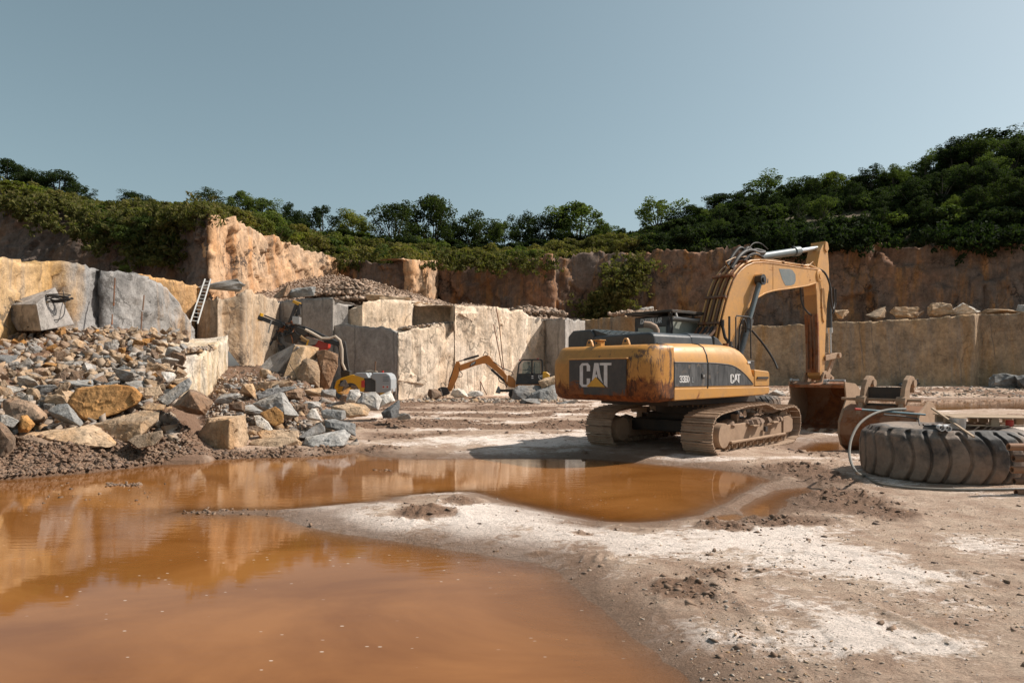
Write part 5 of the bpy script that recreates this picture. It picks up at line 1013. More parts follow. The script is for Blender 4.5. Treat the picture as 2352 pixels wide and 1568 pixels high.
def crawler(yc, sgn):
    mb = MB(); P = resample(PATH, 56); n = len(P)
    for i in range(n):
        a, b = P[i], P[(i+1)%n]; t_ = b-a; L = np.linalg.norm(t_); t_ /= L; nn = np.array([t_[1], -t_[0]])   # outward
        m_ = (a+b)/2
        def bx(u0, u1, v0, v1, y0, y1):
            V = [trk((m_[0]+t_[0]*u+nn[0]*v, y, m_[1]+t_[1]*u+nn[1]*v)) for u in (u0,u1) for y in (y0,y1) for v in (v0,v1)]
            mb.add(V, [(0,1,3,2),(4,6,7,5),(0,4,5,1),(2,3,7,6),(0,2,6,4),(1,5,7,3)])
        w_ = .375; j = random.uniform(-.004,.004)
        bx(-L*.46, L*.40, -.035+j, -.012+j, yc-w_, yc-.10); bx(-L*.46, L*.40, -.035+j, -.012+j, yc+.10, yc+w_); bx(-L*.30, L*.47, -.034+j, -.013+j, yc-.101, yc+.101)
        for g, gh_ in ((-.42,.026), (-.03,.010), (.30,.014)): bx(L*g, L*(g+.10), -.013+j, gh_+j, yc-w_, yc+w_)
        bx(-L*.5, L*.5, -.115, -.036, yc-.13, yc-.07); bx(-L*.5, L*.5, -.115, -.036, yc+.07, yc+.13)
    o = mb.build('crawler_track', M['shoe'], E_)
    fr = MB()   # side frame
    prof = [(-.97,.24),(2.18,.24),(2.18,.62),(2.1,.66),(-.9,.66),(-1.02,.60),(-1.02,.30)]
    fr.prism([(x, z) for x, z in prof], yc-.22, yc+.27)
    fr.prism([(2.18,.26),(2.72,.28),(2.82,.36),(2.82,.62),(2.70,.74),(2.18,.70)], yc-.26, yc+.26)
    fr.prism([(-1.25,.30),(-1.0,.30),(-1.0,.62),(-1.25,.66)], yc-.12, yc+.12)
    fr.box((.6, yc+sgn*.30, .27), (3.15,.07,.06)); fr.box((.25, yc+sgn*.32, .585), (.30,.12,.05)); fr.box((1.45, yc+sgn*.32, .60), (.34,.12,.05))
    fr.v = [tuple(trk(p)) for p in fr.v]; fr.build('track_frame', M['muddy'], o, bevel=.02)
    h_ = MB(); h_.box((.98, yc+sgn*.292, .46), (.12,.05,.12)); h_.v = [tuple(trk(p)) for p in h_.v]; h_.build('frame_opening', M['black'], o)
    for nm, x, z, rr_, wd in [('sprocket',-1.52,.47,.34,.42),('idler',2.62,.50,.38,.28)]:
        q = MB(); q.tube([(x,yc-wd*.5,z),(x,yc-wd*.35,z),(x,yc+wd*.35,z),(x,yc+wd*.5,z)], [rr_*.8,rr_,rr_,rr_*.8], 28)
        if nm == 'sprocket':
            q.cyl((x,yc+sgn*.2,z),(x,yc+sgn*.42,z),.27,28); q.tube([(x,yc-sgn*.2,z),(x,yc-sgn*.40,z)], [.33,.28], 28)
        q.v = [tuple(trk(p)) for p in q.v]; q.build(nm, M['muddy'], o, smooth=True)
    for i in range(9):
        x = -.95+i*.375; q = MB(); q.tube([(x,yc-.19,.17),(x,yc-.10,.17),(x,yc+.10,.17),(x,yc+.19,.17)], [.085,.105,.105,.085], 14); q.cyl((x,yc-.27,.17),(x,yc+.27,.17),.05,10)
        q.v = [tuple(trk(p)) for p in q.v]; q.build('track_roller', M['muddy'], o, smooth=True)
    for x in (-.11,.77):
        q = MB(); q.cyl((x,yc-.25,.88),(x,yc+sgn*.24,.88),.085,14); q.box((x,yc,.76),(.1,.16,.2)); q.v = [tuple(trk(p)) for p in q.v]; q.build('carrier_roller', M['muddy'], o)
    # earth lying on the frame
    q = MB(); r = np.random.default_rng(4)
    for i in range(26):
        x = r.uniform(-.9,2.1); s = r.uniform(.08,.24); yy = yc+sgn*r.uniform(-.05,.2)
        q.tube([(x,yy,.63),(x+r.uniform(-.05,.05),yy,.66+s*.35),(x,yy,.665+s*.5)], [s,s*.75,s*.2], 7)
    q.v = [tuple(trk(p)) for p in q.v]; q.build('mud_heap', M['clod'], o)
    return o
crawler(-1.305, -1); crawler(1.305, 1)
u_ = MB(); u_.box((.35,0,.70),(1.9,1.6,.34)); u_.box((-.6,0,.56),(.5,2.2,.3)); u_.box((1.35,0,.56),(.5,2.2,.3)); u_.v = [tuple(trk(p)) for p in u_.v]; u_.build('car_body', M['undark'], E_, bevel=.04)
u_ = MB(); u_.cyl((0,0,.86),(0,0,1.12),.78,48); ub = u_.build('slewing_ring', M['undark'], E_)
q = MB()
for k in range(40): a = k*math.tau/40; q.cyl((.80*math.cos(a),.80*math.sin(a),1.02),(.80*math.cos(a),.80*math.sin(a),1.075),.02,6)
q.ring((0,0,1.09),(0,0,1),.70,.84,.05,48); q.build('bolt_ring', M['muddy'], ub)
# --- upper body
u_ = MB(); u_.box((-.30,0,1.20),(3.6,2.0,.20)); u_.box((1.15,0,1.25),(.9,1.2,.3)); u_.build('main_frame', M['undark'], E_, bevel=.02)
# counterweight: rounded in plan, bevelled at the top
prof = [(-2.56,1.245),(-3.15,1.225),(-3.33,1.27),(-3.42,1.37),(-3.455,1.52),(-3.46,1.75),(-3.455,2.02),(-3.43,2.13),(-3.37,2.19),(-3.30,2.33),(-3.22,2.405),(-3.10,2.44),(-2.56,2.455)]
ys = [-1.50,-1.49,-1.46,-1.40,-1.31,-1.18,-1.0,-.5,0,.5,1.0,1.18,1.31,1.40,1.46,1.49,1.50]; V = []
for y in ys:
    e = max(0, (abs(y)-1.0)/.5); sh = .52*(1-math.sqrt(max(0,1-e*e))); zs = 1-.14*max(0,(abs(y)-1.36)/.14)**2.2
    for x, z in prof:
        zc = 1.84; V.append((min(-2.56, x+sh), y, zc+(z-zc)*zs))
n = len(prof); Fs = [(i*n+j, (i+1)*n+j, (i+1)*n+(j+1)%n, i*n+(j+1)%n) for i in range(len(ys)-1) for j in range(n)]+[tuple(range(n)), tuple(range(len(ys)*n-1, (len(ys)-1)*n-1, -1))]
mb = MB(); mb.add(V, Fs); CW = mb.build('counterweight', M['yellow_rust'], E_, smooth=True)
mb = MB(); V = []
def cwP(u, v, e=0): return Vector((-3.4615-e, .34-u*.98, 1.53+v*.525))
mb.prism([(.68,1.36),(-.98,1.36),(-.98,2.125),(.68,2.125)], -3.50, -3.459, 'x'); bp = mb.build('badge_panel', M['black_panel'], CW, bevel=.004)
mb = MB(); letters_CAT(mb, lambda u, v, e: cwP(u, v, .039+e)); mb.build('lettering', M['white_letter'], bp)
mb = MB(); T_ = [cwP(.49,.455,.040), cwP(.80,0,.040), cwP(.18,0,.040)]; c_ = sum(T_, Vector())/3; mb.add([c_+(p-c_)*.90 for p in T_]+[c_+(p-c_)*.90-Vector((.008,0,0)) for p in T_], [(0,1,2),(5,4,3),(0,1,4,3),(1,2,5,4),(2,0,3,5)]); mb.build('logo_triangle', M['logo_yellow'], bp)
mb = MB(); mb.box((-3.475,-.15,2.145),(.06,1.72,.03)); mb.build('panel_rim', M['yellow'], CW, bevel=.01)
for y in (.55,-.53):
    mb = MB(); R_ = [(y+.11,2.40),(y+.10,2.47),(y+.062,2.565),(y+.03,2.60),(y-.03,2.60),(y-.062,2.565),(y-.10,2.47),(y-.11,2.40)]
    mb.prism(R_, -2.98, -2.92, 'x'); lg = mb.build('lifting_lug', M['yellow'], CW, bevel=.006)
    q = MB(); q.cyl((-2.99,y,2.535),(-2.91,y,2.535),.03,14); q.build('lug_hole', M['black'], lg)
mb = MB(); mb.box((-3.0,.20,2.50),(.13,.17,.13)); mb.box((-3.03,.20,2.575),(.22,.23,.018)); ch = mb.build('camera_housing', M['yellow'], CW, bevel=.006)
mb = MB(); mb.cyl((-3.075,.24,2.51),(-3.055,.24,2.51),.025,12); mb.build('camera_lens', M['black'], ch)
# right hand panels
def side_sec(x, k=1.0, zt=2.50, zb=1.50):
    return [Vector((x,y,z)) for y, z in [(-1.492,zb),(-1.495,1.75),(-1.492,min(zt-.32,2.06)),(-1.46,min(zt-.20,2.24)),(-1.38,zt-.10),(-1.25,zt-.03),(-1.08,zt),(-.55,zt+.01),(-.55,zb)]]
def loft(secs):
    m = MB(); n = len(secs[0]); V = [p for s in secs for p in s]
    Fs = [(i*n+j,(i+1)*n+j,(i+1)*n+(j+1)%n,i*n+(j+1)%n) for i in range(len(secs)-1) for j in range(n)]+[tuple(range(n)), tuple(range(len(secs)*n-1,(len(secs)-1)*n-1,-1))]
    return m.add(V, Fs)
d1 = loft([side_sec(-2.545,zt=2.455), side_sec(-2.50,zt=2.48), side_sec(-1.9,zt=2.49), side_sec(-1.345,zt=2.50)]).build('rear_side_door', M['yellow'], E_, smooth=True)
d2 = loft([side_sec(-1.315), side_sec(-.6), side_sec(-.1,zt=2.49), side_sec(.12,zt=2.45), side_sec(.30,zt=2.36), side_sec(.44,zt=2.22), side_sec(.53,zt=2.05), side_sec(.575,zt=1.90)]).build('front_side_door', M['yellow'], E_, smooth=True)
mb = MB(); mb.prism([(x, z) for x, z in [(-2.55,1.52),(1.27,1.50),(1.30,1.46),(1.30,1.40),(1.25,1.33),(1.0,1.30),(-2.55,1.25)]], -1.50, -.7); mb.build('side_skirt', M['yellow'], E_, bevel=.05, seg=3)
mb = MB(); mb.prism([(.60,1.51),(1.26,1.51),(1.29,1.55),(1.29,1.82),(1.24,1.88),(.60,1.92)], -1.50, -.62); tb = mb.build('tool_box', M['yellow'], E_, bevel=.045, seg=3)
mb = MB(); mb.box((.95,-1.515,1.72),(.5,.02,.05)); mb.build('box_rail', M['black'], tb)
mb = MB()
for x in (-2.55,-1.33): mb.tube([(x,y,z) for _, y, z in [tuple(p) for p in side_sec(x, zt=2.503 if x > -2 else 2.475)][:8]], .018, 6)
mb.build('door_seam', M['black'], E_)
def arc_z(x): return 2.045 if x < -1.3 else (2.045-.03*((x+1.3)/.7)**2 if x < -.6 else max(1.555, 2.015-.46*((x+.6)/1.13)**1.9))
for x0, x1, par in ((-2.53,-1.36,d1),(-1.30,.53,d2)):
    n = 14; xs = [x0+(x1-x0)*i/n for i in range(n+1)]; mb = MB(); mb.prism([(x,1.55) for x in xs]+[(x,arc_z(x)) for x in reversed(xs)], -1.5015, -1.49); mb.build('decal_band', M['decal'], par)
    mb = MB(); mb.tube([(x,-1.497,arc_z(x)+.015) for x in xs], .014, 5); mb.build('decal_trim', M['black'], par)
R90 = (math.radians(90), 0, 0)
text('lettering', '336D', .125, M['white_letter'], d1, (-2.36,-1.5015,1.645), (1,0,0), (0,0,1), (0,-1,0), .5, .22, .2)
text('lettering', 'L', .10, M['grey_paint'], d1, (-1.925,-1.5015,1.64), (1,0,0), (0,0,1), (0,-1,0), .5, .2, .12)
mb = MB(); letters_CAT(mb, lambda u, v, e: Vector((-.45+u*.44, -1.503-e, 1.60+v*.21))); mb.build('lettering', M['white_letter'], d2)
mb = MB(); mb.box((-1.52,-1.507,1.775),(.11,.02,.10)); hd = mb.build('door_handle', M['black'], d1, bevel=.006)
mb = MB(); mb.box((-1.52,-1.52,1.775),(.05,.02,.05)); mb.build('latch', M['galv'], hd)
mb = MB(); mb.box((.36,-1.497,2.09),(.12,.01,.045)); mb.build('sticker', M['white_letter'], d2)
# engine hood
mb = MB(); mb.prism([(1.61,2.30),(1.61,2.72),(1.44,2.86),(.86,2.865),(.74,2.74),(.74,2.30)], -2.62, -.55, 'x'); hood = mb.build('engine_hood', M['darkplastic'], E_, bevel=.03, seg=3)
mb = MB(); mb.prism([(.74,2.35),(.74,2.70),(-.92,2.725),(-1.02,2.66),(-1.06,2.35)], -2.64, -1.25, 'x'); mb.prism([(.74,2.35),(.74,2.74),(-.86,2.76),(-.98,2.68),(-1.02,2.35)], -1.24, -.35, 'x'); mb.build('hood_cover', M['darkplastic'], E_, bevel=.05, seg=3)
mb = MB(); mb.prism([(-.34,2.40),(-.34,2.72),(-.15,2.66),(.05,2.52),(.12,2.40)], -1.0, .7); mb.build('hood_nose', M['darkplastic'], E_, bevel=.04, seg=3)
mb = MB(); g0 = Vector((-2.5,.80,2.872)); 
for i in range(9): mb.bar((-2.55+i*.22,.84,2.868),(-2.55+i*.22,.36,2.735),.035,.014)
for j in range(4): mb.bar((-2.56,.82-j*.15,2.866-j*.042),(-.70,.82-j*.15,2.866-j*.042),.035,.012)
mb.build('grille', M['greyblue'], hood)
mb = MB(); mb.prism([(.84,2.855),(.36,2.72),(.36,2.64),(.84,2.7)], -2.56, -.7, 'x'); mb.build('grille_backing', M['black'], hood)
mb = MB()
for j in range(6): mb.box((-2.622,.98,2.42+j*.045),(.02,.10,.02))
mb.build('vent_slot', M['black'], hood)
mb = MB(); mb.tube([(-1.2,.02,2.70),(-1.2,.02,2.86),(-1.22,.06,2.94),(-1.28,.15,2.995),(-1.36,.27,3.01)], [.075,.075,.077,.08,.082], 16, False); mb.tube([(-1.36,.27,3.01),(-1.28,.15,2.995)], .07, 16, False); ex = mb.build('exhaust_pipe', paint('burnt_exhaust', (.33,.22,.15), .7, (.2,.11,.06), .7), E_, smooth=True)
mb = MB(); mb.tube([(-1.3,.18,3.0),(-1.345,.247,3.008)], .076, 16); mb.cyl((-1.2,.02,2.66),(-1.2,.02,2.75),.11,18); mb.build('pipe_mouth', M['black'], ex)
# left side body and cab
mb = MB(); mb.box((-1.5,1.05,1.78),(2.1,.9,1.05)); mb.build('left_side_panel', M['yellow'], E_, bevel=.05)
mb = MB()
y0, y1, x0, x1, zb, zt = .50, 1.62, -.10, 1.62, 1.32, 3.30
mb.box(((x0+x1)/2,(y0+y1)/2,1.75),(x1-x0,y1-y0,.86))
for x, y in ((x0+.06,y0+.05),(x0+.06,y1-.05),(x1-.06,y0+.05),(x1-.06,y1-.05),(x0+.8,y1-.05)): mb.box((x,y,2.70),(.12,.10,1.05))
mb.box(((x0+x1)/2,(y0+y1)/2,3.25),(x1-x0,y1-y0,.12)); mb.box((x0+.05,(y0+y1)/2,3.14),(.10,y1-y0,.22)); mb.box((x0+.05,(y0+y1)/2,2.42),(.10,y1-y0,.55)); mb.box((x0+.4,y0+.05,2.35),(.7,.10,.45))
cab = mb.build('cab', M['black'], E_, bevel=.03)
mb = MB(); mb.box((x0+.03,(y0+y1)/2,2.88),(.015,y1-y0-.14,.44)); mb.build('rear_window', M['glass_dust'], cab)
mb = MB(); mb.box((.78,y0+.03,2.75),(1.5,.015,.86)); mb.build('side_window', M['glass_dust'], cab)
mb = MB(); mb.box((x1-.03,(y0+y1)/2,2.6),(.015,y1-y0-.14,1.2)); mb.box((.78,y1-.03,2.7),(1.5,.015,.9)); mb.build('windscreen', M['glass'], cab)
text('lettering', 'CATERPILLAR', .115, M['white_letter'], cab, (x0-.003,1.40,3.145), (0,-1,0), (0,0,1), (-1,0,0), .40, .17, .19, .12)
mb = MB(); mb.box((.65,1.06,3.405),(1.9,1.25,.03)); mb.box((-.26,1.02,3.41),(.09,1.55,.055)); mb.box((.7,.27,3.40),(1.95,.06,.07)); mb.box((.7,1.70,3.40),(1.95,.06,.07))
for x in (0.0,.5,1.0,1.5): mb.box((x,1.0,3.435),(.07,1.4,.03))
for x in (-.1,.9,1.55): mb.box((x,.46,3.35),(.06,.06,.12))
mb.build('roof_guard', M['undark'], cab, bevel=.008)
mb = MB(); mb.tube([(-.05,.40,3.24),(.8,.36,3.22),(1.6,.36,3.2)], .045, 8); mb.tube([(.1,.38,3.24),(.1,.42,3.38)], .03, 6); mb.build('guard_bar', M['galv'], cab)
mb = MB(); mb.tube([(-.12,.42,2.5),(-.13,.36,3.0),(-.12,.40,3.36)], .028, 7); mb.tube([(.95,.30,2.5),(.97,.30,2.95),(1.05,.34,3.2)], .05, 8); mb.build('cab_hose', M['rubber'], cab)
# --- boom
bp_ = [(0.55,1.9),(0.70,2.3),(0.88,2.68),(1.02,3.12),(1.2,3.55),(1.38,3.92),(1.57,4.22),(1.75,4.42),(1.95,4.57),(2.2,4.71),(2.55,4.83),(3.0,4.89),(3.59,4.92),(5.42,4.97),(6.05,5.0),(6.25,4.99),(6.42,4.92),(6.48,4.80),(6.42,4.67),(6.30,4.62),(6.05,4.57),(5.6,4.46),(4.6,4.30),(3.9,4.20),(3.59,4.15),(3.16,4.05),(2.79,3.91),(2.45,3.73),(2.13,3.46),(1.85,3.14),(1.6,2.82),(1.42,2.56),(1.22,2.2),(1.1,1.9)]
mb = MB(); mb.prism(bp_, -.315, .315); boom = mb.build('boom', M['yellow_boom'], E_, bevel=.012)
mb = MB()
for s in (-1,1): mb.tube([(x, s*.318, z) for x, z in bp_[2:16]], .016, 5); mb.tube([(x, s*.318, z) for x, z in bp_[19:33]], .02, 5)
mb.tube([(3.58,-.317,4.18),(3.58,-.317,4.9)], .007, 5); mb.build('boom_flange', M['yellow_boom'], boom)
mb = MB(); mb.prism([(3.9,4.80),(4.5,4.85),(4.68,4.83),(4.84,4.72),(4.86,4.55),(4.78,4.44),(4.6,4.38),(4.27,4.35),(4.08,4.52)], -.3195, -.31); mb.build('bare_patch', paint('weathered_grey_patch', (.13,.16,.165), .5, (.3,.28,.25), .6, sc=2), boom)
mb = MB()
for s in (-1,1): mb.tube([(6.30,s*.315,4.81),(6.30,s*.34,4.81),(6.30,s*.36,4.81)], [.20,.20,.15], 20); mb.cyl((6.30,s*.35,4.81),(6.30,s*.38,4.81),.08,14)
mb.tube([(2.70,-.55,4.38),(2.70,-.31,4.38)], .16, 18); mb.tube([(2.70,.55,4.38),(2.70,.31,4.38)], .16, 18); mb.build('boom_boss', M['yellow_boom'], boom)
mb = MB(); mb.prism([(x-.03, z+.012) for x, z in bp_[1:10]]+[(x+.03, z-.04) for x, z in reversed(bp_[1:10])], -.30, .30); mb.build('dark_back_plate', M['rustdark'], boom)  # dark plate added to darken the boom's back between the pipes
for k, y in enumerate((-.26,-.17,-.08,.01,.10,.19,.27)):     # pipes over the back of the boom
    mb = MB(); o_ = .06+.025*(k % 2); P_ = [(x-o_*.9, y, z+o_*.45) for x, z in bp_[2:8]]+[(x-o_*.4, y, z+o_) for x, z in bp_[8:12]]
    if k in (0,2,4): P_ += [(3.59,y,4.92+o_),(4.6,y,4.955+o_),(5.42,y,4.98+o_),(5.75,y,5.10),(6.1,y-.02,5.05),(6.35,y-.05,5.0)]
    mb.tube(P_, .030, 7); mb.build('hydraulic_pipe', M['yellow_boom'] if k % 2 == 0 else M['rustdark'], boom)
    mb = MB(); mb.tube(smooth_pts([(-.25+.09*k,y*1.4+.22,2.30),(.05+.05*k,y*1.2+.12,2.52),(.45,y+.03,2.68+.02*(k%3)),(.72,y,2.86),(.86,y,3.02)], 4), .038, 8); mb.build('hydraulic_hose', M['rubber'] if k % 2 else M['rustdark'], boom)
for x, z, a in ((1.0,3.08,-1.2),(1.3,3.78,-1.15),(1.66,4.36,-.8),(2.3,4.80,-.25),(4.2,4.98,0),(5.3,5.0,0)):
    mb = MB(); mb.box((x-.06 if a else x,0,z+.04),(.09,.62,.07),(0,a+1.57,0)); mb.build('pipe_clamp', M['rustdark'], boom)
for y0_ in (-.36,): 
    mb = MB(); mb.tube([(1.0,y0_,3.05),(1.02,y0_-.06,2.75),(1.25,y0_-.12,2.5),(1.3,y0_-.12,2.3)], .04, 8); mb.tube(smooth_pts([(1.0,y0_,3.05),(1.0,y0_,3.2)]), .05, 8); mb.build('hydraulic_hose', M['rubber'], boom)
    mb = MB(); mb.tube(smooth_pts([(1.35,-.62,2.42),(1.38,-.62,3.0),(1.5,-.66,3.22),(1.62,-.66,3.05),(1.7,-.6,2.9)]), .022, 7); mb.build('hydraulic_hose', M['rubber'], boom)
mb = MB(); mb.tube(smooth_pts([(2.0,-.6,2.95),(2.3,-.75,2.6),(2.45,-.95,2.2),(2.4,-1.1,1.95)]), .028, 7); mb.build('hydraulic_hose', M['rubber'], boom)
mb = MB(); mb.tube(smooth_pts([(5.55,-.1,4.42),(5.6,-.12,4.0),(5.85,-.12,3.75),(6.35,-.05,3.62)]), .028, 7); mb.build('hydraulic_hose', M['rubber'], boom)
mb = MB(); mb.tube([(1.72,-.1,4.62),(1.55,-.1,4.78),(1.95,-.1,4.93),(2.5,-.1,5.02),(2.9,-.1,5.05)], .012, 6); mb.tube([(2.9,-.32,4.95),(3.6,-.32,5.02),(5.6,-.32,5.05),(5.95,-.3,5.22),(6.2,-.28,5.05)], .012, 6); mb.build('guard_rail', M['yellow_boom'], boom)
mb = MB(); mb.box((3.02,-.42,4.37),(.10,.09,.12)); mb.cyl((2.98,-.37,4.30),(2.9,-.33,4.30),.02,6); mb.build('work_lamp', M['black'], boom, bevel=.01)
# boom cylinders
for s in (-1,1):
    y = s*.46; A_, B_ = Vector((1.30,y,1.72)), Vector((2.66,y,4.36)); D_ = (B_-A_).normalized()
    mb = MB(); mb.cyl(A_, A_+D_*1.62, .105, 22); mb.tube([A_+D_*1.42,A_+D_*1.72], .125, 22); mb.tube([A_+D_*.2,A_+D_*.3],.12,22)
    cy = mb.build('boom_cylinder', M['darkplastic'], E_, smooth=True)
    mb = MB(); mb.cyl(A_+D_*1.7, B_-D_*.1, .072, 20); mb.build('piston_rod', M['chrome'] if s > 0 else M['greyblue'], cy, smooth=True)
    mb = MB(); mb.cyl((B_.x,y-.10,B_.z),(B_.x,y+.10,B_.z),.145,20); mb.cyl((B_.x,y-.14,B_.z),(B_.x,y+.14,B_.z),.07,12); mb.build('rod_eye', M['black'], cy)
# arm cylinder on top of the boom
A_, B_ = Vector((2.95,0,5.03)), Vector((6.98,0,5.80)); D_ = (B_-A_).normalized()
mb = MB(); mb.cyl(A_, A_+D_*2.62, .115, 22); mb.tube([A_+D_*2.42,A_+D_*2.72], .145, 22); ac = mb.build('arm_cylinder', M['greyblue'], E_, smooth=True)
mb = MB(); mb.cyl(A_+D_*2.7, B_, .075, 20); mb.build('piston_rod', M['chrome'], ac, smooth=True)
mb = MB(); mb.tube(smooth_pts([(1.75,-.15,4.62),(2.05,-.16,4.93),(2.4,-.12,5.12),(2.75,-.1,5.22),(3.15,-.12,5.2),(3.5,-.1,5.24)]), .05, 8); mb.tube(smooth_pts([(1.95,.1,4.75),(2.3,.12,5.1),(2.6,.1,5.3),(2.95,.08,5.2),(3.4,.1,5.34),(3.8,.06,5.32)]), .045, 8); mb.tube(smooth_pts([(2.3,0,4.8),(2.5,-.02,5.05),(2.8,0,5.3),(3.05,0,5.2)]), .06, 8); mb.tube(smooth_pts([(2.2,-.25,4.85),(2.5,-.28,5.05),(2.9,-.25,5.1),(3.3,-.2,5.05)]), .035, 7); mb.tube([A_+Vector((.7,-.05,.16)),A_+Vector((2.2,-.05,.45)),A_+Vector((2.3,-.05,.62))], .028, 6); mb.tube(smooth_pts([(2.6,-.15,5.25),(2.85,-.15,5.42),(3.2,-.15,5.46),(3.6,-.15,5.34)]), .014, 6); mb.build('hose_bundle', M['rubber'], ac)
mb = MB()
for y in (-.17,.17): mb.prism([(2.7,4.85),(3.25,4.9),(3.1,5.15),(2.9,5.18)], y-.03, y+.03)
mb.build('cylinder_bracket', M['yellow_boom'], ac)
# --- stick
sp = [(6.98,5.92),(7.08,5.88),(7.12,5.72),(7.20,5.3),(7.22,4.9),(7.20,4.5),(7.08,4.05),(7.00,3.3),(6.94,2.5),(6.90,1.85),(6.84,1.66),(6.70,1.64),(6.60,1.76),(6.57,2.5),(6.50,3.4),(6.42,4.1),(6.33,4.48),(6.30,4.72),(6.38,4.95),(6.50,5.35),(6.62,5.64),(6.82,5.86)]
mb = MB(); mb.prism(sp, -.20, .20); st = mb.build('stick', M['yellow_boom'], E_, bevel=.012)
mb = MB(); mb.prism([(6.66,4.45),(6.80,4.5),(6.92,4.42),(7.0,4.2),(6.98,3.7),(6.90,3.45),(6.80,3.42),(6.72,3.55),(6.66,4.0)], -.235, -.19); mb.build('side_reinforcement', M['yellow_boom'], st, bevel=.012)
mb = MB(); mb.prism([(6.9,5.97),(7.05,5.94),(7.12,5.75),(7.0,5.62),(6.86,5.72)], -.24, .24); mb.build('stick_end', M['yellow_boom'], st, bevel=.012)
mb = MB(); mb.prism([(6.57,1.85),(6.56,2.5),(6.52,3.25),(6.475,3.66),(6.40,3.66),(6.45,3.25),(6.49,2.5),(6.50,1.85)], -.205, .205); wp = mb.build('wear_plate', M['ruststeel'], st)
mb = MB()
for y in (-.10,.0,.11): mb.bar((6.43,y,3.62),(6.475,y,1.95),.035,.05)
mb.build('wear_rib', M['rustdark'], wp)
mb = MB(); mb.prism([(6.41,4.45),(6.47,3.66),(6.43,3.66),(6.37,4.42)], -.2, .2); mb.build('front_plate', paint('stained_orange_plate', (.40,.19,.055), .6, (.2,.1,.05), .6), st)
A_, B_ = Vector((7.62,0,4.50)), Vector((7.70,0,2.42))
mb = MB(); mb.cyl(A_, A_.lerp(B_,.62), .085, 18); bc = mb.build('bucket_cylinder', M['darkplastic'], E_, smooth=True)
mb = MB(); mb.cyl(A_.lerp(B_,.6), B_, .055, 16); mb.tube([A_.lerp(B_,.58),A_.lerp(B_,.66)],.1,16); mb.build('piston_rod', M['chrome'], bc)
mb = MB(); mb.bar((7.15,0,4.55),(7.66,0,4.52),.16,.14); mb.tube([A_+Vector((.1,-.1,-.2)),A_+Vector((.22,-.12,.05)),A_+Vector((.25,-.12,-.4)),A_+Vector((.08,-.1,-.75))],.025,7); mb.tube(smooth_pts([(6.35,-.25,5.05),(6.7,-.30,4.95),(6.95,-.34,4.6),(7.05,-.34,4.1),(7.25,-.3,3.85),(7.45,-.25,4.1),(7.4,-.25,4.55)]), .032, 7); mb.build('hydraulic_hose', M['rubber'], bc)
mb = MB()
for y in (-.24,.24): mb.bar((6.86,y,2.30),(7.72,y,2.40),.05,.17)
mb.cyl((7.70,-.34,2.40),(7.70,.34,2.40),.085,14)
for y in (-.14,.14): mb.bar((7.70,y,2.38),(7.12,y,1.66),.07,.16)
mb.build('bucket_link', M['muddy'], E_, bevel=.012)
# --- bucket
bk = [(6.24,1.55),(6.53,1.52),(6.95,1.50),(7.22,1.36),(7.42,1.08),(7.47,.75),(7.38,.45),(7.15,.20),(6.80,.07),(6.35,.05),(5.90,.07)]
mb = MB(); inn = [(x+(6.7-x)*.045, z+(.8-z)*.045) for x, z in bk]; Y0, Y1 = -1.08, .60
mb.prism([bk[i] for i in range(1,11)]+[inn[i] for i in range(10,0,-1)], Y0, Y1); bucket = mb.build('bucket', M['ruststeel'], E_, bevel=.006)
side = [(6.24,1.56),(6.53,1.54),(6.95,1.51),(7.24,1.37),(7.44,1.08),(7.49,.75),(7.40,.44),(7.16,.18),(6.80,.05),(5.86,.05),(5.88,.42),(6.02,.62),(6.36,1.05),(6.30,1.30)]
for y0_, y1_ in ((Y0-.045,Y0-.002),(Y1+.002,Y1+.045)): mb = MB(); mb.prism(side, y0_, y1_); mb.build('side_plate', M['muddy'], bucket, bevel=.006)
mb = MB(); mb.prism([(6.22,1.47),(6.50,1.56),(6.5,1.44),(6.26,1.38)], Y0, Y1); mb.build('top_lip', M['ruststeel'], bucket, bevel=.008)
mb = MB()
for y in (-.29,.29): mb.prism([(6.45,1.5),(6.62,1.86),(6.78,1.90),(7.05,1.80),(7.3,1.70),(7.25,1.36),(6.9,1.48)], y-.03, y+.03)
mb.cyl((6.73,-.36,1.74),(6.73,.36,1.74),.075,14); mb.cyl((7.12,-.36,1.66),(7.12,.36,1.66),.07,14); mb.build('hinge_ear', M['muddy'], bucket, bevel=.008)
mb = MB(); mb.cyl((6.36,.34,1.60),(6.36,.60,1.60),.035,12); mb.cyl((6.36,.56,1.60),(6.36,.63,1.60),.06,12); mb.cyl((6.36,-1.08,1.60),(6.36,-.46,1.60),.04,12); mb.cyl((6.36,-.56,1.55),(6.36,-.46,1.55),.10,12); mb.build('lip_bar', M['galv'], bucket)
for i in range(5):
    y = Y0+.08+i*(Y1-Y0-.16)/4; mb = MB(); mb.add([(5.95,y-.09,.02),(5.95,y+.09,.02),(5.95,y+.09,.16),(5.95,y-.09,.16),(5.62,y-.05,.0),(5.62,y+.05,.0),(5.62,y+.05,.045),(5.62,y-.05,.045),(6.08,y-.08,.03),(6.08,y+.08,.03),(6.08,y+.08,.15),(6.08,y-.08,.15)],
      [(0,1,5,4),(3,7,6,2),(0,4,7,3),(1,2,6,5),(4,5,6,7),(8,9,1,0),(11,3,2,10),(8,0,3,11),(9,10,2,1),(8,11,10,9)]); mb.build('tooth', M['muddy'], bucket, bevel=.012)
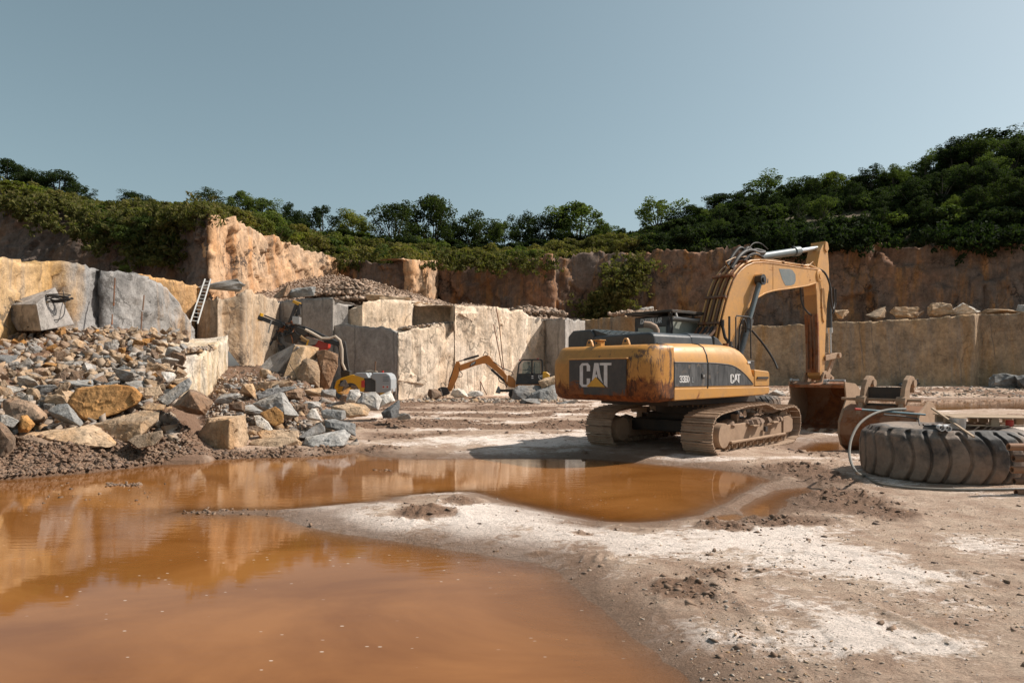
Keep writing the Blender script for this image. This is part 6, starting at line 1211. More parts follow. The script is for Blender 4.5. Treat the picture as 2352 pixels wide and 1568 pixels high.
# rails and fittings on the right platform
mb = MB(); mb.cyl((.70,-.75,2.1),(.70,-.75,2.62),.07,12); mb.cyl((.70,-.75,2.6),(.70,-.75,3.25),.028,8); mb.build('antenna', M['black'], E_)
mb = MB(); mb.tube([(.75,-.9,2.45),(.75,-.9,3.22),(.8,-.9,3.26),(1.35,-.9,3.26),(1.42,-.9,3.2),(1.45,-.9,2.2)], .018, 7); mb.build('handrail', M['black'], E_)
mb = MB(); mb.cyl((.15,-1.0,2.46),(.15,-1.0,2.55),.07,14); mb.build('filler_cap', M['rustdark'], E_)
mb = MB(); mb.box((.35,-.2,1.9),(1.0,.7,1.2)); mb.box((.9,-.85,1.75),(.7,.55,.8)); mb.build('pump_bay', M['undark'], E_, bevel=.02)
# ------------------------------------------------------------------ small excavator (built along +x forward, turned to face left)
SD = 46.0; gz = float(ground_h(np.array([PX(1216,912,SD).x]), np.array([SD]), False)[0][0])
SX = empty('mini_excavator', (PX(1216,912,SD).x, SD, gz), math.pi, 'small orange excavator working below the pale bench wall, driver in its cab', 'excavator')
k_ = F/SD
def sx(px, py): return ((1216-px)/k_, CAMH-(py-HY)/k_-gz)       # photo position to local x,z
def zz(x, y): return sx(861.3+x/4.55, 631.6+y/4.55)
ol = [zz(*p) for p in [(1375,1175),(1380,1050),(1340,1000),(1240,905),(1200,850),(1165,835),(1130,845),(1060,880),(900,935),(850,955),(835,985),(850,1010),(900,1000),(1050,945),(1130,925),(1165,925),(1270,1010),(1340,1075),(1370,1130)]]
# local +y is the far side after the turn, so the near side is +y... mirrored: near side has y > 0
mb = MB(); mb.prism(ol, -.14, .14); sb = mb.build('boom', M['orange_paint'], SX, bevel=.02)
mb = MB(); mb.prism([zz(*p) for p in [(985,960),(1010,915),(1055,897),(1050,930),(1010,948)]], .142, .15); pn = mb.build('name_panel', M['black'], sb)
mb = MB(); a_ = Vector((zz(1003,946)[0], .155, zz(1003,946)[1])); b_ = Vector((zz(1043,930)[0], .155, zz(1043,930)[1])); uu = b_-a_; 
letters_CAT(mb, lambda u, v, e: a_+uu*u+Vector((0,e,0))+Vector((-.08,0,.22))*v*.9); mb.build('lettering', M['white_letter'], pn)
sk = [zz(*p) for p in [(850,900),(880,905),(895,950),(870,1060),(800,1210),(770,1215),(755,1180),(800,1060),(830,960)]]
mb = MB(); mb.prism(sk, -.11, .11); mb.build('stick', M['orange_paint'], SX, bevel=.015)
def tub(name, pts, r, m, y=0, par=SX):
    q = MB(); q.tube([(zz(*p)[0], y, zz(*p)[1]) for p in pts], r, 10); return q.build(name, m, par)
c1 = tub('arm_cylinder', [(1085,840),(930,885)], .075, M['black']); tub('piston_rod', [(940,882),(865,905)], .045, M['chrome'], 0, c1)
c2 = tub('boom_cylinder', [(1400,1150),(1215,985)], .085, M['black'], .02); tub('piston_rod', [(1225,995),(1155,925)], .045, M['chrome'], .02, c2)
c3 = tub('bucket_cylinder', [(830,960),(775,1120)], .06, M['black'], 0); tub('piston_rod', [(780,1110),(760,1150)], .04, M['chrome'], 0, c3)
tub('hydraulic_hose', [(1130,840),(1150,800),(1185,825),(1160,850)], .025, M['rubber'], .16, sb); tub('hydraulic_hose', [(880,960),(885,1000),(915,1030),(910,1060),(870,1065)], .025, M['rubber'], .13, sb)
tub('hydraulic_hose', [(1240,905),(1330,970),(1430,1010),(1445,1040),(1420,1050)], .03, M['rubber'], .16, sb); tub('hydraulic_hose', [(690,1165),(690,1130),(715,1120),(735,1150)], .025, M['rubber'], 0, sb); tub('hydraulic_hose', [(1290,1070),(1300,1110),(1350,1130),(1380,1165)], .03, M['rubber'], .16, sb)
mb = MB(); mb.prism([zz(*p) for p in [(660,1185),(700,1165),(760,1175),(785,1235),(760,1250),(705,1265),(670,1215)]], -.35, .35); bb = mb.build('bucket', M['black'], SX, bevel=.03)
mb = MB(); q = [zz(*p) for p in [(690,1180),(712,1250)]]; mb.bar((q[0][0],.36,q[0][1]),(q[1][0],.36,q[1][1]),.04,.05); mb.build('bucket_edge', M['galv'], bb)
mb = MB(); mb.prism([zz(*p) for p in [(1385,1050),(1400,1040),(1450,1075),(1470,1110),(1465,1175),(1400,1170),(1380,1130)]], -.2, .2); mb.build('swing_post', M['orange_paint'], SX, bevel=.03)
cp = [zz(*p) for p in [(1478,1140),(1490,1040),(1505,930),(1540,885),(1735,885),(1748,905),(1748,1145)]]
cp2 = cp
mb = MB()
for y0_, y1_ in ((-.50,-.46),(.46,.50)):   # side frames with window openings made of bars
    P_ = [Vector((x, (y0_+y1_)/2, z)) for x, z in cp2]
    for a_, b_ in zip(P_, P_[1:]+P_[:1]): mb.bar(a_, b_, .05, .09)
    for (p, q) in (((1640,890),(1640,1140)),((1500,1035),(1745,1035))): a2, b2 = zz(*p), zz(*q); mb.bar((a2[0],(y0_+y1_)/2,a2[1]),(b2[0],(y0_+y1_)/2,b2[1]),.05,.08)
    lo = [zz(*p) for p in [(1480,1140),(1490,1040),(1745,1035),(1748,1145)]]; mb.prism(lo, y0_+.005, y1_-.005)
tp = [zz(1505,930), zz(1540,885), zz(1735,885), zz(1748,905)]; 
mb.box(((tp[1][0]+tp[2][0])/2,0,tp[1][1]),(tp[1][0]-tp[2][0],.96,.07))
lo = zz(1748,1145); hi = zz(1748,1035); mb.box((lo[0]-.02,0,(lo[1]+hi[1])/2),(.06,.96,hi[1]-lo[1])); a2, b2 = zz(1484,1140), zz(1488,1060); mb.box((a2[0],0,(a2[1]+b2[1])/2),(.05,.96,b2[1]-a2[1]))
sc = mb.build('cab', M['black'], SX)
mb = MB(); wq = [zz(*p) for p in [(1535,1030),(1540,930),(1560,905),(1630,905),(1630,1030)]]; mb.prism(wq, .47, .475); mb.build('door_window', M['glass'], sc)
mb = MB(); wq = [zz(*p) for p in [(1650,1030),(1650,905),(1725,905),(1725,1030)]]; mb.prism(wq, .47, .475); mb.build('rear_side_window', M['glass'], sc)
mb = MB(); a_ = Vector((zz(1703,1075)[0], .515, zz(1703,1075)[1])); letters_CAT(mb, lambda u, v, e: a_+Vector((-u*.32, e, v*.20))); mb.build('lettering', M['white_letter'], sc)
mb = MB(); 
for a2 in ((1722,1088),(1643,1055),(1643,1075)): p = zz(*a2); mb.box((p[0],.512,p[1]),(.12,.01,.07))
mb.build('sticker', M['white_letter'], sc)
mb = MB(); p = zz(1512,885); mb.cyl((p[0],.3,p[1]-.06),(p[0],.3,p[1]+.03),.05,10); p = zz(1700,878); mb.cyl((p[0],.1,p[1]-.05),(p[0],.1,p[1]+.06),.06,10); mb.build('beacon', M['red'], sc)
mb = MB(); mb.prism([zz(*p) for p in [(1748,1010),(1790,1010),(1815,1030),(1822,1070),(1815,1140),(1748,1145)]], -.55, .55); mb.build('engine_cover', M['bright_yellow'], SX, bevel=.06, seg=3)
mb = MB(); mb.prism([zz(*p) for p in [(1470,1140),(1815,1140),(1800,1170),(1475,1175)]], -.62, .55); mb.build('deck', M['orange_paint'], SX, bevel=.03)
mb = MB(); mb.prism([zz(*p) for p in [(1260,1225),(1275,1190),(1285,1160),(1295,1165),(1310,1190),(1310,1235)]], -.9, .9); mb.build('dozer_blade', M['greyblue'], SX, bevel=.02)
mb = MB(); mb.bar((zz(1300,1205)[0],0,zz(1300,1205)[1]),(zz(1500,1205)[0],0,zz(1500,1205)[1]),.9,.16); mb.build('undercarriage', M['black'], SX)
for y in (-.72,.72):
    mb = MB(); P_ = [(x, z) for x, z in [(1.15,.0),(1.35,.12),(1.42,.32),(1.3,.52),(1.1,.60),(-1.1,.60),(-1.3,.52),(-1.4,.3),(-1.3,.1),(-1.1,0)]]; mb.prism(P_, y-.2, y+.2); mb.build('crawler_track', M['rubber'], SX, bevel=.02)
# driver: one continuous skinned body, seated
def person(name, loc, rz, label):
    J = {'pel':(0,0,0,.15),'sp':(.03,0,.25,.15),'ch':(.05,0,.45,.17),'nk':(.08,0,.60,.06),'hd':(.12,0,.72,.10),'ht':(.13,0,.80,.085),
         'ls':(.05,.2,.50,.065),'le':(.22,.26,.28,.05),'lw':(.42,.2,.30,.04),'lh':(.50,.18,.31,.035),'rs':(.05,-.2,.50,.065),'re':(.22,-.26,.28,.05),'rw':(.42,-.2,.30,.04),'rh':(.50,-.18,.31,.035),
         'lk':(.42,.12,.02,.085),'la':(.52,.12,-.38,.055),'lt':(.66,.12,-.42,.045),'rk':(.42,-.12,.02,.085),'ra':(.52,-.12,-.38,.055),'rt':(.66,-.12,-.42,.045)}
    E2 = 'pel-sp sp-ch ch-nk nk-hd hd-ht ch-ls ls-le le-lw lw-lh ch-rs rs-re re-rw rw-rh pel-lk lk-la la-lt pel-rk rk-ra ra-rt'.split()
    ks = list(J); me = bpy.data.meshes.new('person'); me.from_pydata([J[q][:3] for q in ks], [tuple(ks.index(a) for a in e.split('-')) for e in E2], [])
    o = link(me, name, M['clothes']); md = o.modifiers.new('skin', 'SKIN')
    for i, q in enumerate(ks): o.data.skin_vertices[0].data[i].radius = (J[q][3],)*2; o.data.skin_vertices[0].data[i].use_root = (q == 'pel')
    o.modifiers.new('sub', 'SUBSURF').levels = 1; o.modifiers['sub'].render_levels = 2
    o.location = loc; o.rotation_euler = (0,0,rz); tag(o, label, 'person')
    mb = MB(); mb.tube([(.12,0,.76),(.12,0,.83),(.12,0,.86)], [.115,.11,.06], 16); mb.box((.25,0,.78),(.14,.16,.015)); mb.build('cap', M['black'], o)
t = NT('dark_clothes', .8); t.col(t.mix(t.ramp(t.xyz(t.tc())[2], [(.58,0.0),(.6,1.0)]), (.06,.06,.07), (.36,.22,.15))); M['clothes'] = t.m
p = zz(1625,1035); R_ = Matrix.Rotation(math.pi, 4, 'Z'); wl = Vector((SX.location.x-p[0], SD, gz+p[1]-.02))
person('person', wl, math.pi, 'driver in a cap and dark clothes sitting in the small excavator cab')
mb = MB(); mb.box((p[0]-.03,0,p[1]-.12),(.5,.5,.14)); mb.box((p[0]-.25,0,p[1]+.25),(.12,.46,.7)); mb.box((p[0]-.27,0,p[1]+.68),(.08,.24,.18)); mb.build('seat', M['black'], sc, bevel=.02)
# ------------------------------------------------------------------ drill rig
DD = 38.0; dk = F/DD
def dz(x, y):                                             # photo zoom to a world point at the rig's depth
    px, py = z4(x, y); return px, py
def DP(x, y, o=0.0): px, py = z4(x, y); q = PX(px, py, DD); return Vector((q.x, q.y+o, q.z))
base = DP(1410, 985); DR = empty('drill_rig', base, 0, 'yellow and grey drill rig with a long black folded boom among the boulders', 'drill rig')
def dl(x, y, o=0.0): return DP(x, y, o)-base
def dprism(name, pts, y0_, y1_, m, par=DR, bevel=.03): q = MB(); q.prism([(dl(*p).x, dl(*p).z) for p in pts], y0_, y1_); return q.build(name, m, par, bevel=bevel, seg=3)
def dtube(name, pts, r, m, par=DR, n=8, o=0.0): q = MB(); q.tube([dl(*p, o) for p in pts], r, n); return q.build(name, m, par, smooth=True)
body = dprism('body', [(1200,920),(1215,870),(1250,850),(1335,825),(1415,850),(1420,930),(1400,970),(1365,975),(1360,935),(1330,900),(1300,900),(1275,935),(1265,975),(1225,960)], -.75, .75, M['bright_yellow'])
dprism('grille_panel', [(1238,905),(1245,868),(1288,862),(1280,915)], -.775, -.74, M['black'], body); dprism('hood_top', [(1335,828),(1360,812),(1430,812),(1450,850),(1415,853)], -.72, .72, M['grey_paint'], body)
mb = MB()
for y in (900,915,930,945): a_, b_ = dl(1228,y,-.77), dl(1268,y-6,-.77); mb.bar(a_, b_, .02, .03)
mb.build('side_vent', M['black'], body)
for x, y in ((1318,945),(1560,950)):
    mb = MB(); c_ = dl(x, y); mb.tube([c_+Vector((0,-.80,0)),c_+Vector((0,-.74,0)),c_+Vector((0,-.46,0)),c_+Vector((0,-.40,0))], [.40,.46,.46,.40], 26); wh = mb.build('wheel', M['tyre'], DR, smooth=True)
    mb = MB(); mb.cyl(c_+Vector((0,-.815,0)),c_+Vector((0,-.6,0)),.22,18); mb.build('rim', M['bright_yellow'], wh)
    mb = MB(); mb.tube([c_+Vector((0,.80,0)),c_+Vector((0,.74,0)),c_+Vector((0,.46,0)),c_+Vector((0,.40,0))], [.40,.46,.46,.40], 26); mb.build('wheel', M['tyre'], DR, smooth=True)
eng = dprism('engine_housing', [(1500,960),(1500,870),(1460,845),(1480,812),(1580,812),(1605,828),(1616,860),(1616,955)], -.85, .85, M['grey_paint'], DR, .06)
dprism('control_bay', [(1420,950),(1420,850),(1500,850),(1500,950)], -.70, .70, M['darkplastic'], DR)
dprism('lamp_panel', [(1548,928),(1548,902),(1600,902),(1600,928)], -.865, -.84, M['galv'], eng, .01)
mb = MB()
for x in (1560,1588): c_ = dl(x,914); mb.cyl(c_+Vector((0,-.88,0)),c_+Vector((0,-.85,0)),.05,12)
mb.build('tail_lamp', M['red'], eng)
mb = MB()
for y in (845,860,872): mb.bar(dl(1555,y,-.862), dl(1598,y,-.862), .012, .02)
mb.build('engine_vent', M['darkplastic'], eng)
dprism('side_lamp', [(1397,918),(1397,870),(1420,866),(1424,918)], -.785, -.74, M['red'], body, .01)
mb = MB(); c_ = dl(1533,812); mb.cyl(c_,c_+Vector((0,0,.12)),.06,10); mb.build('beacon', M['red'], eng)
dtube('exhaust_stack', [(1476,815),(1478,770),(1480,728)], .04, M['rustdark'])
dtube('hose_loop', [(1390,830),(1410,805),(1450,797),(1495,808)], .045, paint('pale_hose', (.5,.4,.3), .7))
dprism('boom_foot', [(1235,850),(1230,800),(1270,790),(1300,800),(1296,850)], -.3, .3, M['black'])
mb = MB(); mb.prism([(dl(*p).x, dl(*p).z) for p in [(1248,830),(1225,600),(1228,580),(1255,578),(1262,600),(1288,800),(1290,830)]], -.13, .13); lb = mb.build('lower_boom', M['black'], DR, bevel=.02)
dtube('boom_cylinder', [(1238,830),(1215,640),(1200,600)], .07, M['black']); dtube('cream_hose', [(1270,810),(1240,740),(1240,640),(1225,575),(1190,545),(1150,560),(1090,560),(1020,520),(970,495)], .075, paint('cream_hose', (.55,.45,.35), .6, amt=.3), o=-.22); dtube('cream_hose', [(1258,800),(1232,700),(1222,610)], .05, paint('tan_hose', (.42,.33,.25), .6), o=-.2)
ub_ = dprism('upper_boom', [(1250,605),(1225,625),(1180,610),(1010,545),(930,500),(900,480),(905,462),(960,470),(1030,500),(1200,580),(1250,580)], -.16, .16, M['black'])
dtube('boom_cylinder', [(1210,610),(1100,580)], .07, M['black'], ub_); dtube('piston_rod', [(1110,583),(980,540)], .045, M['chrome'], ub_)
feed = MB()
for o_ in (-.16,.16): feed.bar(dl(622,405,o_), dl(900,505,o_), .12, .22)
feed.bar(dl(660,390,0), dl(800,445,0), .10, .08)
for x in range(640,900,32): feed.bar(dl(x,410+(x-622)*.36,-.18), dl(x,410+(x-622)*.36,.18), .05, .05)
fb = feed.build('drill_feed', M['black'], DR)
dprism('feed_end', [(618,428),(636,372),(646,376),(630,432)], -.2, .2, M['bright_yellow'], fb, .01)
dprism('feed_bracket', [(694,520),(712,450),(720,425),(730,430),(712,480),(704,522)], -.26, -.2, M['galv'], fb, .01)
mb = MB(); mb.bar(dl(848,450,-.12), dl(905,300,-.12), .12,.16); mb.bar(dl(868,455,.12), dl(925,305,.12), .12,.16)
for i in range(6): a_ = i/5; mb.bar(dl(850+57*a_,445-130*a_,-.14), dl(872+57*a_,450-130*a_,.14), .05,.05)
ms_ = mb.build('drill_mast', M['black'], DR); dprism('mast_head', [(872,296),(880,278),(926,298),(915,318)], -.2, .2, M['bright_yellow'], ms_, .01)
dprism('drill_motor', [(905,330),(900,305),(925,300),(930,385),(910,395)], -.16, .0, M['black'], ms_, .01)
dprism('tank', [(872,455),(880,398),(930,405),(928,458)], -.3, .1, M['galv'], fb, .02)
dprism('rotation_unit', [(835,470),(900,468),(985,500),(990,530),(930,560),(880,600),(820,585),(815,520)], -.26, .26, M['undark'], DR)
r = random.Random(3)
for i in range(20):
    x0_, y0_ = r.uniform(770,900), r.uniform(440,520); pts = [(x0_,y0_)]
    for j in range(4): x0_ += r.uniform(-28,34); y0_ += r.uniform(-26,42); pts.append((x0_,y0_))
    q = MB(); q.tube(smooth_pts([dl(px, py, r.uniform(-.38,-.2)) for px, py in pts], 4), r.choice([.03,.04,.05]), 7); q.build('hydraulic_hose', M['rubber'] if i % 3 else M['rustdark'], DR)
dtube('hydraulic_hose', [(760,510),(742,545),(760,590),(790,610)], .03, M['rustdark']); 
for k2 in range(4): dtube('hose_coil', [(790+9*math.cos(a)*2.2, 625+k2*4+14*math.sin(a)) for a in [j*math.tau/16 for j in range(17)]], .035, M['rubber'])
dprism('side_beam', [(915,585),(980,615),(990,600),(925,570)], -.35, -.25, M['undark'], fb, .01); dprism('side_beam', [(975,620),(995,570),(1003,574),(984,625)], -.36, -.28, M['bright_yellow'], fb, .01)
mb = MB(); mb.tube([dl(940,545,-.3),dl(960,560,-.3),dl(990,580,-.3)],.09,10); mb.tube([dl(945,570,-.3),dl(975,585,-.3)],.06,8); mb.build('rod_clamp', paint('brown_clamp', (.3,.17,.06), .6), fb)
q = z4(1080,618); pb = PX(q[0], q[1], 38.6)
mb = MB(); mb.prism([(-.75,.0),(-.25,.12),(-.1,.38),(.15,.5),(.42,.42),(.5,.2),(.45,-.1),(.2,-.25),(-.3,-.22)], -.25, .25); o = mb.build('fuel_pump', M['red'], bevel=.06, seg=3); o.location = pb; tag(o, 'small red motor unit standing on the dark rock behind the drill boom', 'machine')
q2 = MB(); q2.bar((-.75,-.27,0),(-.25,-.27,.08),.04,.05); q2.build('handle', M['black'], o)
# ------------------------------------------------------------------ tyres
def tyre_mesh(R=1.30, W=.94, ri=.64, lugs=27, n=810, rows=46):
    th = np.linspace(0, 2*np.pi, n, endpoint=False); prof = []
    for i in range(rows): a = i/(rows-1); prof.append((R, (a-.5)*W*.86, 1.0, a))
    P = np.array(prof); zz_ = P[:,1]; e = np.abs(zz_)/(W*.43); rr_ = R-.05*e**2-.085*np.clip((e-.80)/.2,0,1)**2
    T, A = np.meshgrid(th, np.arange(rows)); z = zz_[A]; v = z/(W*.43)
    ph = T*lugs/(2*np.pi)+.10*np.sin(T*3+1)+.07*np.sin(T*7)-.55*(1-v**2)*1.0+.06*np.sin(T*5)
    fr = ph-np.floor(ph); wdt = .10+.07*np.abs(v)**2; g = 1-sstep(wdt*.55, wdt, np.minimum(fr, 1-fr))
    Pn = np.stack([np.cos(T)*2.5, np.sin(T)*2.5, z*2.5], -1).reshape(-1,3); nn = ((fbm(Pn*2.2,4,7)-.5)*.05).reshape(T.shape)
    dep = .075*(.5+.6*np.abs(v)); r_ = rr_[A]-g*dep+nn*(.5+.7*np.abs(v))
    zt = z+(fbm(Pn*3,3,17).reshape(T.shape)-.5)*.03*np.abs(v)**4*2
    V = [np.stack([r_*np.cos(T), r_*np.sin(T), zt], -1)]
    def ringv(rad, zz0, gd=0):
        rr2 = rad-gd*g[-1] if gd else np.full(n, rad); return np.stack([rr2*np.cos(th), rr2*np.sin(th), zz0 if isinstance(zz0, np.ndarray) else np.full(n, zz0)], -1)[None]
    wob = (fbm(np.stack([np.cos(th)*4,np.sin(th)*4,th*0],1),3,3)-.5)*.05
    up = [ringv(R-.17, W*.47+wob), ringv(R-.30, W*.495+wob*.6), ringv(R-.45, W*.47), ringv(ri+.06, W*.36), ringv(ri, W*.30), ringv(ri, 0.0)]
    dn = [ringv(ri, -W*.30), ringv(ri+.06, -W*.36), ringv(R-.45, -W*.47), ringv(R-.30, -W*.495), ringv(R-.17, -W*.47)]
    V = np.concatenate(V+up+dn); m = V.shape[0]
    i = np.arange(m)[:,None]*n; j = np.arange(n)[None,:]; i2 = ((np.arange(m)+1) % m)[:,None]*n; j2 = (j+1) % n
    Q = np.stack([i+j, i+j2, i2+j2, i2+j], -1).reshape(-1,4); return mesh_np('tyre', V.reshape(-1,3), Q, True)
tm = tyre_mesh(); tm.materials.append(M['tyre'])
TC = Vector((7.52, 11.92, .455))
ty = link(tm, 'tyre'); ty.location = TC; ty.rotation_euler = (0,0,.4); tag(ty, 'huge worn black tyre lying flat with tools and a pallet on top', 'tyre', 'machine tyres lying on the ground')
o = ty.copy(); C.objects.link(o); o.location = (10.55, 29.6, .42); o.scale = (.80,.80,.92); tag(o, 'grey tyre lying flat behind the tracks of the big excavator', 'tyre')
TOPZ = TC.z+.47
# pallet
pl = empty('wooden_pallet', (8.35, 12.1, TOPZ+.0), math.radians(-14), 'pale wooden pallet lying on top of the huge tyre', 'pallet')
for i in range(8):
    mb = MB(); mb.box((0,-.46+i*.131,.150),(1.25,.10,.020),(random.uniform(-.01,.01),0,random.uniform(-.01,.01))); mb.build('top_board', M['wood'], pl)
for x in (-.55,0,.55): mb = MB(); mb.box((x,0,.131),(.10,1.0,.018)); mb.build('stringer_board', M['wood'], pl)
for x in (-.55,0,.55):
    for y in (-.44,0,.44): mb = MB(); mb.box((x,y,.073),(.12,.10,.098)); mb.build('block', M['red'] if (x, y) == (.55,-.44) and False else M['wood'], pl)
for y in (-.44,0,.44): mb = MB(); mb.box((0,y,.014),(1.22,.10,.02)); mb.build('bottom_board', M['wood'], pl)
mb = MB(); mb.tube([(0,0,0),(0,0,.01),(0,0,.10),(0,0,.115)], [.055,.06,.06,.05], 16); o = mb.build('can', M['red']); o.location = (8.47,11.62,TOPZ); tag(o, 'small red can under the pallet on the tyre', 'can')
mb = MB(); mb.tube([(0,0,.008),(0,0,0),(0,0,.16),(0,0,.17)], [.09,.10,.115,.12], 20); mb.ring((0,0,.165),(0,0,1),.108,.125,.02,20); o = mb.build('bucket', M['galv']); o.location = (7.42,11.35,TOPZ-.01); tag(o, 'small grey metal pail standing on the huge tyre', 'bucket')
mb = MB(); mb.ring((0,0,.18),(0,0,1),.0,.115,.014,20); mb.build('lid', M['wood'], o)
for i, (x, y, zz_) in enumerate(((6.92,11.02,.055),(7.0,10.98,.052))):
    mb = MB(); mb.ring((0,0,0),(1,.25,0),.034,.048,.28,18); o = mb.build('pipe_piece', M['white_letter']); o.location = (x, y, TOPZ+zz_-.02); o.rotation_euler = (0,0,.9); tag(o, ['short white plastic pipe, left one of the pair on tyre','short white plastic pipe, right one of the pair on tyre'][i], 'pipe', 'white pipe pieces')
def P3(px, py, d): return PX(px, py, d)
mb = MB(); mb.cyl(P3(1978,940,11.9), P3(2125,952,12.2), .018, 8); o = mb.build('steel_bar', M['bluegrey']); tag(o, 'long blue grey bar with red tip lying across the tyre', 'bar')
q = MB(); q.cyl(P3(1964,939,11.88), P3(1978,940,11.9), .0195, 8); q.build('tip', M['red'], o)
mb = MB(); a_, b_ = P3(2140,937,12.1), P3(2237,1003,10.6); mb.bar(a_, b_, .03, .025); o = mb.build('wooden_stick', M['wood']); tag(o, 'thin brown wooden stick leaning over the tyre edge', 'stick')
mb = MB(); mb.tube([P3(2030,952,11.6),P3(2080,956,11.6),P3(2110,962,11.5),P3(2112,975,11.35)], .012, 6); o = mb.build('cable', M['rubber']); tag(o, 'thin black cable lying over the tyre beside the pail', 'cable')
for i, (x0_, x1_, y_) in enumerate(((2130,2240,975),(2140,2330,962),(2200,2340,978))):
    mb = MB(); mb.cyl((P3(x0_,y_,11.6).x,11.7+i*.15,TOPZ+.02),(P3(x1_,y_,11.6).x,11.75+i*.2,TOPZ+.02),.016,7); o = mb.build('steel_bar', M['rustdark'] if i else M['black']); tag(o, ['black bar lying under the near edge of the pallet','long dark bar lying behind under the pallet','short rusty bar at right under the pallet'][i], 'bar')
# cable loop round the tyre
loop = [P3(2080,939,12.2),P3(2040,941,12.0),P3(2005,951,11.8),P3(1975,972,11.6),P3(1957,1003,11.4),P3(1951,1035,11.2),P3(1955,1062,11.0),P3(1968,1085,10.8)]
loop += [Vector((p.x, p.y, float(ground_h(np.array([p.x]), np.array([p.y]), False)[0][0])+.025)) for p in [GP(1985,1102),GP(2010,1116),GP(2050,1126),GP(2120,1134),GP(2220,1139),GP(2352,1141),GP(2500,1142)]]
mb = MB(); mb.tube(smooth_pts(loop), .022, 8); o = mb.build('cable', paint('grey_dusty_cable', (.16,.15,.13), .6, (.3,.24,.18), .5), smooth=True); tag(o, 'thick grey cable looping down around the huge tyre to the ground', 'cable')
# rusty tubes stacked at the right edge
for i in range(5):
    z_ = .06+i*.165+.05; x_ = 7.32+(.06,.03,-.0,.02,-.05)[i]; mb = MB(); mb.ring((.9,0,0),(1,0,0),.036,.053,1.8,18); o = mb.build('steel_pipe', M['rustdark'] if i % 2 else M['ruststeel']); o.location = (x_-.07, 9.9, z_); o.rotation_euler = (0,0,-.03)
    tag(o, ['rusty steel pipe, lowest in the stack at right edge','rusty steel pipe, second from below in the stack at right edge','rusty steel pipe, middle one of the stack at right edge','rusty steel pipe, second from the top of the stack at right edge','rusty steel pipe, topmost in the stack at right edge'][i], 'pipe', 'rusty pipes stacked at the right edge')
for i in range(5):
    mb = MB(); mb.box((0,0,0),(.10,.3,.10) if i == 0 else (.10,.3,.06)); o = mb.build('timber_spacer', M['wood'], bevel=.005); o.location = (8.1, 9.9, .05 if i == 0 else .06+i*.165-.032); tag(o, 'timber spacer between the stacked rusty pipes outside the view', 'timber', 'timber spacers')
# ------------------------------------------------------------------ spare bucket behind the tyre (x across, y away, z up)
SB = empty('spare_bucket', (GP(2025,1046).x+.42, 15.8, -.02), math.radians(-50), 'rusty spare digger bucket with two hooked ears standing behind the tyre', 'bucket')
pr = [(.0,1.12),(-.32,.98),(-.52,.70),(-.55,.42),(-.42,.16),(-.15,.02),(.30,.0),(.95,.06)]
mb = MB(); inn = [(y+(.25-y)*.06, z+(.7-z)*.06) for y, z in pr]; mb.prism(pr+inn[::-1], -.80, .80, 'x'); sbk = mb.build('shell', M['ruststeel'], SB, bevel=.008)
for x0_, x1_ in ((-.85,-.80),(.80,.85)):
    mb = MB(); mb.prism(pr+[(1.0,.30),(.70,.95),(.45,1.18),(.2,1.22)], x0_, x1_, 'x'); mb.build('side_plate', M['muddy'], SB, bevel=.008)
for x in (-.46,.42):
    mb = MB(); hk = [(-.35,1.0),(-.18,1.28),(-.12,1.5),(.02,1.70),(.20,1.80),(.40,1.77),(.50,1.64),(.49,1.48),(.40,1.40),(.36,1.50),(.34,1.60),(.22,1.60),(.14,1.46),(.14,1.15),(.3,.9),(.0,.75),(-.42,.72)]
    mb.prism(hk, x-.05, x+.05, 'x'); mb.build('hook_ear', M['muddy'], SB, bevel=.012)
    mb = MB(); mb.cyl((x-.11,-.16,1.22),(x+.09,-.16,1.22),.10,16); mb.build('pin_boss', M['muddy'], SB)
    mb = MB(); mb.cyl((x-.09,.36,1.62),(x+.09,.36,1.62),.09,14); mb.build('pin_boss', M['muddy'], SB)
mb = MB(); mb.cyl((-.95,-.10,1.24),(.80,-.10,1.24),.035,12); mb.cyl((-.46,.05,1.05),(.42,.05,1.05),.04,10); mb.build('cross_bar', M['muddy'], SB)
mb = MB(); mb.box((0,.10,1.38),(.84,.05,.30)); mb.box((0,-.02,1.0),(.84,.05,.3)); mb.build('cross_plate', M['undark'], SB)
# ------------------------------------------------------------------ ladder, cables, rods on the left benches
a0, a1 = PX(437,741,36.5), PX(471,641,40.0); b0, b1 = PX(454,743,36.5), PX(484,641,40.0)
ld = empty('ladder', a0, 0, 'tall aluminium ladder leaning on the bench beside the dark notch', 'ladder')
for p, q in ((a0,a1),(b0,b1)): mb = MB(); mb.bar(p-a0, q-a0, .055, .055); mb.build('rail', M['alu'], ld)
for i in range(12):
    t_ = (i+.6)/12.4; mb = MB(); mb.cyl(a0.lerp(a1,t_)-a0, b0.lerp(b1,t_)-a0, .022, 8); mb.build('rung', M['alu'], ld)
mb = MB(); c_ = PX(134,692,26.3)
for k2 in range(7): r0 = random.uniform(.28,.5); mb.tube([c_+Vector((math.cos(a)*r0+random.uniform(-.08,.08), math.sin(a)*r0*.7, .04*k2+.12*math.sin(a+k2)*.6)) for a in [j*math.tau/20 for j in range(21)]], .022, 6)
o = mb.build('coiled_cable', M['rubber']); tag(o, 'black cable coil lying on the cut granite block', 'cable')
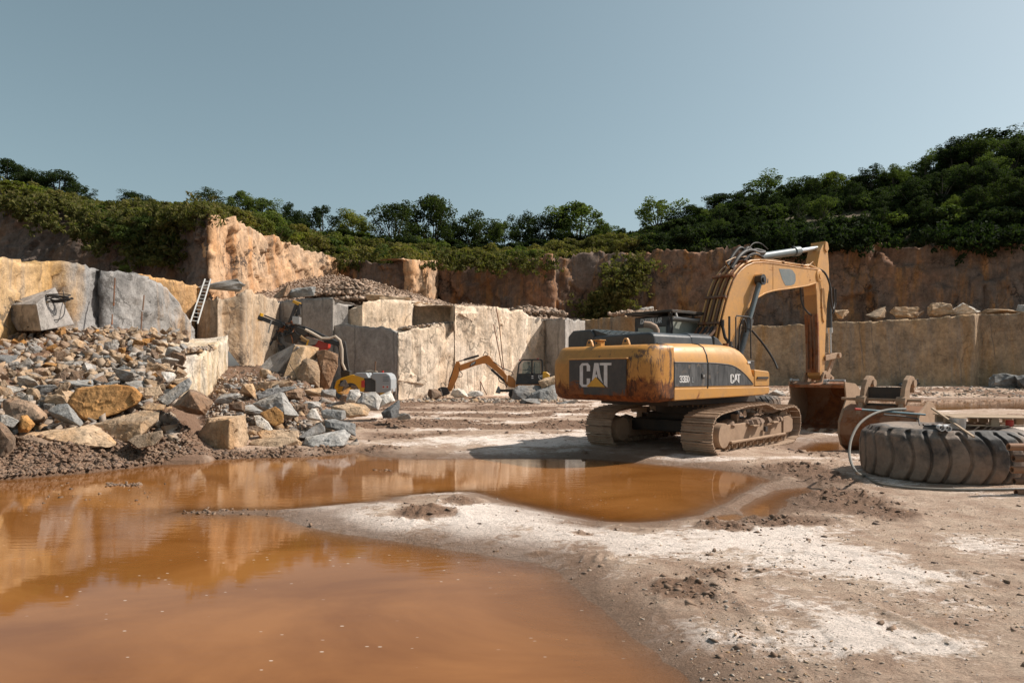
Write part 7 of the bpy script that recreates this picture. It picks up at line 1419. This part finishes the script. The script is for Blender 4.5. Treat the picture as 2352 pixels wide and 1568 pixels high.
mb = MB(); mb.tube(smooth_pts([PX(14,692,26.2),PX(35,690,26.0),PX(55,694,26.0),PX(80,690,26.0),PX(110,694,26.0)]), .04, 7); o = mb.build('hose', paint('tan_hose_old', (.4,.3,.2), .7)); tag(o, 'tan hose lying on top of the cut block', 'hose')
for i, (pts, lb) in enumerate((([(110,668,27),(104,705,26.8),(92,735,26.2),(70,752,25.6)],'thin dark wire hanging over the cut block to the left'),([(110,692,26.6),(122,715,26.4),(128,735,26.3),(150,728,26.6),(155,700,27.2),(150,668,28.5)],'black wire looped over the pale side of the cut block'))):
    mb = MB(); mb.tube(smooth_pts([PX(*p)+Vector((0,-.15,0)) for p in pts]), .02, 6); o = mb.build('wire', M['rubber']); tag(o, lb, 'wire')
for i, (px0, py0, px1, py1, d, lb) in enumerate(((264,638,261,702,30.6,'long iron drill rod standing against the grey bench'),(331,678,328,712,31.6,'short iron drill rod at right of the grey bench'),(326,716,324,760,31.2,'iron drill rod standing low on the grey bench'),(258,722,257,745,29.8,'shortest iron drill rod at the foot of the grey bench'))):
    mb = MB(); mb.cyl(PX(px0,py0,d), PX(px1,py1,d-.3), .03, 7); o = mb.build('iron_rod', M['rustdark']); tag(o, lb, 'rod', 'drill rods on the grey bench')
for pts, lb in (([(1139,704,48.6),(1147,750,48.3),(1153,810,48.0),(1158,855,47.6),(1163,890,47.0)],'brown cable hanging down the pale bench wall above the small excavator'),([(1134,745,48.6),(1145,800,48.2),(1154,850,47.9)],'thin second cable on the pale bench wall left of the brown one')):
    mb = MB(); mb.tube(smooth_pts([PX(a, b, c-.3) for a, b, c in pts]), .035, 6); o = mb.build('hanging_cable', M['rustdark']); tag(o, lb, 'cable')
for pts, lb in (([(1103,876,46.5),(1104,895,46.2),(1103,908,46)],'thin upright stake on the floor before the bench wall'),([(1104,876,46.6),(1112,895,46.2),(1118,906,46)],'thin leaning stake beside the upright one')):
    mb = MB(); mb.tube([PX(*p) for p in pts], .03, 6); o = mb.build('stake', M['rustdark']); tag(o, lb, 'stake')
